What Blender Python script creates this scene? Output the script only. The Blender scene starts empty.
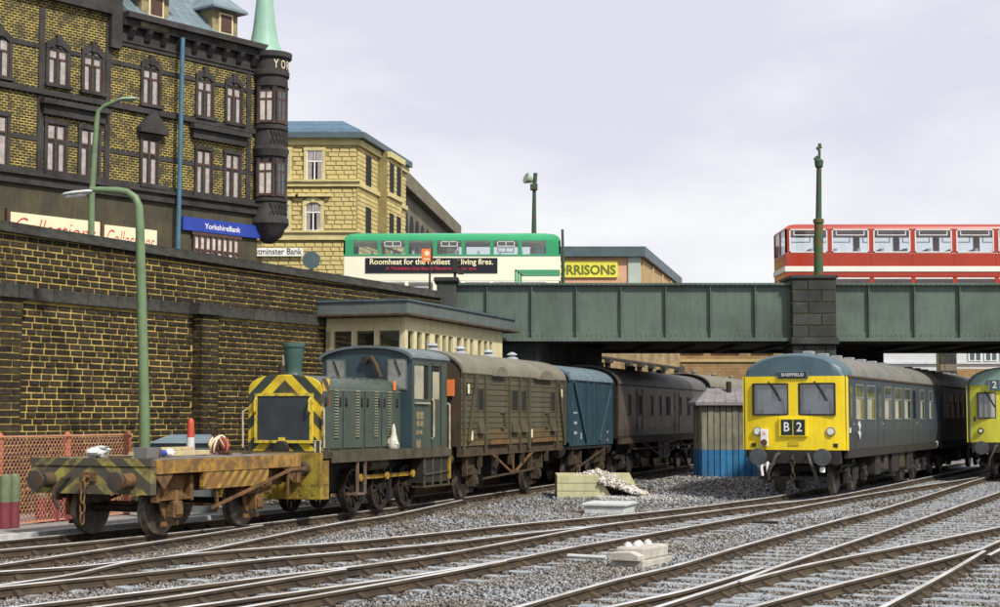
import bpy, math, random
import numpy as np
from mathutils import Vector, Matrix
random.seed(7)
R = math.radians
sc = bpy.context.scene
COL = sc.collection

# ------------------------------------------------------------ camera, sky, sun, exposure
FPX, CAMH, PITCH = 1600.0, 2.14, R(4.02)
cam = bpy.data.objects.new('camera', bpy.data.cameras.new('camera'))
COL.objects.link(cam)
cam.data.sensor_width = 36
cam.data.lens = 36 * FPX / 1000
cam.data.clip_start = 0.1
cam.data.clip_end = 9000
cam.location = (0, 0, CAMH)
cam.rotation_euler = (R(90) + PITCH, 0, 0)
sc.camera = cam

SUN_EL, SUN_AZ = R(46), R(38)            # the sun stands behind the viewer's right shoulder
world = bpy.data.worlds.new('World'); sc.world = world; world.use_nodes = True
nt = world.node_tree; nt.nodes.clear()
def wn(t): return nt.nodes.new(t)
sky = wn('ShaderNodeTexSky'); sky.sky_type = 'NISHITA'; sky.sun_disc = False
sky.sun_elevation = SUN_EL; sky.sun_rotation = math.pi - SUN_AZ
bg1 = wn('ShaderNodeBackground'); bg1.inputs[1].default_value = 0.12
nt.links.new(sky.outputs[0], bg1.inputs[0])
tc = wn('ShaderNodeTexCoord'); mp = wn('ShaderNodeMapping'); mp.inputs['Scale'].default_value = (1, 1, 2.6); mp.inputs['Location'].default_value = (2.3, 1.1, 0.4)
nt.links.new(tc.outputs['Generated'], mp.inputs[0])
no = wn('ShaderNodeTexNoise'); no.inputs['Scale'].default_value = 3.1; no.inputs['Detail'].default_value = 7
no.inputs['Roughness'].default_value = 0.55
nt.links.new(mp.outputs[0], no.inputs['Vector'])
cr = wn('ShaderNodeValToRGB')
cr.color_ramp.elements[0].position = 0.40; cr.color_ramp.elements[0].color = (0.79, 0.78, 0.88, 1)
cr.color_ramp.elements[1].position = 0.61; cr.color_ramp.elements[1].color = (1.0, 0.99, 1.0, 1)
nt.links.new(no.outputs[0], cr.inputs[0])
bg2 = wn('ShaderNodeBackground'); bg2.inputs[1].default_value = 0.84
nt.links.new(cr.outputs[0], bg2.inputs[0])
mx = wn('ShaderNodeMixShader'); mx.inputs[0].default_value = 0.9
nt.links.new(bg1.outputs[0], mx.inputs[1]); nt.links.new(bg2.outputs[0], mx.inputs[2])
wo = wn('ShaderNodeOutputWorld'); nt.links.new(mx.outputs[0], wo.inputs[0])

sun = bpy.data.objects.new('sun', bpy.data.lights.new('sun', 'SUN')); COL.objects.link(sun)
sun.data.energy = 4.0; sun.data.angle = R(5); sun.data.color = (1, 0.94, 0.84)
sd = Vector((math.sin(SUN_AZ) * math.cos(SUN_EL), -math.cos(SUN_AZ) * math.cos(SUN_EL), math.sin(SUN_EL)))
sun.rotation_euler = sd.to_track_quat('Z', 'Y').to_euler()
sc.view_settings.view_transform = 'Standard'
sc.view_settings.look = 'None'
sc.view_settings.exposure = 0.24
sc.view_settings.gamma = 1.0

# ------------------------------------------------------------ measuring
def ray(px, py):
    u, v = (px - 500) / FPX, (303.5 - py) / FPX
    return Vector((u, math.cos(PITCH) - v * math.sin(PITCH), math.sin(PITCH) + v * math.cos(PITCH)))
def gnd(px, py, z=0.0):
    r = ray(px, py); t = (z - CAMH) / r.z
    return Vector((r.x * t, r.y * t, z))
def atY(px, py, Y):
    r = ray(px, py); t = Y / r.y
    return Vector((r.x * t, Y, CAMH + r.z * t))
class Fr:
    """upright frame: local x runs along the ground in direction (tan,1) or (1,0); local y to its left; z up"""
    def __init__(s, ox, oy, tan=None, z=0.0):
        s.o = Vector((ox, oy, z))
        s.d = Vector((1, 0)) if tan is None else Vector((tan, 1)).normalized()
        s.l = Vector((-s.d.y, s.d.x)); s.a = math.atan2(s.d.y, s.d.x)
    def at(s, px, py, yo=0.0):
        r = ray(px, py); ox = s.o.x + s.l.x * yo; oy = s.o.y + s.l.y * yo
        # r.x t - dx k = ox ; r.y t - dy k = oy
        det = r.x * -s.d.y + s.d.x * r.y
        t = (ox * -s.d.y + s.d.x * oy) / det
        k = (r.x * oy - r.y * ox) / det
        return k, CAMH + r.z * t - s.o.z
    def s(s_, px, yo=0.0, py=380): return s_.at(px, py, yo)[0]
    def z(s_, px, py, yo=0.0): return s_.at(px, py, yo)[1]

# ------------------------------------------------------------ object helpers
def setp(o, label=None, cat=None, group=None, kind=None):
    if label: o['label'] = label
    if cat: o['category'] = cat
    if group: o['group'] = group
    if kind: o['kind'] = kind
    return o
def thing(name, label, cat, loc=(0, 0, 0), rz=0.0, group=None, kind=None):
    o = bpy.data.objects.new(name, None); COL.objects.link(o)
    o.empty_display_size = 0.3
    o.location = loc; o.rotation_euler = (0, 0, rz)
    return setp(o, label, cat, group, kind)
def fthing(name, label, cat, f, group=None, kind=None):
    return thing(name, label, cat, f.o, f.a, group, kind)

class MB:
    def __init__(s): s.v = []; s.f = []; s.m = []
    def add(s, vs, fs, m=0):
        n = len(s.v); s.v += [tuple(p) for p in vs]
        s.f += [tuple(i + n for i in q) for q in fs]; s.m += [m] * len(fs); return s
    def box(s, x0, x1, y0, y1, z0, z1, m=0):
        if x1 < x0: x0, x1 = x1, x0
        if y1 < y0: y0, y1 = y1, y0
        if z1 < z0: z0, z1 = z1, z0
        return s.add([(x0, y0, z0), (x1, y0, z0), (x1, y1, z0), (x0, y1, z0), (x0, y0, z1), (x1, y0, z1), (x1, y1, z1), (x0, y1, z1)],
                     [(0, 3, 2, 1), (4, 5, 6, 7), (0, 1, 5, 4), (1, 2, 6, 5), (2, 3, 7, 6), (3, 0, 4, 7)], m)
    def loft(s, rings, m=0, cap=True, close=True):
        n = len(rings[0]); vs = [p for r in rings for p in r]; fs = []
        for i in range(len(rings) - 1):
            for j in range(n if close else n - 1):
                k = (j + 1) % n
                fs.append((i * n + j, i * n + k, (i + 1) * n + k, (i + 1) * n + j))
        if cap and close:
            fs.append(tuple(range(n))[::-1]); fs.append(tuple((len(rings) - 1) * n + j for j in range(n)))
        return s.add(vs, fs, m)
    def prism(s, pts, a, b, axis='y', m=0):
        """2-D outline extruded: axis y -> pts are (x,z); axis x -> (y,z); axis z -> (x,y)"""
        def P(p, t):
            return (p[0], t, p[1]) if axis == 'y' else ((t, p[0], p[1]) if axis == 'x' else (p[0], p[1], t))
        return s.loft([[P(p, a) for p in pts], [P(p, b) for p in pts]], m)
    def cyl(s, p0, p1, r0, r1=None, n=12, m=0):
        p0 = Vector(p0); p1 = Vector(p1); r1 = r0 if r1 is None else r1
        d = (p1 - p0).normalized(); a = d.orthogonal().normalized(); b = d.cross(a)
        rg = []
        for p, r in ((p0, r0), (p1, r1)):
            rg.append([p + a * (r * math.cos(2 * math.pi * i / n)) + b * (r * math.sin(2 * math.pi * i / n)) for i in range(n)])
        return s.loft(rg, m)
    def tube(s, pts, r, n=8, m=0):
        pts = [Vector(p) for p in pts]; rg = []
        rs = r if isinstance(r, (list, tuple)) else [r] * len(pts)
        a = None
        for i, p in enumerate(pts):
            d = (pts[min(i + 1, len(pts) - 1)] - pts[max(i - 1, 0)]).normalized()
            a = (a - d * a.dot(d)).normalized() if a is not None and (a - d * a.dot(d)).length > 1e-4 else d.orthogonal().normalized()
            b = d.cross(a)
            rg.append([p + a * (rs[i] * math.cos(2 * math.pi * k / n)) + b * (rs[i] * math.sin(2 * math.pi * k / n)) for k in range(n)])
        return s.loft(rg, m)
    def lathe(s, prof, n=16, c=(0, 0, 0), m=0, sx=1, sy=1):
        return s.loft([[(c[0] + sx * r * math.cos(2 * math.pi * k / n), c[1] + sy * r * math.sin(2 * math.pi * k / n), c[2] + z) for k in range(n)] for r, z in prof], m)
    def bar(s, p0, p1, w, h, m=0):
        p0 = Vector(p0); p1 = Vector(p1); d = (p1 - p0).normalized()
        up = Vector((0, 0, 1)) if abs(d.z) < 0.95 else Vector((0, 1, 0))
        a = d.cross(up).normalized(); b = a.cross(d)
        rg = [[p + a * (i * w / 2) + b * (j * h / 2) for i, j in ((-1, -1), (1, -1), (1, 1), (-1, 1))] for p in (p0, p1)]
        return s.loft(rg, m)
    def blob(s, c, r, n=8, k=6, jit=0.0, sc3=(1, 1, 1), m=0):
        rg = []
        for i in range(1, k):
            t = math.pi * i / k; ring = []
            for j in range(n):
                rr = r * (1 + random.uniform(-jit, jit))
                ring.append((c[0] + sc3[0] * rr * math.sin(t) * math.cos(2 * math.pi * j / n), c[1] + sc3[1] * rr * math.sin(t) * math.sin(2 * math.pi * j / n), c[2] - sc3[2] * rr * math.cos(t)))
            rg.append(ring)
        return s.loft(rg, m)
    def build(s, name, mat, parent=None, smooth=False, bevel=0, **kw):
        me = bpy.data.meshes.new(name)
        me.from_pydata(s.v, [], s.f)
        for mt in (mat if isinstance(mat, (list, tuple)) else [mat]): me.materials.append(mt)
        if any(s.m): me.polygons.foreach_set('material_index', s.m)
        if smooth:
            me.polygons.foreach_set('use_smooth', [True] * len(me.polygons))
            try: me.set_sharp_from_angle(angle=R(40))
            except Exception: pass
        me.update()
        # make every face point outwards
        import bmesh
        bm = bmesh.new(); bm.from_mesh(me); bmesh.ops.recalc_face_normals(bm, faces=bm.faces); bm.to_mesh(me); bm.free()
        o = bpy.data.objects.new(name, me); COL.objects.link(o)
        if parent: o.parent = parent
        if bevel:
            b = o.modifiers.new('bevel', 'BEVEL'); b.width = bevel; b.segments = 2; b.limit_method = 'ANGLE'; b.angle_limit = R(40)
        return setp(o, **kw) if kw else o
def box(name, mat, parent, x0, x1, y0, y1, z0, z1, bevel=0, **kw):
    return MB().box(x0, x1, y0, y1, z0, z1).build(name, mat, parent, bevel=bevel, **kw)
def copy_tree(o, parent=None):
    c = o.copy(); COL.objects.link(c); c.parent = parent
    for ch in list(o.children): copy_tree(ch, c)
    return c
def arch(w, ze, zt, n=10, p=2.0):
    """arched outline (y,z) from +w/2 over the top to -w/2"""
    out = []
    for i in range(n + 1):
        t = math.pi * i / n
        cx, sx = math.cos(t), math.sin(t)
        out.append((w / 2 * math.copysign(abs(cx) ** (2 / p), cx), ze + (zt - ze) * abs(sx) ** (2 / p)))
    return out
def text(body, w, h, mat, parent, loc, plane='side', shear=0.0, offset=0.0, name='lettering', depth=0.004, keep=False):
    cu = bpy.data.curves.new(name, 'FONT'); cu.body = body; cu.size = 1; cu.shear = shear; cu.offset = offset; cu.extrude = 0
    cu.resolution_u = 3
    tmp = bpy.data.objects.new(name, cu); COL.objects.link(tmp)
    me = bpy.data.meshes.new_from_object(tmp)
    bpy.data.objects.remove(tmp); bpy.data.curves.remove(cu)
    co = np.empty(len(me.vertices) * 3); me.vertices.foreach_get('co', co); co = co.reshape(-1, 3)
    mn, mx_ = co.min(0), co.max(0)
    sx = w / (mx_[0] - mn[0]); sy = h / (mx_[1] - mn[1])
    x = (co[:, 0] - mn[0]) * sx; y = (co[:, 1] - mn[1]) * sy
    z = np.zeros_like(x)
    out = np.stack([x, z, y], 1) if plane == 'side' else np.stack([z, -x, y], 1)
    me.vertices.foreach_set('co', out.ravel()); me.materials.append(mat); me.update()
    o = bpy.data.objects.new(name, me); COL.objects.link(o); o.parent = parent; o.location = loc
    return o

# ------------------------------------------------------------ materials
def mat(name, c1, c2=None, rough=0.75, metal=0.0, scale=2.0, bump=0.15, bscale=30.0, streak=None, samt=0.5, isl=0.0, rnd=0.0, spec=0.3, thr=(0.35, 0.65), low=None, lowz=(0, 1)):
    m = bpy.data.materials.new(name); m.use_nodes = True; t = m.node_tree; N = t.nodes; L = t.links
    b = N['Principled BSDF']; b.inputs['Roughness'].default_value = rough; b.inputs['Metallic'].default_value = metal
    b.inputs['Specular IOR Level'].default_value = spec
    co = N.new('ShaderNodeTexCoord')
    c2 = c2 or tuple(x * 0.6 for x in c1)
    n1 = N.new('ShaderNodeTexNoise'); n1.inputs['Scale'].default_value = scale; n1.inputs['Detail'].default_value = 6; n1.inputs['Roughness'].default_value = 0.65
    L.new(co.outputs['Object'], n1.inputs['Vector'])
    r1 = N.new('ShaderNodeMapRange'); r1.inputs[1].default_value, r1.inputs[2].default_value = thr
    L.new(n1.outputs[0], r1.inputs[0])
    mix = N.new('ShaderNodeMix'); mix.data_type = 'RGBA'
    mix.inputs['A'].default_value = (*c1, 1); mix.inputs['B'].default_value = (*c2, 1)
    L.new(r1.outputs[0], mix.inputs['Factor']); out = mix.outputs['Result']
    def mixin(fac, col):
        nonlocal out
        q = N.new('ShaderNodeMix'); q.data_type = 'RGBA'; L.new(fac, q.inputs['Factor']); L.new(out, q.inputs['A'])
        q.inputs['B'].default_value = (*col, 1); out = q.outputs['Result']
    if streak:
        mp = N.new('ShaderNodeMapping'); mp.inputs['Scale'].default_value = (5, 5, 0.5)
        n2 = N.new('ShaderNodeTexNoise'); n2.inputs['Scale'].default_value = 2.2; n2.inputs['Detail'].default_value = 4
        L.new(co.outputs['Object'], mp.inputs[0]); L.new(mp.outputs[0], n2.inputs['Vector'])
        r2 = N.new('ShaderNodeMapRange'); r2.inputs[1].default_value = 0.45; r2.inputs[2].default_value = 0.75; r2.inputs[4].default_value = samt
        L.new(n2.outputs[0], r2.inputs[0]); mixin(r2.outputs[0], streak)
    if low:                                    # road dirt that has gathered on the lower part of the thing
        sp = N.new('ShaderNodeSeparateXYZ'); L.new(co.outputs['Object'], sp.inputs[0])
        ad = N.new('ShaderNodeMath'); ad.operation = 'MULTIPLY_ADD'; L.new(n1.outputs[0], ad.inputs[0]); ad.inputs[1].default_value = -0.8; L.new(sp.outputs[2], ad.inputs[2])
        r3 = N.new('ShaderNodeMapRange'); r3.inputs[1].default_value = lowz[1] - 0.4; r3.inputs[2].default_value = lowz[0] - 0.4; r3.inputs[4].default_value = 0.85
        L.new(ad.outputs[0], r3.inputs[0]); mixin(r3.outputs[0], low)
    if isl or rnd:
        if isl: g = N.new('ShaderNodeNewGeometry'); src = g.outputs['Random Per Island']; am = isl
        else: g = N.new('ShaderNodeObjectInfo'); src = g.outputs['Random']; am = rnd
        mr = N.new('ShaderNodeMapRange'); mr.inputs[3].default_value = 1 - am; mr.inputs[4].default_value = 1 + am; L.new(src, mr.inputs[0])
        hs = N.new('ShaderNodeHueSaturation'); L.new(mr.outputs[0], hs.inputs['Value']); L.new(out, hs.inputs['Color']); out = hs.outputs[0]
    L.new(out, b.inputs['Base Color'])
    if bump:
        n3 = N.new('ShaderNodeTexNoise'); n3.inputs['Scale'].default_value = bscale; n3.inputs['Detail'].default_value = 4
        L.new(co.outputs['Object'], n3.inputs['Vector'])
        bp = N.new('ShaderNodeBump'); bp.inputs['Strength'].default_value = bump; bp.inputs['Distance'].default_value = 0.02
        L.new(n3.outputs[0], bp.inputs['Height']); L.new(bp.outputs[0], b.inputs['Normal'])
        r4 = N.new('ShaderNodeMapRange'); r4.inputs[3].default_value = max(0.05, rough - 0.12); r4.inputs[4].default_value = min(1, rough + 0.12)
        L.new(n1.outputs[0], r4.inputs[0]); L.new(r4.outputs[0], b.inputs['Roughness'])
    return m
def brickmat(name, ca, cb, mortar, bw, bh, ms=0.12, dark=None, damt=0.8, dscale=1.2, rough=0.85, bump=0.5, offs=0.5):
    m = mat(name, ca, cb, rough=rough, bump=0); t = m.node_tree; N = t.nodes; L = t.links; b = N['Principled BSDF']
    co = N.new('ShaderNodeTexCoord'); sp = N.new('ShaderNodeSeparateXYZ'); L.new(co.outputs['Object'], sp.inputs[0])
    ad = N.new('ShaderNodeMath'); L.new(sp.outputs[0], ad.inputs[0]); L.new(sp.outputs[1], ad.inputs[1])
    cb_ = N.new('ShaderNodeCombineXYZ'); L.new(ad.outputs[0], cb_.inputs[0]); L.new(sp.outputs[2], cb_.inputs[1])
    br = N.new('ShaderNodeTexBrick'); L.new(cb_.outputs[0], br.inputs['Vector'])
    br.inputs['Color1'].default_value = (*ca, 1); br.inputs['Color2'].default_value = (*cb, 1); br.inputs['Mortar'].default_value = (*mortar, 1)
    br.inputs['Scale'].default_value = 1; br.inputs['Brick Width'].default_value = bw; br.inputs['Row Height'].default_value = bh
    br.inputs['Mortar Size'].default_value = bh * ms; br.inputs['Mortar Smooth'].default_value = 0.3; br.offset = offs
    out = br.outputs[0]
    if dark:
        n = N.new('ShaderNodeTexNoise'); n.inputs['Scale'].default_value = dscale; n.inputs['Detail'].default_value = 8; n.inputs['Roughness'].default_value = 0.7
        L.new(co.outputs['Object'], n.inputs['Vector'])
        mr = N.new('ShaderNodeMapRange'); mr.inputs[1].default_value = 0.44; mr.inputs[2].default_value = 0.58; mr.inputs[4].default_value = damt
        L.new(n.outputs[0], mr.inputs[0])
        q = N.new('ShaderNodeMix'); q.data_type = 'RGBA'; L.new(mr.outputs[0], q.inputs['Factor']); L.new(out, q.inputs['A']); q.inputs['B'].default_value = (*dark, 1); out = q.outputs['Result']
    L.new(out, b.inputs['Base Color'])
    bp = N.new('ShaderNodeBump'); bp.invert = True; bp.inputs['Strength'].default_value = bump; bp.inputs['Distance'].default_value = 0.02
    L.new(br.outputs['Fac'], bp.inputs['Height']); L.new(bp.outputs[0], b.inputs['Normal'])
    return m
def stripemat(name, mode, period, c1=(0.62, 0.47, 0.03), c2=(0.05, 0.055, 0.05), worn=(0.16, 0.09, 0.03), wamt=0.35, rough=0.6, z0=0.0, k=0.95):
    m = mat(name, c1, c1, rough=rough, bump=0.12); t = m.node_tree; N = t.nodes; L = t.links; b = N['Principled BSDF']
    co = N.new('ShaderNodeTexCoord'); sp = N.new('ShaderNodeSeparateXYZ'); L.new(co.outputs['Object'], sp.inputs[0])
    src = sp.outputs[1] if mode == 'chevron' else sp.outputs[0]
    if mode == 'chevron':
        a = N.new('ShaderNodeMath'); a.operation = 'ABSOLUTE'; L.new(src, a.inputs[0]); src = a.outputs[0]
    f = N.new('ShaderNodeMath'); f.operation = 'MULTIPLY_ADD'; L.new(src, f.inputs[0]); f.inputs[1].default_value = k; L.new(sp.outputs[2], f.inputs[2])
    o_ = N.new('ShaderNodeMath'); o_.operation = 'ADD'; L.new(f.outputs[0], o_.inputs[0]); o_.inputs[1].default_value = 10 * period - z0
    dv = N.new('ShaderNodeMath'); dv.operation = 'DIVIDE'; L.new(o_.outputs[0], dv.inputs[0]); dv.inputs[1].default_value = period
    fr = N.new('ShaderNodeMath'); fr.operation = 'FRACT'; L.new(dv.outputs[0], fr.inputs[0])
    gt = N.new('ShaderNodeMath'); gt.operation = 'GREATER_THAN'; L.new(fr.outputs[0], gt.inputs[0]); gt.inputs[1].default_value = 0.5
    q = N.new('ShaderNodeMix'); q.data_type = 'RGBA'; q.inputs['A'].default_value = (*c1, 1); q.inputs['B'].default_value = (*c2, 1); L.new(gt.outputs[0], q.inputs['Factor'])
    n = N.new('ShaderNodeTexNoise'); n.inputs['Scale'].default_value = 4; n.inputs['Detail'].default_value = 8; L.new(co.outputs['Object'], n.inputs['Vector'])
    mr = N.new('ShaderNodeMapRange'); mr.inputs[1].default_value = 0.47 - 0.08 * (wamt > .5); mr.inputs[2].default_value = 0.62; mr.inputs[4].default_value = wamt; L.new(n.outputs[0], mr.inputs[0])
    w = N.new('ShaderNodeMix'); w.data_type = 'RGBA'; L.new(mr.outputs[0], w.inputs['Factor']); L.new(q.outputs['Result'], w.inputs['A']); w.inputs['B'].default_value = (*worn, 1)
    L.new(w.outputs['Result'], b.inputs['Base Color'])
    return m
def glassmat(name, tint=(0.75, 0.82, 0.85), refl=0.25, rough=0.04):
    m = bpy.data.materials.new(name); m.use_nodes = True; t = m.node_tree; N = t.nodes; L = t.links; N.clear()
    tr = N.new('ShaderNodeBsdfTransparent'); tr.inputs[0].default_value = (*tint, 1)
    gl = N.new('ShaderNodeBsdfGlossy'); gl.inputs['Roughness'].default_value = rough
    lw = N.new('ShaderNodeLayerWeight'); lw.inputs['Blend'].default_value = 0.5
    pw = N.new('ShaderNodeMath'); pw.operation = 'POWER'; L.new(lw.outputs['Facing'], pw.inputs[0]); pw.inputs[1].default_value = 4
    ad = N.new('ShaderNodeMath'); ad.operation = 'MULTIPLY_ADD'; ad.inputs[1].default_value = 0.6; ad.inputs[2].default_value = refl; ad.use_clamp = True; L.new(pw.outputs[0], ad.inputs[0])
    mx = N.new('ShaderNodeMixShader'); L.new(ad.outputs[0], mx.inputs[0]); L.new(tr.outputs[0], mx.inputs[1]); L.new(gl.outputs[0], mx.inputs[2])
    o = N.new('ShaderNodeOutputMaterial'); L.new(mx.outputs[0], o.inputs[0])
    return m

m_earth = mat('earth', (0.10, 0.095, 0.09), (0.17, 0.165, 0.165), scale=0.8, bump=0.8, bscale=14)
def groundmat():
    m = mat('ballast_bed', (0.07, 0.066, 0.062), (0.20, 0.20, 0.21), scale=9, bump=1.0, bscale=22, thr=(0.4, 0.6)); return m
m_ground = groundmat()
m_stone = mat('ballast_stone', (0.145, 0.128, 0.105), (0.205, 0.215, 0.230), scale=0.45, bump=0, isl=0.85, rough=0.42, spec=0.7, thr=(0.42, 0.6))
m_stonep = mat('spilled_stone', (0.60, 0.58, 0.54), (0.38, 0.33, 0.27), scale=2, bump=0, isl=0.5, rough=0.8)
m_railside = mat('rail_rust', (0.085, 0.060, 0.037), (0.034, 0.027, 0.021), scale=1.5, bump=0.2, rough=0.8)
m_railtop = mat('rail_head', (0.70, 0.71, 0.72), (0.38, 0.36, 0.33), scale=0.8, rough=0.4, metal=0.3, bump=0.05, spec=0.5)
m_sleeper = mat('sleeper', (0.38, 0.42, 0.45), (0.15, 0.16, 0.17), scale=1.1, bump=0.6, bscale=40, isl=0.2, rnd=0.25, rough=0.85)
m_sleeperb = mat('sleeper_brown', (0.13, 0.10, 0.075), (0.20, 0.18, 0.16), scale=2, bump=0.6, bscale=40, rnd=0.2, rough=0.9)
m_stoneb = mat('oily_ballast', (0.085, 0.066, 0.046), (0.15, 0.13, 0.11), scale=0.7, bump=0, isl=0.8, rough=0.45, spec=0.6)
m_mortar = mat('ochre_mortar', (0.50, 0.37, 0.11), (0.17, 0.13, 0.055), scale=1.9, bump=0.3, rough=0.95, thr=(0.46, 0.66))
m_brick = mat('sooty_stone', (0.046, 0.034, 0.019), (0.014, 0.012, 0.009), scale=5, bump=0.6, bscale=25, isl=0.45, rough=0.8)
m_brickr = mat('sooty_stone_single', (0.046, 0.034, 0.019), (0.014, 0.012, 0.009), scale=3, bump=0.6, bscale=10, rnd=0.45, rough=0.8)
m_coping = mat('coping_stone', (0.060, 0.060, 0.052), (0.028, 0.028, 0.026), scale=3, bump=0.3, rough=0.85, rnd=0.2)
m_coal = mat('blackened_stone', (0.054, 0.051, 0.052), (0.026, 0.023, 0.021), scale=1.6, bump=0.4, bscale=18, rough=0.8)
m_dbrick = brickmat('black_brick_ochre_joints', (0.040, 0.034, 0.020), (0.022, 0.020, 0.014), (0.46, 0.36, 0.10), 0.20, 0.083, 0.19, dark=(0.034, 0.031, 0.024), damt=0.8, dscale=2.6)
m_olive = mat('shopfront_stone', (0.085, 0.075, 0.040), (0.045, 0.042, 0.030), scale=1.2, bump=0.3, streak=(0.03, 0.03, 0.022))
m_slate = mat('slate', (0.17, 0.225, 0.25), (0.10, 0.14, 0.165), scale=1.4, bump=0.3, rough=0.5, rnd=0.14)
m_dormer = mat('dormer_paint', (0.33, 0.28, 0.15), (0.15, 0.13, 0.08), scale=2.5)
m_copper = mat('verdigris', (0.22, 0.39, 0.31), (0.29, 0.46, 0.37), scale=1.5, bump=0.05, rough=0.5, streak=(0.12, 0.30, 0.24), samt=0.4)
m_maroon = mat('sash_paint', (0.10, 0.055, 0.04), (0.06, 0.035, 0.03), scale=8)
m_curtain = mat('net_curtain', (0.62, 0.57, 0.54), (0.38, 0.34, 0.32), scale=5, rough=0.9, bump=0)
m_void = mat('dark_interior', (0.012, 0.012, 0.013), (0.02, 0.02, 0.02))
m_glass = glassmat('window_glass', (0.92, 0.92, 0.92), 0.03)
m_busglass = glassmat('bus_glass', (0.94, 0.96, 0.97), 0.06)
m_blue = mat('sign_blue', (0.028, 0.055, 0.34), (0.02, 0.045, 0.27), bump=0.03, rough=0.5)
m_white = mat('white_paint', (0.82, 0.82, 0.80), (0.70, 0.70, 0.68), bump=0.03, rough=0.5)
m_cream = mat('cream_board', (0.78, 0.70, 0.48), (0.70, 0.62, 0.42), bump=0.03, rough=0.6)
m_redink = mat('red_ink', (0.55, 0.03, 0.03), (0.45, 0.03, 0.03), bump=0)
m_pipe = mat('blue_pipe', (0.07, 0.17, 0.24), (0.05, 0.12, 0.18), rough=0.5, bump=0.05)
m_bank = mat('ashlar', (0.60, 0.50, 0.22), (0.44, 0.365, 0.16), scale=1.6, bump=0.3, bscale=12, rnd=0.16, isl=0.14, rough=0.85)
m_bankd = mat('ashlar_joint', (0.30, 0.25, 0.11), (0.20, 0.165, 0.075), scale=2)
m_banktrim = mat('ashlar_trim', (0.62, 0.54, 0.26), (0.47, 0.41, 0.20), scale=2.2, bump=0.15, rough=0.85)
m_broof = mat('blue_slate_courses', (0.17, 0.27, 0.36), (0.12, 0.20, 0.28), scale=3, rough=0.5, rnd=0.12)
m_lead = mat('lead_gutter', (0.085, 0.125, 0.145), (0.06, 0.09, 0.10), rough=0.5)
m_far = mat('smoky_stone', (0.19, 0.17, 0.115), (0.12, 0.11, 0.08), scale=0.6, bump=0.3)
m_girder = mat('girder_green', (0.102, 0.142, 0.116), (0.052, 0.070, 0.058), scale=0.35, bump=0.12, rough=0.45, streak=(0.050, 0.062, 0.052), samt=0.35, thr=(0.45, 0.72))
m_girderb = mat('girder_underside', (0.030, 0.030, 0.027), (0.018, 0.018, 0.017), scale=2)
m_pier = mat('pier_stone', (0.050, 0.055, 0.049), (0.027, 0.029, 0.027), scale=1.8, bump=0.4, rnd=0.2, rough=0.8)
m_road = mat('asphalt', (0.05, 0.05, 0.05), (0.065, 0.065, 0.065), scale=5, bump=0.3)
m_path = mat('path_concrete', (0.30, 0.295, 0.28), (0.20, 0.195, 0.185), scale=3, bump=0.4)
m_kerb = mat('kerb_white', (0.55, 0.56, 0.55), (0.36, 0.37, 0.37), scale=6, bump=0.4)
m_lampg = mat('lamp_green', (0.150, 0.225, 0.120), (0.11, 0.165, 0.09), scale=3, rough=0.4, bump=0.05)
m_lampd = mat('post_green_rust', (0.035, 0.085, 0.055), (0.10, 0.055, 0.03), scale=5, bump=0.3, thr=(0.5, 0.62))
m_lamphead = mat('lamp_head', (0.50, 0.52, 0.50), (0.38, 0.42, 0.40), rough=0.35, bump=0.03)
m_black = mat('black_iron', (0.020, 0.020, 0.020), (0.035, 0.030, 0.026), scale=4, rough=0.6, bump=0.15)
m_grime = mat('brown_grime', (0.085, 0.058, 0.032), (0.035, 0.028, 0.02), scale=4, rough=0.85, bump=0.3)
m_rust = mat('rusty_steel', (0.20, 0.105, 0.04), (0.075, 0.048, 0.026), scale=4, rough=0.85, bump=0.3)
m_wheel = mat('wheel_steel', (0.050, 0.038, 0.028), (0.024, 0.020, 0.018), scale=6, rough=0.6, metal=0.2)
m_tread = mat('wheel_tread', (0.20, 0.17, 0.14), (0.09, 0.07, 0.055), scale=6, rough=0.4, metal=0.5)
m_yellow = mat('warning_yellow', (0.86, 0.66, 0.01), (0.76, 0.56, 0.012), scale=1.5, rough=0.38, bump=0.02, streak=(0.45, 0.33, 0.03), samt=0.3, spec=0.5)
m_dmublue = mat('weathered_rail_blue', (0.040, 0.060, 0.076), (0.026, 0.040, 0.052), scale=1.4, rough=0.5, bump=0.06, streak=(0.075, 0.070, 0.055), samt=0.5, spec=0.5, low=(0.055, 0.045, 0.034), lowz=(1.0, 1.7))
m_dmudome = mat('dome_blue', (0.066, 0.118, 0.142), (0.050, 0.090, 0.110), scale=1.5, rough=0.45, bump=0.03, spec=0.5)
m_dmuroof = mat('dusty_roof', (0.20, 0.195, 0.17), (0.12, 0.12, 0.112), scale=1.2, rough=0.6, bump=0.1, streak=(0.12, 0.115, 0.10), samt=0.5)
m_locog = mat('shunter_green', (0.060, 0.086, 0.070), (0.040, 0.058, 0.048), scale=1.8, rough=0.45, bump=0.06, streak=(0.085, 0.075, 0.040), samt=0.5, spec=0.5)
m_locoshade = mat('shunter_cab_front_shade', (0.034, 0.066, 0.080), (0.024, 0.046, 0.058), scale=1.8, rough=0.45, bump=0.05, streak=(0.05, 0.06, 0.05), samt=0.4, spec=0.5)  # cab front's shade put into the paint: bluer and darker than the sides
m_locor = mat('shunter_roof', (0.13, 0.165, 0.175), (0.085, 0.105, 0.11), scale=2, rough=0.45, bump=0.06)
m_beam = mat('oily_yellow_beam', (0.34, 0.27, 0.035), (0.12, 0.09, 0.025), scale=2.6, rough=0.6, bump=0.2, thr=(0.40, 0.62), streak=(0.26, 0.09, 0.02), samt=0.6)
m_rodyel = mat('coupling_rod_yellow', (0.50, 0.31, 0.02), (0.11, 0.07, 0.03), scale=5, rough=0.6)
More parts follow.
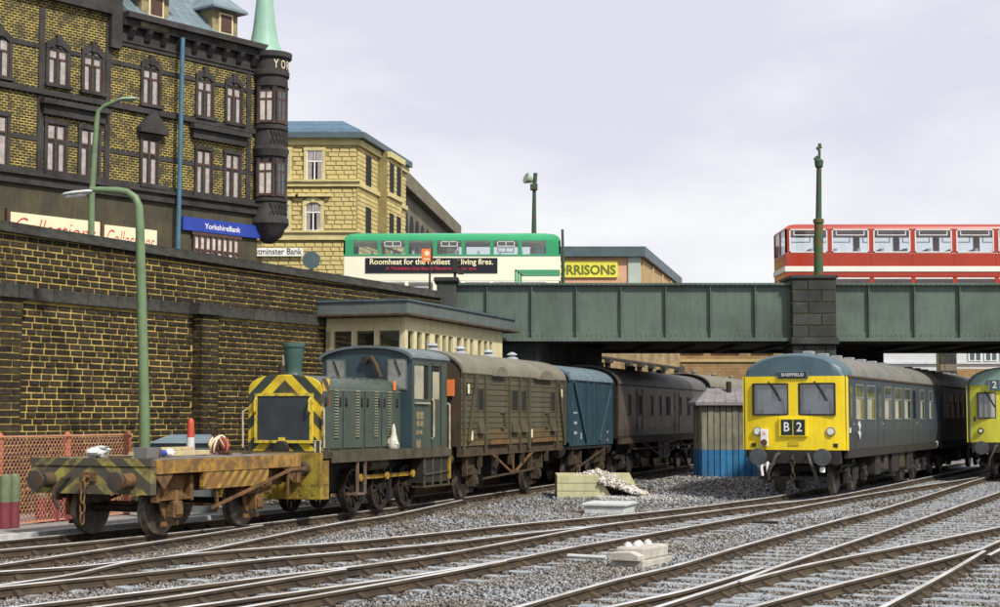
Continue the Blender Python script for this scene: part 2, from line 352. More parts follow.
m_wasp = stripemat('wasp_chevrons', 'chevron', 0.52, z0=0.155 + 0.26 - 0.11, wamt=0.35, c2=(0.035, 0.048, 0.042))
m_waspw = stripemat('worn_chevrons', 'chevron', 0.46, c1=(0.32, 0.29, 0.075), c2=(0.072, 0.070, 0.058), worn=(0.085, 0.075, 0.055), wamt=0.95, z0=0.1, k=0.75)
m_wasps = stripemat('worn_diagonals', 'slant', 0.26, c1=(0.38, 0.25, 0.04), c2=(0.12, 0.080, 0.035), worn=(0.20, 0.10, 0.035), wamt=0.95, k=-0.9)
m_vang = mat('dirty_green_van', (0.104, 0.098, 0.060), (0.062, 0.058, 0.038), scale=1.6, rough=0.55, bump=0.2, streak=(0.07, 0.06, 0.036), samt=0.5, rnd=0.08, spec=0.45)
m_vanlow = mat('road_dirt_planks', (0.13, 0.095, 0.045), (0.085, 0.065, 0.035), scale=1.6, rough=0.7, bump=0.2, rnd=0.1)
m_vanend = mat('sooty_van_end', (0.070, 0.050, 0.034), (0.035, 0.028, 0.022), scale=2.5, streak=(0.10, 0.06, 0.03), samt=0.6)
m_vanroof = mat('muddy_roof', (0.18, 0.17, 0.125), (0.13, 0.125, 0.09), scale=1.5, rough=0.6, bump=0.1)
m_vanb = mat('faded_blue_van', (0.026, 0.064, 0.088), (0.016, 0.040, 0.056), scale=1.6, rough=0.6, bump=0.2, streak=(0.035, 0.05, 0.055), samt=0.6, rnd=0.16)
m_vanbroof = mat('pale_blue_roof', (0.15, 0.205, 0.235), (0.10, 0.14, 0.165), scale=2.5, rough=0.55)
m_brown = mat('brown_coach', (0.088, 0.067, 0.045), (0.054, 0.042, 0.030), scale=1.4, rough=0.5, bump=0.08, streak=(0.025, 0.022, 0.02), samt=0.4, spec=0.5)
m_coachroof = mat('dark_coach_roof', (0.090, 0.086, 0.078), (0.058, 0.056, 0.052), scale=1.5, rough=0.55)
m_grey = mat('grey_coach', (0.20, 0.20, 0.195), (0.13, 0.13, 0.13), scale=1.5)
m_huty = mat('hut_cream', (0.24, 0.235, 0.17), (0.13, 0.13, 0.10), scale=2, streak=(0.09, 0.09, 0.07), samt=0.7, rnd=0.15)
m_hutb = mat('hut_blue', (0.025, 0.17, 0.37), (0.02, 0.11, 0.24), scale=2, streak=(0.05, 0.09, 0.12), samt=0.6, rnd=0.15)
m_hutr = mat('hut_roof', (0.24, 0.22, 0.235), (0.16, 0.15, 0.16), scale=2.5)
m_conc = mat('painted_concrete', (0.52, 0.51, 0.30), (0.42, 0.41, 0.25), scale=1.8, bump=0.3, bscale=20, streak=(0.30, 0.30, 0.19), samt=0.5)
m_pale = mat('pale_concrete', (0.55, 0.57, 0.56), (0.42, 0.44, 0.44), scale=4, bump=0.2)
m_creamr = mat('point_cover', (0.50, 0.48, 0.42), (0.36, 0.34, 0.30), scale=5, bump=0.3)
m_sbcream = mat('signal_cream', (0.70, 0.63, 0.38), (0.56, 0.50, 0.30), scale=2, rough=0.6, bump=0.08, streak=(0.34, 0.30, 0.18), samt=0.4)
m_sbfascia = mat('grey_fascia', (0.115, 0.145, 0.145), (0.085, 0.105, 0.105), scale=2, rough=0.55, streak=(0.17, 0.15, 0.11), samt=0.4)
m_orange = mat('orange_mesh', (0.56, 0.28, 0.18), (0.44, 0.20, 0.12), scale=3, rough=0.7, bump=0)
m_orpost = mat('red_post', (0.42, 0.13, 0.08), (0.32, 0.09, 0.06), scale=3)
m_bolg = mat('bollard_green', (0.16, 0.20, 0.115), (0.11, 0.14, 0.08), scale=4)
m_bolr = mat('bollard_maroon', (0.20, 0.045, 0.06), (0.14, 0.034, 0.045), scale=4)
m_busgreen = mat('bus_green', (0.03, 0.33, 0.14), (0.025, 0.28, 0.12), scale=1, rough=0.25, bump=0, spec=0.6)
m_buscream = mat('bus_cream', (0.84, 0.84, 0.68), (0.80, 0.80, 0.63), scale=1, rough=0.3, bump=0, spec=0.5)
m_busred = mat('bus_red', (0.38, 0.034, 0.010), (0.31, 0.028, 0.010), scale=1.3, rough=0.25, bump=0, spec=0.6)
m_ad = mat('advert_black', (0.012, 0.016, 0.022), (0.012, 0.016, 0.022), bump=0, rough=0.4)
m_adtext = mat('advert_cream', (0.85, 0.80, 0.52), (0.85, 0.80, 0.52), bump=0)
m_adred = mat('advert_red', (0.50, 0.03, 0.06), (0.50, 0.03, 0.06), bump=0)
m_seat = mat('seat_cloth', (0.42, 0.44, 0.46), (0.30, 0.32, 0.34), scale=6)
m_buslin = mat('bus_lining', (0.55, 0.57, 0.56), (0.48, 0.5, 0.5), scale=3)
m_morr = mat('pink_render', (0.62, 0.38, 0.24), (0.52, 0.31, 0.20), scale=1.5)
m_morrc = mat('pale_corner', (0.42, 0.50, 0.45), (0.36, 0.42, 0.38), scale=1.5)
m_morry = mat('sign_yellow', (0.74, 0.70, 0.10), (0.66, 0.62, 0.09), bump=0)
m_morrt = mat('sign_olive', (0.13, 0.15, 0.02), (0.13, 0.15, 0.02), bump=0)
m_tan = mat('sandy_panel', (0.42, 0.33, 0.15), (0.34, 0.26, 0.12), scale=1.5)
m_orsign = mat('orange_plate', (0.75, 0.22, 0.06), (0.68, 0.18, 0.05), bump=0.02)
m_cut = brickmat('sandy_brick', (0.38, 0.28, 0.14), (0.30, 0.22, 0.11), (0.34, 0.27, 0.15), 0.6, 0.22, 0.14, dark=(0.13, 0.09, 0.045), damt=0.6, dscale=0.8)
m_brownb = brickmat('orange_brown_brick', (0.30, 0.19, 0.09), (0.25, 0.155, 0.07), (0.32, 0.23, 0.12), 0.5, 0.16, 0.14, dark=(0.14, 0.085, 0.04), damt=0.5)
m_render = mat('white_render', (0.56, 0.58, 0.60), (0.46, 0.48, 0.50), scale=0.5, bump=0.05)
m_timber = mat('pale_timber', (0.52, 0.44, 0.26), (0.38, 0.31, 0.18), scale=6)
# ============================================================ THE SETTING
ROAD = 5.0
WALL = Fr(-10.94, 35.0, 0.525)
def wallpt(s, off=0.0): return (WALL.o.x + WALL.d.x * s + WALL.l.x * off, WALL.o.y + WALL.d.y * s + WALL.l.y * off)
MB().add([(-900, -300, -0.22), (900, -300, -0.22), (900, 3000, -0.22), (-900, 3000, -0.22)], [(0, 1, 2, 3)]).build('ground', m_ground, kind='structure')

land = [wallpt(-30, .35), wallpt(19.4, .35), (-1.6, 55.25), (0.4, 56.2), (0.7, 58.2), (9.35, 84.2), (12.8, 106), (400, 106), (400, 400), (-400, 400), (-400, -10)]
MB().prism(land, -0.5, 4.97, 'z').build('street_embankment', m_road, kind='structure')
MB().prism([(-1.55, 55.3), (60, 55.3), (60, 66), (3.6, 66), (0.9, 58.3), (0.5, 56.3)], 4.84, 4.99, 'z').build('road', m_road, kind='structure')

# path between the fence and the first track
def strip(pts_l, pts_r, z0, z1, name, m, **kw):
    mb = MB(); rg = []
    for a, b in zip(pts_l, pts_r):
        rg.append([(a[0], a[1], z0), (b[0], b[1], z0), (b[0], b[1], z1), (a[0], a[1], z1)])
    return mb.loft(rg).build(name, m, **kw)
PE = [gnd(-160, 548), gnd(0, 537.5), gnd(90, 528.5), gnd(180, 520), gnd(260, 512.5), gnd(330, 506)]
PL = [p + Vector((-2.2, 0.5, 0)) for p in PE]
strip([p + Vector((-.2, .07, 0)) for p in PE], PE, -.3, .03, 'path_kerb', m_kerb, kind='structure')
strip([p + Vector((-4.2, 0.9, 0)) for p in PE], [p + Vector((-.2, .07, 0)) for p in PE], -.3, .0, 'path', m_path, kind='structure')

# ------------------------------------------------------------ tracks
def crom(pts, n=6):
    out = []; P = [pts[0] * 2 - pts[1]] + pts + [pts[-1] * 2 - pts[-2]]
    for i in range(1, len(P) - 2):
        for k in range(n):
            t = k / n; a, b, c, d = P[i - 1], P[i], P[i + 1], P[i + 2]
            out.append(0.5 * ((2 * b) + (c - a) * t + (2 * a - 5 * b + 4 * c - d) * t * t + (3 * b - a - 3 * c + d) * t ** 3))
    out.append(pts[-1]); return out
def smooth(pts, it=3):
    p = [Vector(q) for q in pts]
    for _ in range(it):
        p = [p[0]] + [(p[i - 1] + p[i] * 2 + p[i + 1]) / 4 for i in range(1, len(p) - 1)] + [p[-1]]
    return p
PROF = [(-.034, -.009), (-.025, 0), (.025, 0), (.034, -.009), (.036, -.045), (.014, -.060), (.014, -.11), (.048, -.125), (.048, -.14), (-.048, -.14), (-.048, -.125), (-.014, -.11), (-.014, -.060), (-.036, -.045)]
ALLRAIL = []
def polyline(px, ext0=0, ext1=0):
    pts = [gnd(*p) for p in px]
    if ext0: pts = [pts[0] + (pts[0] - pts[1]).normalized() * ext0] + pts
    if ext1: pts = pts + [pts[-1] + (pts[-1] - pts[-2]).normalized() * ext1]
    return smooth(crom(pts, 8), 4)
def rail(pl, parent, name='rail', h=0.0):
    mb = MB(); rg = []
    for i, p in enumerate(pl):
        d = (pl[min(i + 1, len(pl) - 1)] - pl[max(i - 1, 0)]).normalized(); n = Vector((-d.y, d.x, 0))
        rg.append([(p + n * a + Vector((0, 0, b + h))) for a, b in PROF])
    n = len(PROF)
    for i in range(len(rg) - 1):
        for j in range(n):
            k = (j + 1) % n
            mb.add([rg[i][j], rg[i][k], rg[i + 1][k], rg[i + 1][j]], [(0, 1, 2, 3)], 1 if j < 3 else 0)
    mb.add(rg[0], [tuple(range(n))]); mb.add(rg[-1], [tuple(range(n))])
    # merge the shared vertices by building through bmesh weld
    import bmesh
    o = mb.build(name, [m_railside, m_railtop], parent)
    bm = bmesh.new(); bm.from_mesh(o.data); bmesh.ops.remove_doubles(bm, verts=bm.verts, dist=1e-4)
    bmesh.ops.recalc_face_normals(bm, faces=bm.faces); bm.to_mesh(o.data); bm.free()
    ALLRAIL.append(pl)
    return o
def resample(pl, step, s0=0.0):
    out = []; acc = s0
    for a, b in zip(pl[:-1], pl[1:]):
        L = (b - a).length; d = (b - a) / max(L, 1e-6)
        while acc < L:
            out.append((a + d * acc, d)); acc += step
        acc -= L
    return out
SLEEP = []
def track(label, rails, sleep_ref, side, step=0.72, smat=None, length=2.5, chairs=True, ymax=95, widths=None):
    t = thing('railway_track', label, 'railway track', sleep_ref[0])
    t.location = (0, 0, 0)
    for r in rails: rail(r, t)
    me = None; n = 0
    pos = resample(sleep_ref, step, 0.2)
    sh = MB().box(-.5, .5, -.5, .5, -.5, .5)
    stuff = MB()
    for i, (p, d) in enumerate(pos):
        if p.y > ymax: break
        nrm = Vector((-d.y, d.x, 0)) * side
        ln = length if widths is None else widths(p.y)
        c = p + nrm * (ln / 2 - 0.52)
        ang = math.atan2(d.y, d.x) + random.uniform(-.012, .012)
        zc = -0.235 + random.uniform(-.004, .004) + 0.0013 * (i % 4)
        if smat is None: SLEEP.append((c.x, c.y, math.cos(ang), math.sin(ang), ln / 2))
        if n < 290:
            if me is None:
                o = sh.build('sleeper', smat or m_sleeper, t, bevel=0.0); me = o.data
            else:
                o = bpy.data.objects.new('sleeper', me); COL.objects.link(o); o.parent = t
            o.location = (c.x, c.y, zc); o.rotation_euler = (random.uniform(-.006, .006), 0, ang); o.scale = (0.26 * random.uniform(.93, 1.05), ln * random.uniform(.98, 1.03), 0.17); n += 1
    if chairs:
        ch = MB()
        for r in rails:
            for p, d in resample(r, step, 0.2):
                if p.y > 70: break
                nrm = Vector((-d.y, d.x, 0))
                for sd in (1, -1):
                    a = p + nrm * (0.018 * sd); b = p + nrm * (0.135 * sd)
                    w = d * 0.06
                    z0, z1, z2 = -.149, -.062, -.120
                    ch.add([a - w + Vector((0, 0, z0)), a + w + Vector((0, 0, z0)), b + w + Vector((0, 0, z0)), b - w + Vector((0, 0, z0)),
                            a - w * .7 + Vector((0, 0, z1)), a + w * .7 + Vector((0, 0, z1)), b + w * .9 + Vector((0, 0, z2)), b - w * .9 + Vector((0, 0, z2))],
                           [(0, 3, 2, 1), (4, 5, 6, 7), (0, 1, 5, 4), (1, 2, 6, 5), (2, 3, 7, 6), (3, 0, 4, 7)])
        ch.build('rail_chairs', m_railside, t, kind='stuff')
    return t
A_near = polyline([(0, 549.5), (72, 543), (180, 532), (260, 523.4), (350, 512.6), (407, 505.6), (460, 498), (556, 484), (620, 475), (690, 465)], 6, 24)
def offset(pl, d):
    out = []
    for i, p in enumerate(pl):
        t = (pl[min(i + 1, len(pl) - 1)] - pl[max(i - 1, 0)]).normalized(); out.append(p + Vector((-t.y, t.x, 0)) * d)
    return out
G_ = 1.47
A_far = offset(A_near, G_)
B_near = polyline([(0, 584.6), (72, 573.8), (126, 561.5), (180, 554), (236, 543), (296, 530.6), (350, 520.7), (384, 516), (417, 509.3), (462, 499.7)], 5, 0)
B_far = polyline([(0, 564), (90, 550.8), (180, 537.6), (262, 524.8)], 6, 0)
D_r = polyline([(0, 571), (90, 564.8), (182, 554.3), (260, 547.7), (350, 541.2), (450, 531), (520, 523.5), (600, 516.4), (680, 508.5), (754, 499.2), (780, 495.5)], 5, 0)
dm = Vector((0.449, 1, 0)).normalized()
D_r = smooth(D_r + [D_r[-1] + dm * k for k in (2, 5, 10, 20, 36)], 1)
E_r = polyline([(0, 586.4), (72, 579), (170, 569.3), (260, 559), (350, 551), (440, 543), (520, 533.4), (596, 525.6)], 5, 0)
F_r = polyline([(25, 605), (180, 587), (260, 577.2), (350, 566.5), (430, 555.5), (500, 543.3), (560, 532), (608, 523.8), (680, 515), (748, 506), (806, 500)], 5, 0)
F_r = smooth(F_r + [gnd(835, 496.4) + dm * k for k in (0, 2, 5, 10, 20, 36)], 3)
F2_r = polyline([(60, 611), (170, 596.4), (260, 582), (345, 568.5)], 3, 0)
G_r = polyline([(188, 606), (350, 584), (430, 572.3), (520, 557), (573, 546.5), (680, 528), (748, 515.6), (820, 502.7), (883, 491.4), (966, 479)], 5, 14)
G2_r = polyline([(247, 606), (350, 588.6), (436, 573.6), (505, 560.5)], 3, 0)
H_r = polyline([(515, 607), (616, 579), (680, 564), (750, 543), (840, 519), (888, 507), (978, 479)], 5, 0)
H_r = smooth(H_r + [H_r[-1] + dm * k for k in (3, 8, 16, 30)], 2)
I_r = polyline([(606, 607), (680, 591), (716, 581), (762, 567.5)], 5, 0)
J_r = polyline([(655, 607), (739, 580.6), (777, 566), (840, 545), (910, 522), (944, 510.6), (1000, 491.4)], 5, 0)
J_r = smooth(J_r + [J_r[-1] + dm * k for k in (4, 9, 16, 30)], 2)
K_r = polyline([(738, 581.5), (777, 571.5), (820, 561.4), (921, 542.2), (1000, 526.4)], 0, 22)
L_r = polyline([(748, 607), (840, 583), (888, 571.5), (978, 549.2), (1000, 540)], 5, 22)
M_r = polyline([(881, 607), (944, 573.8), (984, 550.5)], 5, 0)
N_r = polyline([(988, 555), (1010, 544), (1060, 520)], 0, 10)
P_r = offset(polyline([(881, 607), (944, 573.8), (984, 550.5)], 5, 18), -G_)

track('curving track with the flat wagon and the shunter standing on it', [A_far, A_near], A_near, 1, smat=m_sleeperb)
track('turnout branching off in front of the flat wagon towards the lower left', [B_far, B_near], B_near, 1, smat=m_sleeperb, ymax=36)
track('track that runs under the yellow fronted railcar from the left', [D_r, E_r], D_r, -1, ymax=80)
track('track curving past the cream point cover just in front of the yellow railcar', [F_r, F2_r, G_r, G2_r], G_r, 1, ymax=56)
track('track leading up to the lime green railcar at the right edge', [H_r, I_r, J_r], H_r, -1, ymax=90)
track('track crossing the right edge between the diverging rails', [K_r, L_r], L_r, 1, ymax=60)
track('nearest track in the lower right corner', [M_r, N_r, P_r], M_r, -1, ymax=40)

def mound(X, Y):
    """gravel bank between the train and the railcar track"""
    u = np.clip((Y - 44.5) / 5.0, 0, 1); u = u * u * (3 - 2 * u)
    e0 = np.interp(Y, [40, 50, 60, 66], [.2, 3.5, 6.9, 8.9]); e1 = np.interp(Y, [40, 50, 60, 66], [5.6, 9.7, 14.3, 17])
    v = np.clip((X - e0) / 1.4, 0, 1) * np.clip((e1 - X) / 1.4, 0, 1)
    return .31 * u * v * v * (3 - 2 * v)
_xs = np.linspace(0, 17, 60); _ys = np.linspace(43, 66, 60)
_v = [(x, y, -.235 + float(mound(x, y)) + random.uniform(0, .01)) for y in _ys for x in _xs]
_f = [(j * 60 + i, j * 60 + i + 1, (j + 1) * 60 + i + 1, (j + 1) * 60 + i) for j in range(59) for i in range(59)]
MB().add(_v, _f).build('gravel_bank', m_ground, smooth=True, kind='structure')
# ------------------------------------------------------------ ballast stones (one heap of stuff)
def ballast(name, m, n_, sampler, rr, seed=1, m2=None, pick=None):
    rg = np.random.default_rng(seed)
    P = sampler(rg, n_)
    n = len(P); r = rr(rg, P)
    base = np.array([[1, 0, 0], [-1, 0, 0], [0, 1, 0], [0, -1, 0], [0, 0, 1], [0, 0, -1]], float)
    V = np.repeat(base[None], n, 0) * rg.uniform(.6, 1.15, (n, 6, 1)) + rg.normal(0, .16, (n, 6, 3))
    a = rg.uniform(0, 2 * np.pi, n); b = rg.uniform(0, np.pi, n)
    ca, sa, cb, sb = np.cos(a), np.sin(a), np.cos(b), np.sin(b)
    Z = np.zeros(n)
    Rz = np.stack([np.stack([ca, -sa, Z], 1), np.stack([sa, ca, Z], 1), np.stack([Z, Z, Z + 1], 1)], 1)
    Rx = np.stack([np.stack([Z + 1, Z, Z], 1), np.stack([Z, cb, -sb], 1), np.stack([Z, sb, cb], 1)], 1)
    V = np.einsum('nij,njk,nmk->nmi', Rz, Rx, V) * r[:, None, None] * np.array([1, 1, .8])
    V = V + P[:, None, :]
    F = np.array([[0, 2, 4], [2, 1, 4], [1, 3, 4], [3, 0, 4], [2, 0, 5], [1, 2, 5], [3, 1, 5], [0, 3, 5]])
    FF = (F[None] + (np.arange(n) * 6)[:, None, None]).reshape(-1)
    me = bpy.data.meshes.new(name); me.vertices.add(n * 6); me.vertices.foreach_set('co', V.reshape(-1))
    me.loops.add(n * 24); me.loops.foreach_set('vertex_index', FF.astype(np.int32))
    me.polygons.add(n * 8); me.polygons.foreach_set('loop_start', (np.arange(n * 8) * 3).astype(np.int32))
    me.update(calc_edges=True); me.materials.append(m)
    if m2:
        me.materials.append(m2); me.polygons.foreach_set('material_index', np.repeat(pick(P).astype(np.int32), 8))
    o = bpy.data.objects.new(name, me); COL.objects.link(o); o['kind'] = 'stuff'; return o
RP = np.array([[q.x, q.y] for pl in ALLRAIL for q, d in resample(pl, 0.25)])
def near_rail(P, d=0.10):
    out = np.zeros(len(P), bool)
    for i in range(0, len(P), 4000):
        blk = P[i:i + 4000]; sel = RP[(RP[:, 1] > blk[:, 1].min() - 1) & (RP[:, 1] < blk[:, 1].max() + 1)]
        if len(sel): out[i:i + 4000] = (((blk[:, None, :2] - sel[None]) ** 2).sum(2).min(1) < d * d)
    return out
def edgeX(Y):                               # the path's edge
    xs = [p.y for p in PE]; ys = [p.x for p in PE]
    return np.interp(Y, xs, ys) + .15
def sampler(rg, n):
    out = []
    for (y0, y1, dens) in ((15.5, 22, 760), (22, 30, 560), (30, 40, 300), (40, 58, 110)):
        area = (y1 - y0) * (y0 + y1) * 0.36
        k = int(area * dens); Y = rg.uniform(y0, y1, k); X = rg.uniform(-.36, .36, k) * Y * 1.0
        Z = -0.20 + rg.uniform(0, .055, k)
        out.append(np.stack([X, Y, Z], 1))
    P = np.concatenate(out); P = P[np.argsort(P[:, 1])]
    P = P[(P[:, 0] > edgeX(P[:, 1])) | (P[:, 1] > PE[-1].y)]
    P[:, 2] += mound(P[:, 0], P[:, 1])
    # stones lie lower along the sleepers of the clean tracks, heaped between the tracks
    P = P[~near_rail(P)]
    SL = np.array(SLEEP); on = np.zeros(len(P), bool)
    for i in range(0, len(P), 3000):
        b = P[i:i + 3000]; q = SL[(SL[:, 1] > b[:, 1].min() - 2) & (SL[:, 1] < b[:, 1].max() + 2)]
        if not len(q): continue
        dx = b[:, None, 0] - q[None, :, 0]; dy = b[:, None, 1] - q[None, :, 1]
        u = dx * q[None, :, 2] + dy * q[None, :, 3]; v = -dx * q[None, :, 3] + dy * q[None, :, 2]
        on[i:i + 3000] = ((abs(u) < .135) & (abs(v) < q[None, :, 4])).any(1)
    P = P[~(on & (rg.random(len(P)) < .88))]
    return P
ballast('ballast', m_stone, 0, sampler, lambda rg, P: rg.uniform(.014, .034, len(P)) * (0.75 + P[:, 1] / 50), 3, m_stoneb, lambda P: near_rail(P, .30) | ((P[:, 1] > 24) & near_rail(P, .55) & (np.abs(P[:, 0] - np.interp(P[:, 1], [q.y for q in A_near], [q.x for q in A_near]) + .7) < 1.7)))

# ============================================================ STONEWORK HELPER
def rows(x0, x1, z0, z1, bl, bh, rg, jit=.28):
    """random-length coursed blocks (x0,x1,z0,z1)"""
    out = []; z = z0; r = 0
    while z < z1 - bh * .35:
        h = min(bh, z1 - z); x = x0 - (bl * .5 if r % 2 else 0) - rg.random() * bl * .2
        while x < x1:
            L = bl * (1 + rg.uniform(-jit, jit)); a, b = max(x, x0), min(x + L, x1)
            if b - a > bl * .15: out.append((a, b, z, z + h))
            x += L
        z += bh; r += 1
    return out
def masonry(parent, blocks, y, joint, depth, m_single, m_joined, nsingle, name='brick', key=None, protrude=.012, rnd=random.Random(3), stuffname='brickwork'):
    """blocks -> the largest-showing ones as single parts, the rest one joined part"""
    bs = sorted(blocks, key=key) if key else list(blocks)
    me = None; mb = MB(); k = 0
    for i, (a, b, c, d) in enumerate(bs):
        a += joint / 2; b -= joint / 2; c += joint / 2; d -= joint / 2
        if b - a < .02 or d - c < .02: continue
        p = rnd.uniform(0, protrude)
        if k < nsingle:
            if me is None:
                src = MB()                     # unit block with chamfered, slightly uneven front
                src.loft([[(-.5, .5, -.5), (.5, .5, -.5), (.5, .5, .5), (-.5, .5, .5)], [(-.5, -.2, -.5), (.5, -.2, -.5), (.5, -.2, .5), (-.5, -.2, .5)],
                          [(-.45, -.5, -.40), (.46, -.5, -.42), (.45, -.5, .41), (-.46, -.5, .42)]])
                o = src.build(name, m_single, parent); me = o.data
            else:
                o = bpy.data.objects.new(name, me); COL.objects.link(o); o.parent = parent
            o.location = ((a + b) / 2, y + depth / 2 - p - depth * .0, (c + d) / 2); o.scale = (b - a, depth, d - c); k += 1
        else:
            q = min(.02, (d - c) * .12)
            mb.add([(a, y - p, c), (b, y - p, c), (b, y - p, d), (a, y - p, d), (a + q, y - p - .012, c + q), (b - q, y - p - .012, c + q), (b - q, y - p - .012, d - q), (a + q, y - p - .012, d - q),
                    (a, y + depth, c), (b, y + depth, c), (b, y + depth, d), (a, y + depth, d)],
                   [(4, 5, 6, 7), (0, 1, 5, 4), (1, 2, 6, 5), (2, 3, 7, 6), (3, 0, 4, 7), (0, 8, 9, 1), (1, 9, 10, 2), (2, 10, 11, 3), (3, 11, 8, 0)])
    if mb.v: mb.build(stuffname, m_joined, parent, kind='stuff')

# ============================================================ RETAINING WALL
def retaining_wall():
    f = WALL; t = fthing('retaining_wall', 'long sooty retaining wall with ochre joints below the street, behind the wagons', 'wall', f)
    s1 = 19.35
    zt0, zt1 = f.z(1, 220.5), f.z(438, 291)
    k0, k1 = f.s(1), f.s(438)
    top = lambda s: zt0 + (zt1 - zt0) * (s - k0) / (k1 - k0)
    zs = f.z(60, 290.5); zs1 = f.z(60, 303.5)         # string course top and bottom
    sh = (zs - zs1)
    MB().prism([(-14, -.5), (s1, -.5), (s1, top(s1) - .05), (-14, top(-14) - .05)], 0, .34, 'y').build('wall_core', m_mortar, t)
    pa, pb = f.s(192), f.s(208)                       # pilaster
    pils = [(f.s(10) - .95, f.s(10)), (pa, pb), (f.s(330), f.s(345))]
    PP = .34
    rg = random.Random(5); bl = []
    for z0, z1 in ((-.2, zs1), (zs, 7)):
        bl += [('w', q) for q in rows(-12, s1, z0, z1, .385, .143, rg)]
    out = []
    for _, (a, b, c, d) in bl:
        if d > top((a + b) / 2) - .2: d = top((a + b) / 2) - .2
        if d - c < .05: continue
        if c < zs1:
            skip = False
            for x0, x1 in pils:
                if a < x1 and b > x0:
                    if a < x0 - .1: b = x0
                    elif b > x1 + .1: a = x1
                    else: skip = True
            if skip: continue
        out.append((a, b, c, d))
    lo = f.s(0)
    def key(q):
        a, b, c, d = q
        vis = a > lo and c > 1.6
        return (0 if vis else 1, -(b - a) * (d - c) / (35 + a) ** 2)
    masonry(t, out, -.02, .040, .06, m_brickr, m_brick, 255, key=key)
    for x0, x1 in pils:
        p = MB().box(x0 + .012, x1 - .012, -PP + .02, .02, -.4, zs1 - .01).build('pilaster', m_mortar, t)
        pb_ = MB(); r = 0; z = -.2
        while z < zs1 - .05:
            h = min(.155, zs1 - z)
            cuts = (x0, x0 + .30, x1) if r % 2 else (x0, x1 - .28, x1)
            for a, b in zip(cuts[:-1], cuts[1:]):
                pb_.box(a + .017, b - .017, -PP - .012 * random.random(), -PP + .1, z + .019, z + h - .019)
            for a, b in (((-PP, -.17), (-.17, 0)) if r % 2 else ((-PP, -.11), (-.11, 0))):
                pb_.box(x0 - .004 - .008 * random.random(), x0 + .05, a + .012, b - .012, z + .015, z + h - .015)
                pb_.box(x1 - .05, x1 + .006, a + .012, b - .012, z + .015, z + h - .015)
            z += .155; r += 1
        pb_.build('pilaster_brickwork', m_brick, p, kind='stuff')
    # string course: stone by stone
    s = -12.0; me = None
    while s < s1:
        L = random.uniform(.42, .62); e = min(s + L, s1); mid = (s + e) / 2
        pr = PP + .10 if any(x0 - .12 < mid < x1 + .12 for x0, x1 in pils) else .12
        if me is None:
            o = MB().box(-.5, .5, -.5, .5, -.5, .5).build('string_course_stone', m_coping, t, bevel=.02); me = o.data
        else:
            o = bpy.data.objects.new('string_course_stone', me); COL.objects.link(o); o.parent = t
            b = o.modifiers.new('bevel', 'BEVEL'); b.width = .02; b.segments = 1
        o.location = (mid, .05 - pr / 2 + random.uniform(-.008, .008), zs1 + sh / 2); o.scale = (e - s - .012, pr + .1, sh - .004)
        s = e
    # parapet coping
    s = -12.0
    me2 = None
    sl = (zt1 - zt0) / (k1 - k0)
    while s < s1 - .05:
        L = random.uniform(.7, .95); e = min(s + L, s1); mid = (s + e) / 2
        if me2 is None:
            o = MB().prism([(-.5, -.5), (.5, -.5), (.5, .3), (-.1, .5), (-.5, .4)], -.5, .5, 'x').build('coping_stone', m_coping, t); me2 = o.data
        else:
            o = bpy.data.objects.new('coping_stone', me2); COL.objects.link(o); o.parent = t
        o.location = (mid, .14, top(mid) - .12 + random.uniform(-.004, .004)); o.scale = (e - s - .01, .62, .25); o.rotation_euler = (0, -math.atan(sl), 0)
        s = e
retaining_wall()

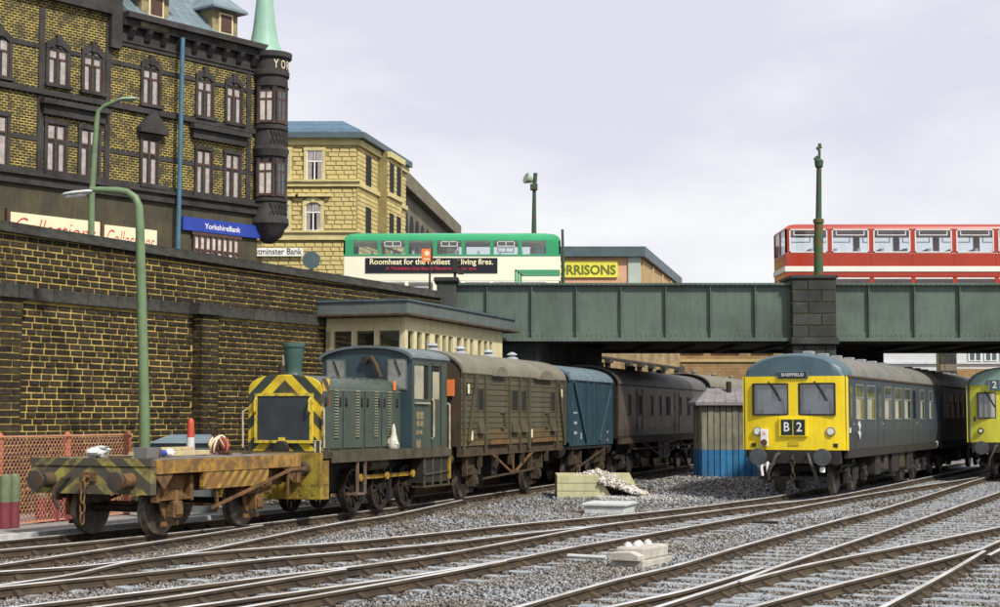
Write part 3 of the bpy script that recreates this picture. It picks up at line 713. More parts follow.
# ============================================================ BUILDINGS
def window(parent, x0, x1, z0, z1, y=0.0, depth=.16, frame=m_coal, arch_top=False, sash=m_maroon, transom=.34, lights=1, curtain=True, surround=.11, sill=True, sur=None, vbars=1, head=True):
    """a window whose surround stands proud of plane y; glazing set back"""
    sur = sur or frame
    w = x1 - x0; h = z1 - z0
    mb = MB(); p = .07
    mb.box(x0 - surround, x0, y - p, y + .02, z0, z1); mb.box(x1, x1 + surround, y - p, y + .02, z0, z1)
    if arch_top:
        n = 8; pts = [(x0 - surround, z1)] ; rise = w * .22
        inn = [(x0 + w * i / n, z1 - rise + rise * math.sin(math.pi * i / n)) for i in range(n + 1)]
        outl = [(x1 + surround - (w + 2 * surround) * i / n, z1 + .02 + (rise * .7 + .10) * math.sin(math.pi * i / n)) for i in range(n + 1)]
        mb.prism([(x0 - surround, z1 - rise - .002)] + [(x0, z1 - rise)] + inn[1:-1] + [(x1, z1 - rise), (x1 + surround, z1 - rise - .002)] + outl, y - p - .012, y + .02, 'y')
        mb.box((x0 + x1) / 2 - .09, (x0 + x1) / 2 + .09, y - p - .06, y, z1 - .03, z1 + rise * .7 + .2)
    elif head:
        mb.box(x0 - surround - .02, x1 + surround + .02, y - p - .012, y + .02, z1 + .002, z1 + .14)
    o = mb.build('window', sur, parent)
    MB().box(x0, x1, y - .004, y - .001, z0, z1).build('dark_reveal', m_void, o)
    sb = MB(); fw = .045; yy = y - .035
    sb.box(x0, x0 + fw, yy, y - .006, z0, z1); sb.box(x1 - fw, x1, yy, y - .006, z0, z1)
    sb.box(x0 + fw, x1 - fw, yy, y - .006, z0, z0 + fw); sb.box(x0 + fw, x1 - fw, yy, y - .006, z1 - fw, z1)
    zt = z1 - h * transom
    sb.box(x0 + fw, x1 - fw, yy - .01, y - .006, zt - .03, zt + .03)
    for k in range(1, vbars + 1):
        xm = x0 + w * k / (vbars + 1); sb.box(xm - .03, xm + .03, yy - .004, y - .006, z0 + fw, zt - .03)
        sb.box(xm - .02, xm + .02, yy - .004, y - .006, zt + .03, z1 - fw)
    sb.build('sash', sash, o)
    if curtain:
        cb = MB()
        nseg = vbars + 1
        for k in range(nseg):
            a = x0 + w * k / nseg + .05; b = x0 + w * (k + 1) / nseg - .05
            cw = (b - a) * random.uniform(.55, .8)
            if k % 2 == 0: cb.box(a, a + cw, y - .02, y - .012, z0 + .05, zt - .03)
            else: cb.box(b - cw, b, y - .02, y - .012, z0 + .05, zt - .03)
            cb.box(a + .01, b - .01, y - .02, y - .012, zt + .03, z1 - .05)
        cb.build('curtain', m_curtain, o)
    MB().box(x0 + .01, x1 - .01, y - .030, y - .026, z0 + .01, z1 - .01).build('pane', m_glass, o)
    if sill: MB().box(x0 - surround - .05, x1 + surround + .05, y - .17, y, z0 - .10, z0 - .002).build('sill', sur, o)
    return o

def corner_bank():
    f = Fr(-8.32, 55.0, 0.791)
    t = fthing('corner_building', 'tall blackened brick building with ochre joints, green cone turret and a blue bank sign', 'building', f)
    S = lambda px, py=120: f.at(px, py)[0]
    Z = lambda px, py: f.at(px, py)[1]
    xe = S(257)                      # right-hand end of the street front
    xl = -26.0
    zb = ROAD - .1
    ztop = Z(200, 44.5)               # underside of the main cornice
    zc = Z(200, 36)                  # cornice top
    wall = MB().prism([(xl, zb), (xe, zb), (xe, ztop), (xl, ztop)], 0.0, 9.0, 'y').build('wall', m_dbrick, t)
    # taller gabled bay at the left
    gx = S(107, 60)
    MB().prism([(xl, ztop + .002), (gx, ztop + .002), (gx, ztop + 4.2), (xl, ztop + 4.2)], -.02, 6.0, 'y').build('gable_wall', m_dbrick, t)
    MB().box(gx, gx + .42, -.22, .3, ztop - .8, ztop + 4.2).build('gable_quoin', m_coal, t)
    # horizontal mouldings, each at its own height across the whole front
    def course(zA, h, p, name='string_course', x0=xl, x1=xe): return MB().box(x0, x1, -p, .01, zA, zA + h).build(name, m_coal, t)
    zsh = Z(57, 189)                 # moulding over the shops
    course(zsh, .26, .20); course(zsh + .262, .10, .30)
    z1s = Z(57, 172.5)                 # first floor sill band
    course(z1s - .16, .16, .13)
    z2s = Z(57, 91)                 # second floor sill band
    course(z2s - .20, .17, .12)
    for py in (46, 140):              # thin bands between the brick panels
        zz = Z(30, py); course(zz, .13, .03, 'band')
    course(Z(200, 63) , .10, .05, 'band', x0=gx + .42)
    # dark piers that frame the panels
    for px in (40, 107, 248):
        x = S(px, 120); MB().box(x - .10, x + .10, -.045, .01, zsh + .37, ztop - .02).build('pier', m_coal, t)
    # main cornice with brackets
    MB().box(gx + .43, xe + .05, -.30, .01, ztop, ztop + .22).build('cornice', m_coal, t)
    MB().box(gx + .43, xe + .05, -.50, .01, ztop + .222, zc + .12).build('cornice_top', m_coal, t)
    MB().box(gx + .43, xe + .02, -.09, .008, ztop - .50, ztop - .002).build('frieze', m_coal, t)
    x = gx + .8; me = None
    while x < xe - .2:
        if me is None:
            o = MB().prism([(-.30, 0), (-.26, -.12), (-.10, -.34), (.0, -.38), (.02, 0)], -.09, .09, 'x').build('cornice_bracket', m_coal, t); me = o.data
        else: o = bpy.data.objects.new('cornice_bracket', me); COL.objects.link(o); o.parent = t
        o.location = (x, -.085, ztop - .003); x += .66
    MB().box(xl, gx, -.25, .01, ztop + .25, ztop + .75).build('gable_moulding', m_coal, t)
    # roof: mansard of slates in courses
    rz0 = zc + .12; rz1 = rz0 + 3.9; back = 3.5
    MB().prism([(-.35, rz0), (back, rz1), (7, rz1), (9, rz0)], gx + .43, xe - 1.2, 'x').build('roof', m_slate, t)
    sl = math.atan2(rz1 - rz0, back + .35); L = math.hypot(rz1 - rz0, back + .35)
    me = None; nr = 7; x0r = gx + .45; nx = 12; wx = (xe - 1.25 - x0r) / nx
    for r in range(nr):
        for c in range(nx):
            if me is None:
                o = MB().box(0, wx - .015, -.03, .012, 0, L / nr - .01).build('slate', m_slate, t); me = o.data
            else: o = bpy.data.objects.new('slate', me); COL.objects.link(o); o.parent = t
            k = r * L / nr
            o.location = (x0r + c * wx, -.35 + math.cos(sl) * k - .02, rz0 + math.sin(sl) * k + .01); o.rotation_euler = (-(math.pi / 2 - sl), 0, 0)
            o.rotation_euler = (-(math.pi / 2 - sl) + 0.0, 0, random.uniform(-.002, .002))
    # dormers
    for px in (149, 219):
        xc = S(px, 30); zz = rz0 - .35
        wd = .56
        d = MB().box(xc - wd, xc + wd, -.30, 2.2, zz, zz + 1.18).build('dormer', m_dormer, t)
        MB().box(xc - wd * .55, xc + wd * .55, -.36, -.29, zz + .38, zz + 1.10).build('dormer_window_frame', m_sbcream, d)
        MB().box(xc - wd * .42, xc + wd * .42, -.372, -.362, zz + .45, zz + 1.04).build('dormer_pane', m_maroon, d)
        MB().loft([[(xc - wd - .22, -.60, zz + 1.182), (xc + wd + .22, -.60, zz + 1.182), (xc + wd + .22, 2.6, zz + 1.182), (xc - wd - .22, 2.6, zz + 1.182)],
                   [(xc - wd - .22, -.60, zz + 1.26), (xc + wd + .22, -.60, zz + 1.26), (xc + wd + .22, 2.6, zz + 1.26), (xc - wd - .22, 2.6, zz + 1.26)],
                   [(xc - .05, .3, zz + 2.05), (xc + .05, .3, zz + 2.05), (xc + .05, 1.6, zz + 2.05), (xc - .05, 1.6, zz + 2.05)]]).build('dormer_roof', m_slate, d)
    # windows: second floor (arched heads), first floor (under a heavy lintel)
    up = [(57, 43, 86, 22), (92, 49.5, 93, 21), (150, 62.5, 106, 18.5), (204, 74.5, 118, 17), (233, 80.5, 124, 16.5)]
    lo = [(55, 123.5, 173, 22), (88.5, 129, 178, 21), (148.5, 138.5, 186, 18), (203, 149.5, 196.5, 17), (231.5, 153.5, 201, 16.5)]
    for px, ya, yb, w in up + [(-2, 33, 77, 24)]:
        a, b = S(px - w / 2, (ya + yb) / 2), S(px + w / 2, (ya + yb) / 2); iw = (b - a) * .84; c = (a + b) / 2
        window(t, c - iw / 2, c + iw / 2, Z(px, yb - 1), Z(px, ya + 2), 0, arch_top=True, surround=(b - a) * .13, transom=.36)
    for px, ya, yb, w in lo + [(-4, 114, 166, 24)]:
        a, b = S(px - w / 2, (ya + yb) / 2), S(px + w / 2, (ya + yb) / 2); iw = (b - a) * .82; c = (a + b) / 2
        window(t, c - iw / 2, c + iw / 2, Z(px, yb - 1), Z(px, ya + 1), 0, surround=(b - a) * .12, transom=.32, vbars=1)
    # lintels shared by the pairs, pediment over the single window, brackets under the sills
    for pa, pb, ya in ((41, 103, 113), (191, 244, 139.5)):
        a, b = S(pa, 115), S(pb, 125); zz = Z((pa + pb) / 2, ya + (3 if pa > 100 else 6))
        l = MB().box(a, b, -.16, .01, zz, zz + .30).build('lintel', m_coal, t)
        MB().box(a - .1, b + .1, -.30, .01, zz + .302, zz + .46).build('lintel_cap', m_coal, l)
    a, b = S(136, 125), S(164, 125); zz = Z(150, 134)
    MB().prism([(a, zz), (b, zz), (b, zz + .15), ((a + b) / 2, zz + .75), (a, zz + .15)], -.26, .01, 'y').build('pediment', m_coal, t)
    for pa, pb, yb in ((41, 103, 182), (137, 163, 192), (190, 246, 203)):
        a, b = S(pa, 180), S(pb, 190); zz = Z((pa + pb) / 2, yb)
        MB().box(a, b, -.22, .01, zz + .1, zz + .24).build('balcony_sill', m_coal, t)
        n = 2 if pb - pa < 40 else 4
        for k in range(n):
            xx = a + (b - a) * (k + .5) / n
            MB().prism([(-.2, 0), (0, -.45), (.0, 0)], xx - .09, xx + .09, 'x').build('sill_bracket', m_coal, t).location = (0, -.005, zz + .095)
        MB().box(a + .1, b - .1, -.06, .01, zz - .55, zz + .09).build('apron_panel', m_coal, t)
    a, b = S(60, 5), S(101, 5)
    window(t, a + .1, b - .1, ztop + 1.6, ztop + 3.6, -.02, transom=.3, vbars=4, surround=.12)
    # ground floor
    MB().prism([(xl, zb), (xe, zb), (xe, zsh), (xl, zsh)], -.07, -.001, 'y').build('shopfront', m_olive, t)
    for pa, pb, ya, yb in ((7, 97, 211.5, 236), (101, 154, 224.5, 246)):
        a, b = S(pa, 225), S(pb, 230); z1 = Z((pa + pb) / 2, ya + (pb - pa) * .5 * .125); z0 = z1 - 1.05
        o = MB().box(a, b, -.15, -.072, z0, z1).build('shop_sign', m_cream, t)
        text('Collections', (b - a) * .90, .55, m_redink, o, (a + (b - a) * .05, -.156, z1 - .68), shear=.38, offset=-.012)
        MB().box(a - .14, a - .02, -.2, -.072, z0 - .9, z1 + .1).build('shop_pilaster', m_maroon, t)
    a, b = S(179, 230), S(256.5, 230); z1 = Z(218, 221.5); z0 = z1 - (f.z(218, 221.5) - f.z(218, 234.5)) * 1.0
    o = MB().box(a, b, -.20, -.072, z0, z1).build('bank_sign', m_blue, t)
    text('YorkshireBank', (b - a) * .46, (z1 - z0) * .42, m_white, o, (a + (b - a) * .27, -.206, z0 + (z1 - z0) * .26), offset=.012)
    a, b = S(191, 245), S(236, 245)
    sw = MB().box(a, b, -.12, -.072, ROAD + .6, z0 - .12).build('shop_window', m_curtain, t)
    fb = MB()
    for k in range(9):
        x = a + (b - a) * k / 8; fb.box(x - .04, x + .04, -.17, -.121, ROAD + .6, z0 - .12)
    fb.box(a - .1, b + .1, -.19, -.121, z0 - .12, z0 - .02); fb.box(a, b, -.165, -.121, z0 - .62, z0 - .56)
    for k in range(4):
        x = a + (b - a) * (k + .5) / 4; fb.bar((x - .2, -.14, z0 - .95), (x + .2, -.14, z0 - .62), .05, .04)
    fb.build('leaded_frame', m_maroon, sw)
    # downpipe
    pa = f.at(182, 38, -.35); pb = f.at(177.5, 243, -.35)
    MB().tube([(pa[0], -.38, pa[1]), (pb[0] * .5 + pa[0] * .5, -.38, (pa[1] + pb[1]) / 2), (pb[0], -.38, pb[1]), (pb[0], -.38, ROAD)], .075, 8).build('downpipe', m_pipe, t, smooth=True)
    # round oriel on the corner
    r = .60; q = atY(269.8, 150, 55.1); q = Vector((q.x - f.o.x, q.y - f.o.y)); cx = q.dot(f.d); cy = q.dot(f.l)
    MB().box(xe - .1, cx, -.02, .8, zsh, ztop).build('corner_wall', m_coal, t)
    z_bot, z_o1, z_sill1, z_win1b = ROAD + 1.9, Z(257, 226), 0, 0
    def zz(py): return Z(258, py)
    o = MB().lathe([(.15, zz(243)), (.45, zz(236)), (r * .92, zz(229)), (r * 1.15, zz(224)), (r * 1.12, zz(219)), (r * .98, zz(216)), (r * .96, zz(203)), (r * 1.05, zz(202)),
                    (r * 1.05, zz(199)), (r * .90, zz(198.5)), (r * .90, zz(158)), (r * 1.02, zz(157)), (r * 1.12, zz(150)), (r * 1.0, zz(146)), (r * .96, zz(131)), (r * 1.05, zz(130)),
                    (r * 1.05, zz(126)), (r * .90, zz(125.5)), (r * .90, zz(88)), (r * 1.02, zz(87)), (r * 1.0, zz(78)), (r * 1.12, zz(76)), (r * 1.12, zz(72)), (r * 1.05, zz(71)), (r * 1.05, zz(60)), (r * 1.22, zz(58)), (r * 1.25, zz(53)), (.2, zz(52.5))], 28, (cx, cy, 0)).build('oriel', m_coal, t, smooth=True)
    zl = lambda py: zz(py)
    # cone roof
    hc = zz(0) - zz(53)
    prof = [(r * 1.12, 0), (r * .98, .10 * hc), (r * .80, .24 * hc), (r * .66, .5 * hc), (r * .50, hc), (r * .30, hc * 1.6), (.03, hc * 2.4)]
    MB().lathe([(a_ * 1.0, z_ + zz(52.6)) for a_, z_ in prof], 28, (cx - .12, cy + .20, 0)).build('turret_cone', m_copper, t, smooth=True)
    # oriel windows and colonnettes
    for ya, yb in ((88, 124), (159.5, 197)):
        for ang in (-148, -92, -36):
            th = R(ang); c_, s_ = math.cos(th), math.sin(th)
            rr = r * .90
            def pt(u, out, z): return (cx + c_ * (rr + out) - s_ * u, cy + s_ * (rr + out) + c_ * u, z)
            w = .27 if ang < -100 else .20; z0, z1 = zz(yb), zz(ya + 4)
            fr_ = MB().loft([[pt(-w, -.1, z0), pt(w, -.1, z0), pt(w, -.1, z1), pt(-w, -.1, z1)], [pt(-w, .04, z0), pt(w, .04, z0), pt(w, .04, z1), pt(-w, .04, z1)]]).build('oriel_window', m_maroon, t)
            cu = MB(); zt = z1 - (z1 - z0) * .28
            for u0, u1, a, b in ((-w + .07, -.04, z0 + .08, zt - .05), (.04, w - .07, z0 + .08, zt - .05), (-w + .07, -.03, zt + .04, z1 - .06), (.03, w - .07, zt + .04, z1 - .06)):
                cu.loft([[pt(u0, .03, a), pt(u1, .03, a), pt(u1, .03, b), pt(u0, .03, b)], [pt(u0, .052, a), pt(u1, .052, a), pt(u1, .052, b), pt(u0, .052, b)]])
            cu.build('pane', m_curtain if ang < -100 else m_lead, fr_)
        for ang in (-178, -122, -66, -10):
            th = R(ang); MB().lathe([(.10, zz(yb + 1)), (.08, zz(yb - 2)), (.08, zz(ya + 3)), (.12, zz(ya))], 8, (cx + math.cos(th) * r * .95, cy + math.sin(th) * r * .95, 0)).build('colonnette', m_coal, t, smooth=True)
    # lattice balconies
    for ya, yb in ((132, 145), (204, 215)):
        lb = MB(); n = 14
        for k in range(n):
            a0 = R(-130 + 190 * k / n); a1 = R(-130 + 190 * (k + 1) / n); q = r * 1.0
            p = lambda a, z: (cx + q * math.cos(a), cy + q * math.sin(a), z)
            lb.bar(p(a0, zz(yb)), p(a1, zz(ya)), .045, .045); lb.bar(p(a1, zz(yb)), p(a0, zz(ya)), .045, .045)
        lb.build('lattice', m_black, t)
    # raised letters round the turret drum
    for i, ch in enumerate('YORKSHIRE'):
        th = R(-124 + i * 25); q = r * 1.07
        o = text(ch, .17, .30, m_cream, t, (cx + q * math.cos(th), cy + q * math.sin(th), zz(69.8)))
        o.rotation_euler = (0, 0, th + math.pi / 2)
    for i, ch in enumerate('BANK'):
        th = R(-62 + i * 25); q = r * 1.14
        o = text(ch, .17, .26, m_cream, t, (cx + q * math.cos(th), cy + q * math.sin(th), zz(81)))
        o.rotation_euler = (0, 0, th + math.pi / 2)
    # return front round the corner
    MB().box(xe - .02, xe - .005, .4, 8.8, zb + .1, ztop - .1).build('return_wall', m_coal, t)
corner_bank()

def stone_bank():
    f = Fr(0, 75.0, None); t = fthing('stone_bank_building', 'yellow stone bank building with blue slate roof, right of the blackened corner building', 'building', f)
    X = lambda px: f.at(px, 200)[0]; Z = lambda py: f.at(320, py)[1]
    x1 = X(356.5); x0 = -24.0; zt = Z(139)
    g = Fr(x1, 75.0, 0.20)
    k2 = g.s(405, 0, 170)
    e = Vector((g.d.x, g.d.y)) * k2
    # main body follows the receding side
    foot = [(x0, 0), (x1, 0), (x1 + e.x, e.y), (x0, e.y)]
    MB().prism(foot, ROAD - .1, zt, 'z').build('wall', m_bankd, t)
    # ashlar blocks on the front
    wins = [(314.5, 150.5, 181, 16), (313.5, 202, 231, 16), (281, 150.5, 181, 16), (281, 202, 231, 16), (250, 150, 181, 16), (250, 202, 231, 16)]
    wr = []
    for px, ya, yb, w in wins:
        a, b = X(px - w / 2 - 2.2), X(px + w / 2 + 2.2); wr.append((a, b, Z(yb + 2), Z(ya - 2.5)))
    bl = rows(X(262), x1, Z(279), zt - .3, .45, .215, random.Random(2), .2)
    bands = [(Z(186.5), Z(182)), (Z(240), Z(233))]
    out = []
    for a, b, c, d in bl:
        if any(c < q1 and d > q0 for q0, q1 in bands): continue
        sk = False
        for wa, wb, wc, wd in wr:
            if a < wb and b > wa and c < wd and d > wc:
                if a < wa - .2: b = wa
                elif b > wb + .2: a = wb
                else: sk = True
        if not sk: out.append((a, b, c, d))
    masonry(t, out, -.03, .035, .10, m_bank, m_bank, 280, name='ashlar_block', stuffname='ashlar')
    for q0, q1 in bands + [(zt - .3, zt - .05)]:
        MB().box(x0, x1 + .08, -.14, .0, q0, q1).build('string_course', m_banktrim, t)
        MB().box(x0, x1 + .16, -.24, .0, q1 + .002, q1 + .10).build('string_course_cap', m_banktrim, t)
    for (px, ya, yb, w), (wa, wb, wc, wd) in zip(wins, wr):
        a, b = X(px - w / 2), X(px + w / 2)
        window(t, a, b, Z(yb), Z(ya), -.03, frame=m_banktrim, sash=m_white, arch_top=ya > 190, surround=.13, transom=.36, vbars=1 if ya > 190 else 1)
        if ya > 190: MB().box(a - .45, b + .45, -.26, -.03, Z(ya - 7), Z(ya - 5)).build('window_hood', m_banktrim, t)
    so = MB().box(X(240), X(304), -.22, -.15, Z(256.5), Z(248.5)).build('name_board', m_white, t)
    text('Westminster Bank', X(304) - X(245.5), .30, m_black, so, (X(244.5), -.226, Z(255)), offset=.012)
    # receding side, modelled in its own direction
    sd = thing('side_front', None, None, g.o, g.a); sd.parent = t; sd.location = (g.o.x - f.o.x, 0, 0)
    sb = MB().box(0, k2, -.02, .0, Z(240), zt - .02)
    sb.build('side_facing', m_bankd, sd)
    p0, p1 = g.s(377, 0, 170), g.s(391.5, 0, 170)        # projecting bay
    sides = [(0.02, p0, -.05), (p0, p1, -.55), (p1, k2, -.05)]
    for i, (a, b, y) in enumerate(sides):
        blocks = rows(a + .02, b - .02, ROAD, zt - .3, .8, .215, random.Random(4), .2)
        if i == 1: MB().box(a, b, -.50, -.02, ROAD, zt - .02).build('bay', m_bankd, sd)
        mb = MB()
        for (q, r_, c, d) in blocks: mb.box(q + .02, r_ - .02, y - .012, y + .08, c + .018, d - .018)
        mb.build('side_ashlar', m_bank, sd, kind='stuff')
        MB().box(a - .05, b + .05, y - .18, y + .02, zt - .32, zt - .04).build('side_cornice', m_banktrim, sd)
        for q0, q1 in bands: MB().box(a - .02, b + .02, y - .12, y + .02, q0, q1).build('side_string_course', m_banktrim, sd)
        n = 2 if i == 1 else 1
        for k in range(n):
            c = a + (b - a) * (k + .5 + (0 if n == 2 else .0)) / n; w = (b - a) * (.13 if n == 2 else .12)
            for ya, yb in ((150, 182), (203, 232)):
                MB().box(c - w, c + w, y - .05, y - .014, Z(yb), Z(ya)).build('side_window', m_void, sd)
    # roof
    zr = Z(113.5); ov = .4
    MB().loft([[(x0, -ov, zt), (x1 + ov, -ov, zt), (x1 + e.x + ov, e.y, zt), (x0, e.y, zt)], [(x0, -ov, zt + .28), (x1 + ov, -ov, zt + .28), (x1 + e.x + ov, e.y, zt + .28), (x0, e.y, zt + .28)]]).build('gutter', m_lead, t)
    zz0 = zt + .283; rb = 2.2
    MB().loft([[(x0, -ov + .1, zz0), (x1 + .3, -ov + .1, zz0), (x1 + e.x + .3, e.y, zz0), (x0, e.y, zz0)], [(x0, rb, zr), (x1 - .9, rb, zr), (x1 + e.x - 1.1, e.y, zr), (x0, e.y, zr)]]).build('roof', m_broof, t)
    n = 8
    for k in range(n):
        a = k / n; y_ = -ov + .1 + (rb + ov - .1) * a; z_ = zz0 + (zr - zz0) * a
        xr = x1 + .3 + (-.9 - .3) * a
        MB().box(x0, xr - .05, y_ - .07, y_ + .12, z_ + .0, z_ + .10).build('slate_course', m_broof, t)
stone_bank()

def warehouse():
    # low smoky building that continues behind the stone bank
    a = atY(404, 187, 92); b = atY(457, 214.5, 118)
    t = thing('stone_warehouse', 'low smoke stained stone building with arched windows behind the yellow stone bank', 'building', (a.x, a.y, 0), math.atan2(b.y - a.y, b.x - a.x))
    L = math.hypot(b.x - a.x, b.y - a.y); zt = (a.z + b.z) / 2
    MB().box(-3, L, 0, 9, ROAD - .1, zt - .8).build('wall', m_far, t)
    MB().box(-3, L + .2, -.3, 9.2, zt - .8, zt).build('parapet', m_far, t)
    MB().box(-3, L + .3, -.5, .0, zt - 1.1, zt - .82).build('cornice', m_far, t)
    for k in range(9):
        x = .6 + k * (L * .8) / 9
        pts = [(x - .75, ROAD + 1), (x + .75, ROAD + 1)] + [(x + .75 * math.cos(R(q)), ROAD + 8.1 + .95 * math.sin(R(q))) for q in range(0, 181, 30)]
        MB().prism(pts, -.06, .05, 'y').build('arched_window', m_void, t)
        MB().box(x + 1.0, x + 1.3, -.25, -.0, ROAD, ROAD + 6.5).build('pier', m_far, t)
warehouse()

def supermarket():
    Y0 = 85.0; f = Fr(0, Y0); t = fthing('supermarket', 'flat roofed pink supermarket with a yellow name board behind the bridge', 'building', f)
    X = lambda px: f.at(px, 260)[0]; Z = lambda py: f.at(600, py)[1]
    x1 = X(640); x0 = X(534); zt = Z(247); e = Vector((.22, 1)) * 19; zf = Z(257)
    MB().prism([(x0, 0), (x1, 0), (x1 + e.x, e.y), (x0, e.y)], ROAD - .1, zf, 'z').build('wall', m_morr, t)
    MB().prism([(x0 - .2, -.35), (x1 + .25, -.35), (x1 + e.x + .25, e.y + .2), (x0, e.y + .2)], zf + .002, zt, 'z').build('roof_fascia', m_lead, t)
    MB().box(X(628), x1 + .02, -.10, .3, ROAD, zf).build('corner_column', m_morrc, t)
    o = MB().box(X(538.5), X(617.5), -.12, -.002, Z(277.5), Z(261)).build('name_board', m_morry, t)
    w = X(615.5) - X(565); full = w / 6.55 * 9
    text('MORRISONS', full, (Z(265) - Z(275)), m_morrt, o, (X(615.5) - full, -.13, Z(275)), offset=.032)
    g = Fr(x1, Y0, .22)
    s2 = thing('side_wall', None, None, (x1, 0, 0), g.a); s2.parent = t
    for k in range(4):
        a = .6 + k * 4.6
        MB().box(a, a + 3.9, -.06, .05, ROAD, zf - .1).build('side_panel', m_tan, s2)
        MB().box(a + 4.0, a + 4.45, -.14, .05, ROAD, zf - .1).build('side_pier', m_morr, s2)
supermarket()

# ------------------------------------------------------------ things seen under the bridge
def cutting_wall():
    f = Fr(1.0, 58.3, 0.325); t = fthing('cutting_wall', 'sandy brick wall with dark piers seen under the bridge behind the brown coach', 'wall', f)
    MB().box(0, 27.5, 0, .5, -.3, 5.6).build('wall', m_cut, t)
    MB().box(0, 27.5, -.12, .5, 5.603, 5.85).build('coping', m_coping, t)
    MB().box(0, 27.5, -.05, -.0, 4.62, 4.70).build('band', m_coping, t)
    for px in (606, 626, 638, 649, 661.5, 675, 690):
        x = f.s(px, 0, 362)
        p = MB().box(x - .16, x + .16, -.16, -.051, -.3, 4.42).build('pier', m_coping, t)
        MB().box(x - .28, x + .28, -.26, -.051, 4.423, 4.6).build('pier_cap', m_coping, p)
cutting_wall()
def brick_house():
    f = Fr(0, 93.0); t = fthing('brick_works', 'orange brown brick building with pale window frames beyond the bridge, left of the pier', 'building', f)
    X = lambda px: f.at(px, 355)[0]; Z = lambda py: f.at(700, py)[1]
    MB().box(X(600), X(793), 0, 8, -.3, 8.6).build('wall', m_brownb, t)
    MB().box(X(600), X(793), -.1, 0, Z(362), Z(359)).build('band', m_tan, t)
    for a, b in ((676, 704), (712, 740), (752, 774)):
        o = MB().box(X(a), X(b), -.12, -.0, Z(353), Z(340)).build('window_frame', m_morr if a < 700 else m_render, t)
        MB().box(X(a) + .15, X(b) - .15, -.14, -.122, Z(352), Z(340)).build('pane', m_void if a > 710 else m_orsign, o)
brick_house()
def white_block():
    f = Fr(0, 99.0); t = fthing('white_rendered_building', 'white rendered building with tall windows beyond the bridge above the railcar roofs', 'building', f)
    X = lambda px: f.at(px, 355)[0]; Z = lambda py: f.at(900, py)[1]
    MB().box(X(795), X(1090), 0, 5, -.3, 8.5).build('wall', m_render, t)
    MB().box(X(795), X(1090), -.15, 0, Z(364), Z(362)).build('band', m_pale, t)
    MB().box(X(945), X(1090), -.3, 0, -.2, Z(369)).build('brown_brick_base', m_brownb, t)  # plain brown brick block along the foot of the wall
    for a in (968, 984, 1000, 1016):
        o = MB().box(X(a), X(a + 13), -.1, 0, Z(361), Z(345)).build('window', m_white, t)
        MB().box(X(a + 1.5), X(a + 6), -.12, -.102, Z(360), Z(346)).build('pane', m_lead, o)
        MB().box(X(a + 7.5), X(a + 12), -.12, -.102, Z(360), Z(346)).build('pane', m_lead, o)
white_block()
def stone_pillar():
    f = Fr(0, 88.0); t = fthing('stone_pillar', 'square stone pillar in front of the white rendered building', 'pillar', f)
    X = lambda px: f.at(px, 355)[0]
    c0, c1 = X(940), X(957)
    MB().box(c0 + .03, c1 - .03, .05, .9, -.2, 8.2).build('core', m_bankd, t)
    z = -.2; k = 0; me = None
    while z < 8.1:
        for a, b in ((c0, (c0 + c1) / 2 + (.2 if k % 2 else -.2)), ((c0 + c1) / 2 + (.2 if k % 2 else -.2), c1)):
            MB().box(a + .02, b - .02, 0, .3, z + .02, z + .38).build('stone', m_pier if k % 3 else m_far, t)
        z += .4; k += 1
stone_pillar()
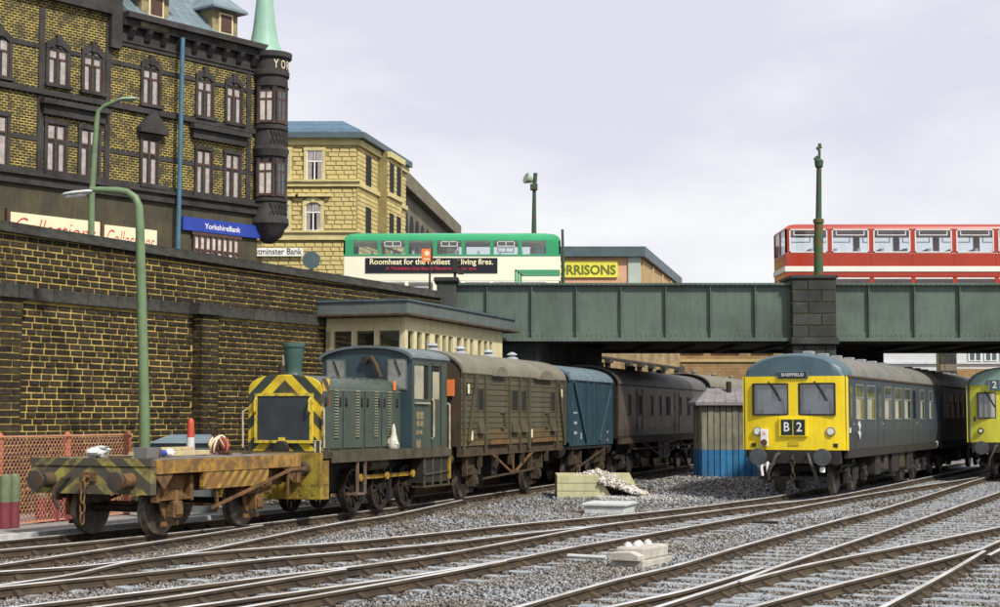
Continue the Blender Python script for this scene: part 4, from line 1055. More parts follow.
# ============================================================ BRIDGE
def bridge():
    f = Fr(0, 55.0); X = lambda px: f.at(px, 310)[0]; Z = lambda py: f.at(650, py)[1]
    t = thing('girder_bridge', 'green riveted plate girder road bridge carrying the buses over the tracks', 'bridge', (0, 55.0, 0))
    zt, zb = Z(283.3), Z(341.5)
    spans = [(X(455), X(792)), (X(833), X(1300))]
    for a, b in spans:
        MB().box(a, b, -.02, .02, zb + .12, zt - .08).build('web_plate', m_girder, t)
        MB().box(a, b, -.20, .18, zt - .08, zt).build('top_flange', m_girder, t)
        MB().box(a, b, -.20, .18, zb, zb + .12).build('bottom_flange', m_girder, t)
        MB().box(a, b, -.05, .05, zb + .122, zb + .30).build('flange_angle', m_girder, t)
    st = [487 + 44.6 * k for k in range(7)] + [868 + 45.4 * k for k in range(9)]
    rv = MB()
    for px in st:
        x = X(px)
        MB().box(x - .012, x + .012, -.17, -.02, zb + .12, zt - .08).build('stiffener', m_girder, t)
        MB().box(x - .11, x + .11, -.045, -.021, zb + .3, zt - .08).build('stiffener_plate', m_girder, t)
        z = zb + .36
        while z < zt - .15:
            for dx in (-.07, .07): rv.box(x + dx - .018, x + dx + .018, -.062, -.044, z, z + .036)
            z += .125
    for a, b in spans:
        x = a + .1
        while x < b:
            rv.box(x, x + .036, -.07, -.049, zb + .2, zb + .236); rv.box(x, x + .036, -.222, -.199, zt - .06, zt - .024); x += .17
    rv.build('rivets', m_girder, t, kind='stuff')
    # floor: cross girders and far girder
    x = X(470)
    for k in range(30):
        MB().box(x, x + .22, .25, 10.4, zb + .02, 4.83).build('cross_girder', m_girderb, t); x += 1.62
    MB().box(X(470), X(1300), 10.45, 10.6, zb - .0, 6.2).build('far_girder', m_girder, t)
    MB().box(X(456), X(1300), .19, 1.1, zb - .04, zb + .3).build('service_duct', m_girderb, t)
    # abutment block with rounded cap at the left end of the girder
    p = thing('bridge_abutment', 'dark rounded end pillar where the wall meets the left end of the girder', 'pillar', (X(447), 54.6, 0))
    w = (X(457) - X(438)) / 2
    MB().box(-w, w, -.35, .8, ROAD - 2.6, Z(284)).build('shaft', m_pier, p, bevel=.05)
    MB().box(-w - .1, w + .1, -.45, .9, Z(284) + .002, Z(279)).build('cap', m_pier, p, bevel=.05)
    a = thing('abutment', 'shaded stone abutment under the left end of the bridge', 'abutment', (0, 0, 0))
    MB().prism([(-1.5, 55.35), (X(540), 55.35), (X(540) + 2.6, 62.5), (-1.0, 62.5)], -.3, 4.8, 'z').build('core', m_coal, a)
    bl = MB()
    for (q, r, c, d) in rows(-1.5, X(540), -.2, 4.75, .8, .38, random.Random(9), .1): bl.box(q + .015, r - .015, 55.30, 55.40, c + .015, d - .015)
    bl.build('blockwork', m_pier, a, kind='stuff')
    # pier
    q = thing('bridge_pier', 'dark stone pier between the two girders, a rusty green post standing on it', 'pier', (0, 55.0, 0))
    x0, x1 = X(790), X(834)
    MB().box(x0 + .03, x1 - .03, -.36, 1.6, Z(338), Z(279)).build('core', m_mortar, q)
    zz = np.linspace(Z(338), Z(279.5), 6)
    for k in range(5):
        m_ = x0 + (x1 - x0) * (.36 + .3 * (k % 2))
        for a_, b_ in ((x0, m_), (m_, x1)):
            MB().box(a_ + .012, b_ - .012, -.42 - random.uniform(0, .02), 1.7, zz[k] + .012, zz[k + 1] - .012).build('block', m_pier, q, bevel=.02)
    MB().box(x0 - .05, x1 + .05, -.5, 1.75, Z(279.5), Z(276)).build('cap', m_pier, q, bevel=.02)
    MB().box(x0 - .06, x1 + .06, -.52, 1.72, Z(345), Z(338)).build('corbel', m_pier, q, bevel=.03)
    for a_, b_ in ((x0 + .02, x0 + (x1 - x0) * .26), (x0 + (x1 - x0) * .28, x0 + (x1 - x0) * .74), (x0 + (x1 - x0) * .76, x1 - .02)):
        z = -.3
        while z < Z(345) - .02:
            h = min(.62, Z(345) - .003 - z); MB().box(a_, b_, -.35, 1.5, z, z + h - .02).build('block', m_pier, q, bevel=.02); z += .62
    MB().box(x0 + .1, x1 - .1, -.3, 1.45, -.3, Z(345) - .01).build('lower_core', m_coal, q)
    r = thing('bridge_pier', 'blackened pier at the far side of the bridge, right of the front pier', 'pier', (0, 63.6, 0))
    g = Fr(0, 63.6); xa, xb = g.at(836, 350)[0], g.at(884, 350)[0]
    z = -.3; k = 0
    while z < 4.7:
        h = min(.5, 4.8 - z); m_ = (xa + xb) / 2 + (.25 if k % 2 else -.25)
        for a_, b_ in ((xa, m_), (m_, xb)): MB().box(a_ + .012, b_ - .012, random.uniform(-.02, .02), 1.6, z, z + h - .02).build('block', m_coal, r, bevel=.02)
        z += .5; k += 1
bridge()

# ============================================================ SIGNAL BOX
m_sbglass = glassmat('signal_box_glass', (.85, .88, .88), .16)
def signal_box():
    f = Fr(-2.69, 45.3, .33); t = fthing('signal_box', 'cream signal box with flat overhanging grey roof behind the shunter', 'signal box', f)
    Wd = 2.45; ze = f.z(405, 317.5, 0); zt = f.z(405, 301.5, 0); L = f.s(500, 0, 340) + .25
    gl = MB()
    g = Fr(0, 0)
    # front wall: x=0, y from 0 to Wd;  side wall y=0
    zs = 2.95; zh = f.z(411, 331)
    MB().box(.06, L - .06, .06, Wd - .06, -.3, zs - .7).build('brick_base', m_brownb, t)
    MB().box(0, L, 0, Wd, zs - .7, zs).build('cream_boarding', m_sbcream, t)
    MB().box(0, L, 0, Wd, zh, ze + .03).build('head_panel', m_sbcream, t)
    MB().box(.14, L - .14, .14, Wd - .14, zs, zs + .02).build('floor', m_grime, t)
    MB().box(1.3, 1.36, .14, Wd - .14, zs + .02, zh).build('inner_wall', m_far, t)
    MB().box(1.36, L - .14, 1.0, 1.06, zs + .02, zh).build('inner_wall', m_tan, t)
    # front posts and panes
    fy = [0, .12, .86, 1.0, 1.62, 1.76, 2.27, Wd]
    for a, b in ((0.0, .14), (.80, .92), (1.50, 1.62), (2.20, Wd)):
        MB().box(0, .12, a, b, zs, zh).build('window_post', m_sbcream, t)
    for a, b in ((.14, .80), (.92, 1.50), (1.62, 2.20)):
        MB().box(.05, .06, a, b, zs, zh).build('pane', m_sbglass, t)
        MB().box(.02, .04, a + .0, a + .04, zs, zh).build('sash_bar', m_white, t)
    slots = [(408, 414), (417, 422), (425, 430), (435, 440), (442.5, 446.5), (448.5, 453), (457, 461.5), (464, 467.6), (470, 473.6), (478, 482), (484, 487.4), (489.5, 492.6)]
    prev = .15
    MB().box(0.12, prev, 0, .12, zs, zh).build('window_post', m_sbcream, t)
    for a, b in slots:
        sa, sb_ = f.s(a, 0, 345), f.s(b, 0, 345)
        if sa > prev + .01: MB().box(prev, sa, -.0, .12, zs, zh).build('window_post', m_sbcream, t)
        MB().box(sa, sb_, .05, .06, zs, zh).build('pane', m_glass, t)
        prev = sb_
    MB().box(prev, L, 0, .12, zs, zh).build('window_post', m_sbcream, t)
    MB().box(.0, L, Wd - .12, Wd, zs, zh).build('back_boarding', m_sbcream, t)
    # roof: canopy fascia
    ov = .32
    MB().box(-ov - .18, L + .95, -ov + .0, Wd + ov, ze + .03, ze + .10).build('eaves_board', m_grime, t, bevel=.01)
    MB().box(-ov, L + .8, -ov + .14, Wd + ov - .12, ze + .102, zt).build('fascia', m_sbfascia, t)
    MB().box(-ov - .05, L + .85, -ov + .09, Wd + ov - .07, zt + .002, zt + .06).build('roof_edge', m_lead, t)
    MB().box(-.06, -.002, Wd * .02, Wd * .98, zh + .25, ze).build('front_beam', m_sbcream, t)
signal_box()

# ============================================================ RUNNING GEAR HELPERS
def wheel(parent, x, y, r, name='wheel', spokes=0, m=None):
    s = 1 if y > 0 else -1
    w = MB()
    if spokes:
        n = 24
        for (ra, rb, y0, y1) in ((r * .99, r * .84, y - .065 * s, y + .065 * s), (r * .24, .0, y - .09 * s, y + .09 * s)):
            o_ = [(x + ra * math.cos(2 * math.pi * k / n), r + ra * math.sin(2 * math.pi * k / n)) for k in range(n)]
            i_ = [(x + rb * math.cos(2 * math.pi * k / n), r + rb * math.sin(2 * math.pi * k / n)) for k in range(n)]
            w.loft([[(p[0], y0, p[1]) for p in i_], [(p[0], y0, p[1]) for p in o_], [(p[0], y1, p[1]) for p in o_], [(p[0], y1, p[1]) for p in i_], [(p[0], y0, p[1]) for p in i_]], cap=False)
        for k in range(spokes):
            a = 2 * math.pi * k / spokes
            w.bar((x + .2 * r * math.cos(a), y, r + .2 * r * math.sin(a)), (x + .86 * r * math.cos(a), y, r + .86 * r * math.sin(a)), .05, .055)
        o = w.build(name, m or m_wheel, parent)
    else:
        w.cyl((x, y - .05 * s, r), (x, y + .05 * s, r), r * .86, r * .78, 24); w.cyl((x, y + .04 * s, r), (x, y + .11 * s, r), r * .22, r * .16, 12)
        o = w.build(name, m or m_wheel, parent)
        tb = MB(); n = 28
        tb.loft([[(x + q * math.cos(2 * math.pi * k / n), yy, r + q * math.sin(2 * math.pi * k / n)) for k in range(n)] for q, yy in
                 ((r * .84, y + .068 * s), (r * .985, y + .072 * s), (r * 1.0, y - .03 * s), (r * 1.06, y - .045 * s), (r * 1.05, y - .075 * s), (r * .80, y - .07 * s))])
        tb.build('tyre', m_tread, o, smooth=True)
    return o
def wheelset(parent, x, r=.46, gy=.75, **k):
    ws = [wheel(parent, x, gy, r, **k), wheel(parent, x, -gy, r, **k)]
    MB().cyl((x, -gy, r), (x, gy, r), .075, n=10).build('axle', m_wheel, parent)
    return ws
def axle_guard(parent, x, y, r=.46, zt=1.05, m=None):
    m = m or m_grime; s = 1 if y > 0 else -1
    mb = MB()
    mb.prism([(x - .50, zt), (x + .50, zt), (x + .22, r - .10), (x + .13, r - .20), (x + .13, zt - .35), (x - .13, zt - .35), (x - .13, r - .20), (x - .22, r - .10)], y - .02, y + .02, 'y')
    mb.box(x - .25, x + .25, y - .018, y + .018, r - .30, r - .22)
    o = mb.build('axle_guard', m, parent)
    MB().box(x - .13, x + .13, y + .02 * s, y + .20 * s, r - .15, r + .15).box(x - .10, x + .10, y + .2 * s, y + .235 * s, r - .1, r + .09).build('axle_box', m, o, bevel=.02)
    sp = MB()
    for k in range(5):
        L = .50 - k * .085; z = r + .17 + k * .028
        sp.box(x - L, x + L, y + .04 * s, y + .15 * s, z - .0, z + .024)
    sp.box(x - .05, x + .05, y + .03 * s, y + .16 * s, r + .15, r + .34)
    sp.box(x - .55, x - .45, y, y + .13 * s, r + .14, zt); sp.box(x + .45, x + .55, y, y + .13 * s, r + .14, zt)
    sp.build('leaf_spring', m, o)
    return o
def buffer(parent, x, y, z=1.05, dirn=-1, L=.5, m=None, rb=.23, mh=None):
    m = m or m_black
    o = MB().cyl((x, y, z), (x + dirn * L * .55, y, z), .15, .12, 14).build('buffer', m, parent, smooth=True)
    MB().lathe([(.01, 0), (rb * .97, .012), (rb, .03), (rb, .05), (.08, .07), (.07, .30)], 20).build('buffer_head', mh or m_black, o, smooth=True)
    h = o.children[0]; h.location = (x + dirn * L, y, z); h.rotation_euler = (0, R(90) * -dirn, 0)
    return o
def chain(parent, x, y, z, n=3, name='coupling_chain', m=None):
    mb = MB(); zz = z
    for k in range(n):
        pts = [(x - .03 + (.0 if k % 2 else 0), y + (.05 * math.cos(a) if k % 2 == 0 else 0), zz - .11 + .11 * math.sin(a)) if k % 2 == 0 else (x - .03 + .05 * math.cos(a), y, zz - .11 + .11 * math.sin(a)) for a in [i * math.pi / 5 for i in range(11)]]
        mb.tube(pts, .018, 6); zz -= .185
    return mb.build(name, m or m_grime, parent)
def hose(parent, pts, r=.03, m=None, name='brake_hose'): return MB().tube(pts, r, 8).build(name, m or m_black, parent, smooth=True)

# ============================================================ FLAT WAGON
def flat_wagon():
    f = Fr(*[0, 0], .45)
    base = Vector((-6.05, 28.0)); W = 2.6
    # local origin on the track centre below the near headstock
    d = Vector((.45, 1)).normalized(); l = Vector((-d.y, d.x)); o = base + l * (W / 2)
    f = Fr(o.x, o.y, .45); t = fthing('flat_wagon', 'rusty flat wagon with worn yellow and black stripes, nearest vehicle on the left', 'wagon', f)
    zt = f.z(154, 460, -W / 2); L = f.s(300, -W / 2, 455)
    zd = zt - .11
    MB().box(.02, L, -W / 2 + .02, W / 2 - .02, zd - .02, zd + .0).build('underdeck', m_rust, t)
    n = 22; me = None
    for k in range(n):
        a = L * k / n
        if me is None: oo = MB().box(0, L / n - .015, -W / 2, W / 2, 0, .11).build('deck_plank', m_deck, t); me = oo.data
        else: oo = bpy.data.objects.new('deck_plank', me); COL.objects.link(oo); oo.parent = t
        oo.location = (a, 0, zd + .003 + random.uniform(-.006, .006))
    # headstock with chevrons
    MB().box(-.07, .10, -W / 2 - .01, W / 2 + .01, zd - .50, zd - .02).build('headstock', m_waspw, t)
    MB().box(-.09, .0, -W / 2 - .02, W / 2 + .02, zd - .005, zt + .02).build('deck_edge', m_waspw, t)
    MB().box(L - .1, L + .05, -W / 2, W / 2, zd - .46, zd - .02).build('headstock', m_rust, t)
    for y in (-W / 2, W / 2):
        s = -1 if y < 0 else 1
        MB().box(.05, L - .02, y + s * .03, y - s * .05, zd - .14, zt - .006).build('side_rail', m_edge, t)
        xa, xb = f.s(203, y, 480), f.s(268, y, 480)
        MB().box(xa, xb, y + s * .012, y - s * .07, zd - .46, zd - .142).build('side_plate', m_wasps, t)
        MB().box(.1, L - .1, y * .72, y * .72 + .1, zd - .5, zd - .142).build('solebar', m_rust, t)
        for k, x in enumerate((.9, 3.55)):
            axle_guard(t, x, y * .78, .47, zd - .2, m_rust)
        for q in (.25, L - .4): MB().prism([(-.3, 0), (.3, 0), (.0, -.28)], y * .98 - .02, y * .98 + .02, 'y').build('corner_bracket', m_rust, t).location = (q + .1, 0, zd - .14)
        b = MB(); b.bar((1.75, y * 1.02, .45), (L - .35, y * 1.02, 1.08), .03, .06); b.bar((L - .35, y * 1.02, 1.08), (L + .15, y * 1.02, 1.08), .03, .06)
        b.bar((L - .45, y * 1.0, 1.15), (L - .45, y * 1.0, .55), .025, .05); b.bar((2.0, y * .95, .95), (2.1, y * .95, .35), .05, .05)
        b.build('brake_lever', m_rust, t)
    MB().bar((1.2, -.6, .55), (3.3, -.6, .42), .05, .05).bar((1.2, .6, .55), (3.3, .6, .42), .05, .05).bar((2.3, -.8, .48), (2.3, .8, .48), .06, .06).build('brake_rigging', m_rust, t)
    for x in (.9, 3.55): wheelset(t, x, .47)
    for y in (.87, -.87):
        buffer(t, -.05, y, zd - .26, -1, .46, m_grime if y > 0 else m_rust, rb=.175, mh=m_bufhead)
        buffer(t, L, y, zd - .28, 1, .35, m_rust)
    MB().prism([(-.16, 0), (.16, 0), (.16, -.16), (-.16, -.16)], -.1, -.06, 'x').build('coupling_plate', m_rust, t).location = (0, 0, zd - .12)
    mb = MB(); mb.tube([(-.1, 0, zd - .2), (-.2, 0, zd - .19), (-.24, 0, zd - .26), (-.18, 0, zd - .34), (-.1, 0, zd - .31)], .028, 8); mb.build('drawhook', m_rust, t)
    chain(t, -.2, .02, zd - .26, 4, m=m_rust)
    hose(t, [(-.08, .42, zd - .2), (-.2, .5, zd - .24), (-.26, .62, zd - .4), (-.22, .66, zd - .62), (-.14, .60, zd - .78)], .035, m_grime)
    return f, zt
m_edge = mat('rusty_yellow_edge', (0.34, 0.19, 0.04), (0.15, 0.085, 0.035), scale=5, rough=.8, bump=.3, thr=(.42, .6), streak=(0.10, 0.075, 0.04), samt=.7)
m_deck = mat('deck_boards', (0.30, 0.29, 0.27), (0.16, 0.14, 0.12), scale=3, rnd=.2, bump=.4)
m_bufhead = mat('buffer_face', (0.045, 0.050, 0.055), (0.075, 0.048, 0.03), scale=4, rough=.5, thr=(.4, .6))
WG, WGZ = flat_wagon()

def deck_items():
    f, zt = WG, WGZ + .012
    def P(px, yo, z=None): s = f.s(px, yo, 455); v = f.o + Vector((f.d.x * s + f.l.x * yo, f.d.y * s + f.l.y * yo, 0)); v.z = zt; return v
    # crumpled white cloth
    c = P(99, .3); mb = MB()
    for k in range(7): mb.blob((random.uniform(-.13, .13), random.uniform(-.12, .12), .06 + .03 * (k % 3)), .085, 7, 5, .35, (1.5, 1.0, .8))
    mb.blob((.04, 0, .18), .06, 7, 5, .3, (1.8, .9, .7))
    o = mb.build('cloth_bundle', m_pale, None, smooth=True); o.location = c; setp(o, 'crumpled whitish cloth on the near end of the flat wagon deck', 'cloth')
    # marker cone
    c = P(190.5, .75); t = thing('marker_cone', 'narrow red and white marker cone standing on the flat wagon', 'marker cone', c)
    MB().lathe([(.10, 0), (.10, .03), (.085, .04), (.078, .32)], 14).build('base', m_pale, t, smooth=True)
    MB().lathe([(.076, .322), (.074, .46), (.066, .60), (.050, .68), (.015, .71)], 14).build('red_top', m_redc, t, smooth=True)
    # red and cream ball of rope
    c = P(218.5, -.15); mb = MB(); t = thing('rope_ball', 'tangled red and cream ball of rope on the flat wagon by the planks', 'rope ball', c)
    for nm, m_, ph in (('red_rope', m_redc, 0), ('cream_rope', m_cream, 1.1), ('dark_rope', m_maroon, 2.3)):
        mb = MB()
        for k in range(6):
            a = k * .9 + ph; ax = Vector((math.cos(a), math.sin(a), .5 * math.sin(3 * a))).normalized(); u = ax.orthogonal().normalized(); v = ax.cross(u); rr = .165 + .012 * (k % 3)
            mb.tube([Vector((0, 0, .18)) + u * (rr * math.cos(q)) + v * (rr * math.sin(q)) for q in [i * math.pi / 8 for i in range(17)]], .024, 6)
        mb.build(nm, m_, t, smooth=True)
    MB().blob((0, 0, .17), .14, 10, 8, .05).build('core', m_maroon, t)
    # timber
    for i, (a, b, y, z, h) in enumerate(((132, 196, .35, 0, .07), (150, 206, -.25, 0, .09), (140, 200, .10, .001, .06), (136, 190, .37, .075, .07))):
        pa = P(a, y); pb = P(b, y + .06); L = (pb - pa).length
        o = MB().box(0, L, -.09, .09, 0, h).build('timber_baulk', m_timber, None, bevel=.008); o.location = pa + Vector((0, 0, z)); o.rotation_euler = (0, 0, math.atan2(pb.y - pa.y, pb.x - pa.x))
        setp(o, ('longest low baulk of the pale timber pile, furthest left', 'pale timber baulk nearest the deck edge beside the rope ball', 'thin middle baulk of the timber pile on the flat wagon', 'timber baulk lying on top of the pile')[i], 'timber', 'timber baulks on the flat wagon')
    # tub and parcels
    c = P(146.5, -.75); t = thing('metal_tub', 'open grey tub with a rusty end on the flat wagon deck', 'tub', c, f.a)
    MB().loft([[(-.17, -.13, 0), (.17, -.13, 0), (.17, .13, 0), (-.17, .13, 0)], [(-.20, -.16, .19), (.20, -.16, .19), (.20, .16, .19), (-.20, .16, .19)], [(-.17, -.13, .19), (.17, -.13, .19), (.17, .13, .19), (-.17, .13, .19)], [(-.15, -.11, .03), (.15, -.11, .03), (.15, .11, .03), (-.15, .11, .03)]]).build('tub_body', m_grey, t)
    MB().box(.202, .23, -.15, .15, 0, .18).build('end_band', m_rust, t)
    c = P(165, -.55); t = thing('tarpaulin_roll', 'dark blue and white bundle lying between tub and planks', 'bundle', c, f.a)
    MB().cyl((-.2, 0, .07), (.02, .03, .07), .07, .06, 10).build('dark_roll', m_blue, t, smooth=True); MB().blob((.14, 0, .075), .085, 9, 6, .15, (1.3, 1, .9)).build('white_roll', m_white, t, smooth=True)
    for i, (px, yo) in enumerate(((236, .3), (247, -.4), (225, -.6), (120, -.5))):
        c = P(px, yo); o = MB().box(-.2, .2, -.035, .035, 0, .05).build('rail_chock', m_grime, None); o.location = c; o.rotation_euler = (0, 0, .3 + i)
        setp(o, ('dark chock behind the rope ball', 'dark chock near the shunter end of the deck', 'dark chock in front of the rope ball', 'dark chock left of the grey tub')[i], 'chock', 'chocks on the flat wagon deck')
m_redc = mat('marker_red', (0.48, 0.075, 0.045), (0.36, 0.055, 0.035), rough=.5, bump=.03)
deck_items()

# ============================================================ SHUNTER
def shunter():
    cx, cy = -3.42, 37.26
    d = Vector((.375, 1)).normalized(); s0 = (33.5 - cy) / d.y
    f = Fr(cx + d.x * s0, cy + d.y * s0, .375); t = fthing('shunting_locomotive', 'small dark green diesel shunter with yellow and black chevron nose behind the flat wagon', 'locomotive', f)
    Wp = 1.22
    xe = f.s(451, -Wp, 450); zp = f.z(430, 447.5, -Wp); zpb = zp - .16
    # footplate and frames
    MB().box(0, xe, -Wp, Wp, zpb + .03, zp).build('footplate', m_grime, t)
    for y in (-Wp, Wp): MB().box(.5, xe, y - .02, y + .02, zpb - .07, zp - .01).build('valance', m_valance, t)
    for y in (-.55, .55): MB().box(.3, xe - .2, y - .03, y + .03, .50, zpb).build('frame_plate', m_black, t)
    # buffer beam
    bm_ = MB().box(-.06, .06, -Wp - .02, Wp + .02, .42, zp - .01).build('buffer_beam', m_beam, t, bevel=.01)
    MB().box(.06, .34, -Wp - .02, -Wp + .02, .42, zp - .17).build('beam_side_plate', m_beam, t)
    MB().box(.06, .34, Wp - .02, Wp + .02, .42, zp - .17).build('beam_side_plate', m_beam, t)
    rv = MB()
    for k in range(9):
        rv.box(-.08, -.061, -1.1 + k * .27, -1.07 + k * .27, .72, .75); rv.box(-.08, -.061, -1.1 + k * .27, -1.07 + k * .27, .52, .55)
        rv.box(.08 + k * .03, .095 + k * .03, -Wp - .04, -Wp - .021, .72, .735)
    rv.build('rivets', m_beam, bm_, kind='stuff')
    for y in (.87, -.87): buffer(t, -.06, y, 1.06, -1, .42, m_grime, .21)
    MB().box(xe - .1, xe, -Wp, Wp, .6, zp - .2).build('rear_beam', m_beam, t)
    for y in (.87, -.87): buffer(t, xe, y, 1.06, 1, .32, m_grime, .21)
    # bonnet
    xb0 = f.s(319, -.82, 420); xb1 = f.s(412, -1.18, 420); w = 1.76
    zs = f.z(318, 390, -.82); ztop = f.z(283, 374.5, .0)
    def sec(sc_=1.0, dz=0): return [(-w / 2 * sc_, zp)] + [(y * sc_, z + dz) for y, z in arch(w, zs, ztop, 12, 2.5)][::-1] + [(w / 2 * sc_, zp)]
    MB().prism(sec(), xb0, xb0 + .05, 'x').build('nose', m_wasp, t, bevel=.015)
    b = MB().prism(sec(1.0), xb0 + .05, xb1, 'x').build('bonnet', m_locog, t, smooth=True)
    # side stripes of the nose wrap round the corner
    MB().prism([(xb0 + .02, zp + .02), (xb0 + .34, zp + .02), (xb0 + .34, zs + .25), (xb0 + .02, zs + .25)], -w / 2 - .012, -w / 2 - .001, 'y').build('nose_side_stripes', m_nside, t)
    # radiator
    y0, y1 = -.63, .63; z0, z1 = f.z(283, 446, 0) + .12, f.z(283, 396, 0)
    MB().box(xb0 - .05, xb0 - .001, y0, y1, z0, z1).build('radiator_grille', m_rad, t)
    fr = MB()
    for (a, b_, c, e) in ((y0 - .06, y0, z0 - .06, z1 + .06), (y1, y1 + .06, z0 - .06, z1 + .06), (y0, y1, z1, z1 + .06), (y0, y1, z0 - .06, z0)): fr.box(xb0 - .07, xb0 - .001, a, b_, c, e)
    fr.build('radiator_frame', m_framey, t)
    for y in (y0 - .02, y1 + .02):
        MB().tube([(xb0 - .07, y, z1 - .05), (xb0 - .14, y, z1 - .1), (xb0 - .14, y, z1 - .32), (xb0 - .07, y, z1 - .36)], .022, 6).build('radiator_catch', m_framey, t)
    for y in (-.97, .97):
        MB().tube([(xb0 - .05, y, zp + .08), (xb0 - .07, y, zp + .85), (xb0 + .06, y * .92, zp + .92)], .022, 8).build('handrail', m_rail_w, t, smooth=True)
    for y, x in ((-1.12, .05), (1.12, .05)): MB().tube([(x, y - .06, zp), (x, y - .06, zp + .24), (x, y + .06, zp + .24), (x, y + .06, zp)], .02, 6).build('lamp_bracket', m_rail_w, t)
    o = MB().box(xb0 - .16, xb0 - .07, -.06, .06, zp + .02, zp + .30).build('lamp_iron', m_framey, t)
    MB().cyl((xb0 - .2, .0, zp + .06), (xb0 - .1, 0, zp + .06), .16, .18, 16).build('front_step', m_black, t)
    # chimney
    zc = ztop - .04; zct = f.z(292.5, 343, .0)
    cxm = f.s(292.5, 0, 360) ; h = zct - zc
    MB().lathe([(.23, 0), (.20, .04), (.175, .10), (.185, h * .3), (.222, h * .86), (.245, h * .88), (.245, h * .98), (.22, h), (.19, h), (.18, h * .5)], 24, (xb0 + .45, .03, zc)).build('chimney', m_chim, t, smooth=True)
    MB().box(xb0 + .40, xb0 + .50, .22, .28, zc + .25, zc + .48).build('exhaust_flap', m_cream, t)
    MB().cyl((xb0 + .15, .16, zc), (xb0 + .15, .16, zc + .24), .06, .07, 12).build('radiator_cap', m_black, t)
    # bonnet side: panels, louvres, hinges
    ys = -w / 2
    doors = [(322, 341.5), (342.5, 363), (364, 380), (381, 398)]
    for i, (pa, pb) in enumerate(doors):
        xa, xb = f.s(pa, ys, 410), f.s(pb, ys, 410)
        dr = MB().box(xa + .015, xb - .015, ys - .03, ys - .001, zp + .05, zs - .02).build('bonnet_door', m_locog, t, bevel=.008)
        lc = (xa * .35 + xb * .65) if i < 3 else (xa * .6 + xb * .4)
        lv = MB()
        for k in range(17):
            z = zp + .28 + k * .062; lv.prism([(ys - .031, z), (ys - .062, z + .008), (ys - .031, z + .045)], lc - .10, lc + .10, 'x')
        lv.build('louvres', m_louv, dr, kind='stuff')
        for xx in (xa + .12, xb - .12):
            MB().tube([(xx, ys - .03, zs - .14), (xx - .05, ys - .07, zs - .18), (xx - .05, ys - .07, zs - .30), (xx, ys - .03, zs - .34)], .018, 6).build('door_catch', m_black, dr)
    for k in range(4):
        x = xb0 + .6 + k * .72
        MB().tube([(x, ys * .90, zs + .26), (x, ys * .97, zs + .29), (x + .34, ys * .97, zs + .29), (x + .34, ys * .90, zs + .26)], .012, 6).build('lifting_handle', m_locog, t)
    MB().box(xb0 + .3, xb1 - .02, ys - .022, ys + .02, zs - .005, zs + .02).build('bonnet_moulding', m_louv, t)
    MB().box(xb1 - .42, xb1 - .30, ys - .02, ys - .001, zs + .05, zs + .26).build('orange_label', m_orsign, t)
    MB().box(xb0 + .22, xb0 + .32, ys - .03, ys - .013, zs - .35, zs - .05).build('orange_label', m_orsign, t)
    # cab
    wc = 2.36; xc0 = xb1; xc1 = f.s(447, -wc / 2, 400); ze = f.z(411, 357.5, -wc / 2); zr = f.z(366, 347.5, 0) + .03
    def cs(y_, z_): return y_, z_
    prof = [(-wc / 2, zp)] + arch(wc, ze, zr, 14, 2.0)[::-1] + [(wc / 2, zp)]
    winz0, winz1 = f.z(408, 395, -1.0), f.z(408, 370, -1.0)
    MB().prism(prof, xc0, xc0 + .06, 'x').build('cab_front', m_locoshade, t)
    MB().prism(prof, xc1 - .06, xc1, 'x').build('cab_back', m_locog, t)
    # side walls with window openings
    xw0, xw1 = f.s(414.5, -wc / 2, 390), f.s(428.5, -wc / 2, 390); zw0, zw1 = f.z(420, 399, -wc / 2), f.z(420, 365, -wc / 2)
    xd0, xd1 = f.s(432.5, -wc / 2, 390), f.s(440, -wc / 2, 390)
    for s in (-1, 1):
        y = s * wc / 2; yi = y - s * .05
        mb = MB()
        mb.box(xc0 + .06, xc1 - .06, y, yi, zp, zw0); mb.box(xc0 + .06, xc1 - .06, y, yi, zw1, ze + .02)
        mb.box(xc0 + .06, xw0, y, yi, zw0, zw1); mb.box(xw1, xd0, y, yi, zw0, zw1); mb.box(xd1, xc1 - .06, y, yi, zw0, zw1)
        o = mb.build('cab_side', m_locog, t)
        MB().box(xw0, xw0 + (xw1 - xw0) * .7, y - s * .03, y - s * .02, zw0, zw1).build('cab_window', m_curtain2, o)
        MB().box(xw0 + (xw1 - xw0) * .7, xw1, y - s * .035, y - s * .03, zw0, zw1).build('open_window', m_void, o)
        MB().box(xd0, xd1, y - s * .03, y - s * .02, zw0, zw1 - .14).build('door_window', m_curtain2, o)
        MB().box(xd0, xd1, y - s * .035, y - s * .025, zw1 - .138, zw1).build('door_gap', m_void, o)
        MB().box(xd0 - .06, xd0 - .03, y, y + s * .015, zp, ze - .1).box(xd1 + .03, xd1 + .06, y, y + s * .015, zp, ze - .1).build('door_edge', m_black, o)
        MB().bar((xw0 - .02, y + s * .03, zw0 - .1), (xw1, y + s * .03, zw0 - .1), .05, .04).build('arm_rest', m_curtain2, o)
        MB().tube([(xd0 - .08, y + s * .02, zw0), (xd0 - .08, y + s * .07, zw0 - .05), (xd0 - .08, y + s * .07, zp + .25), (xd0 - .08, y + s * .02, zp + .2)], .024, 8).build('handrail', m_rail_w, o)
        MB().tube([(xc1 + .03, y, zw0 - .1), (xc1 + .03, y + s * .06, zw0 - .12), (xc1 + .03, y + s * .06, zp - .05), (xc1 + .03, y, zp - .08)], .022, 8).build('handrail', m_rail_w, o)
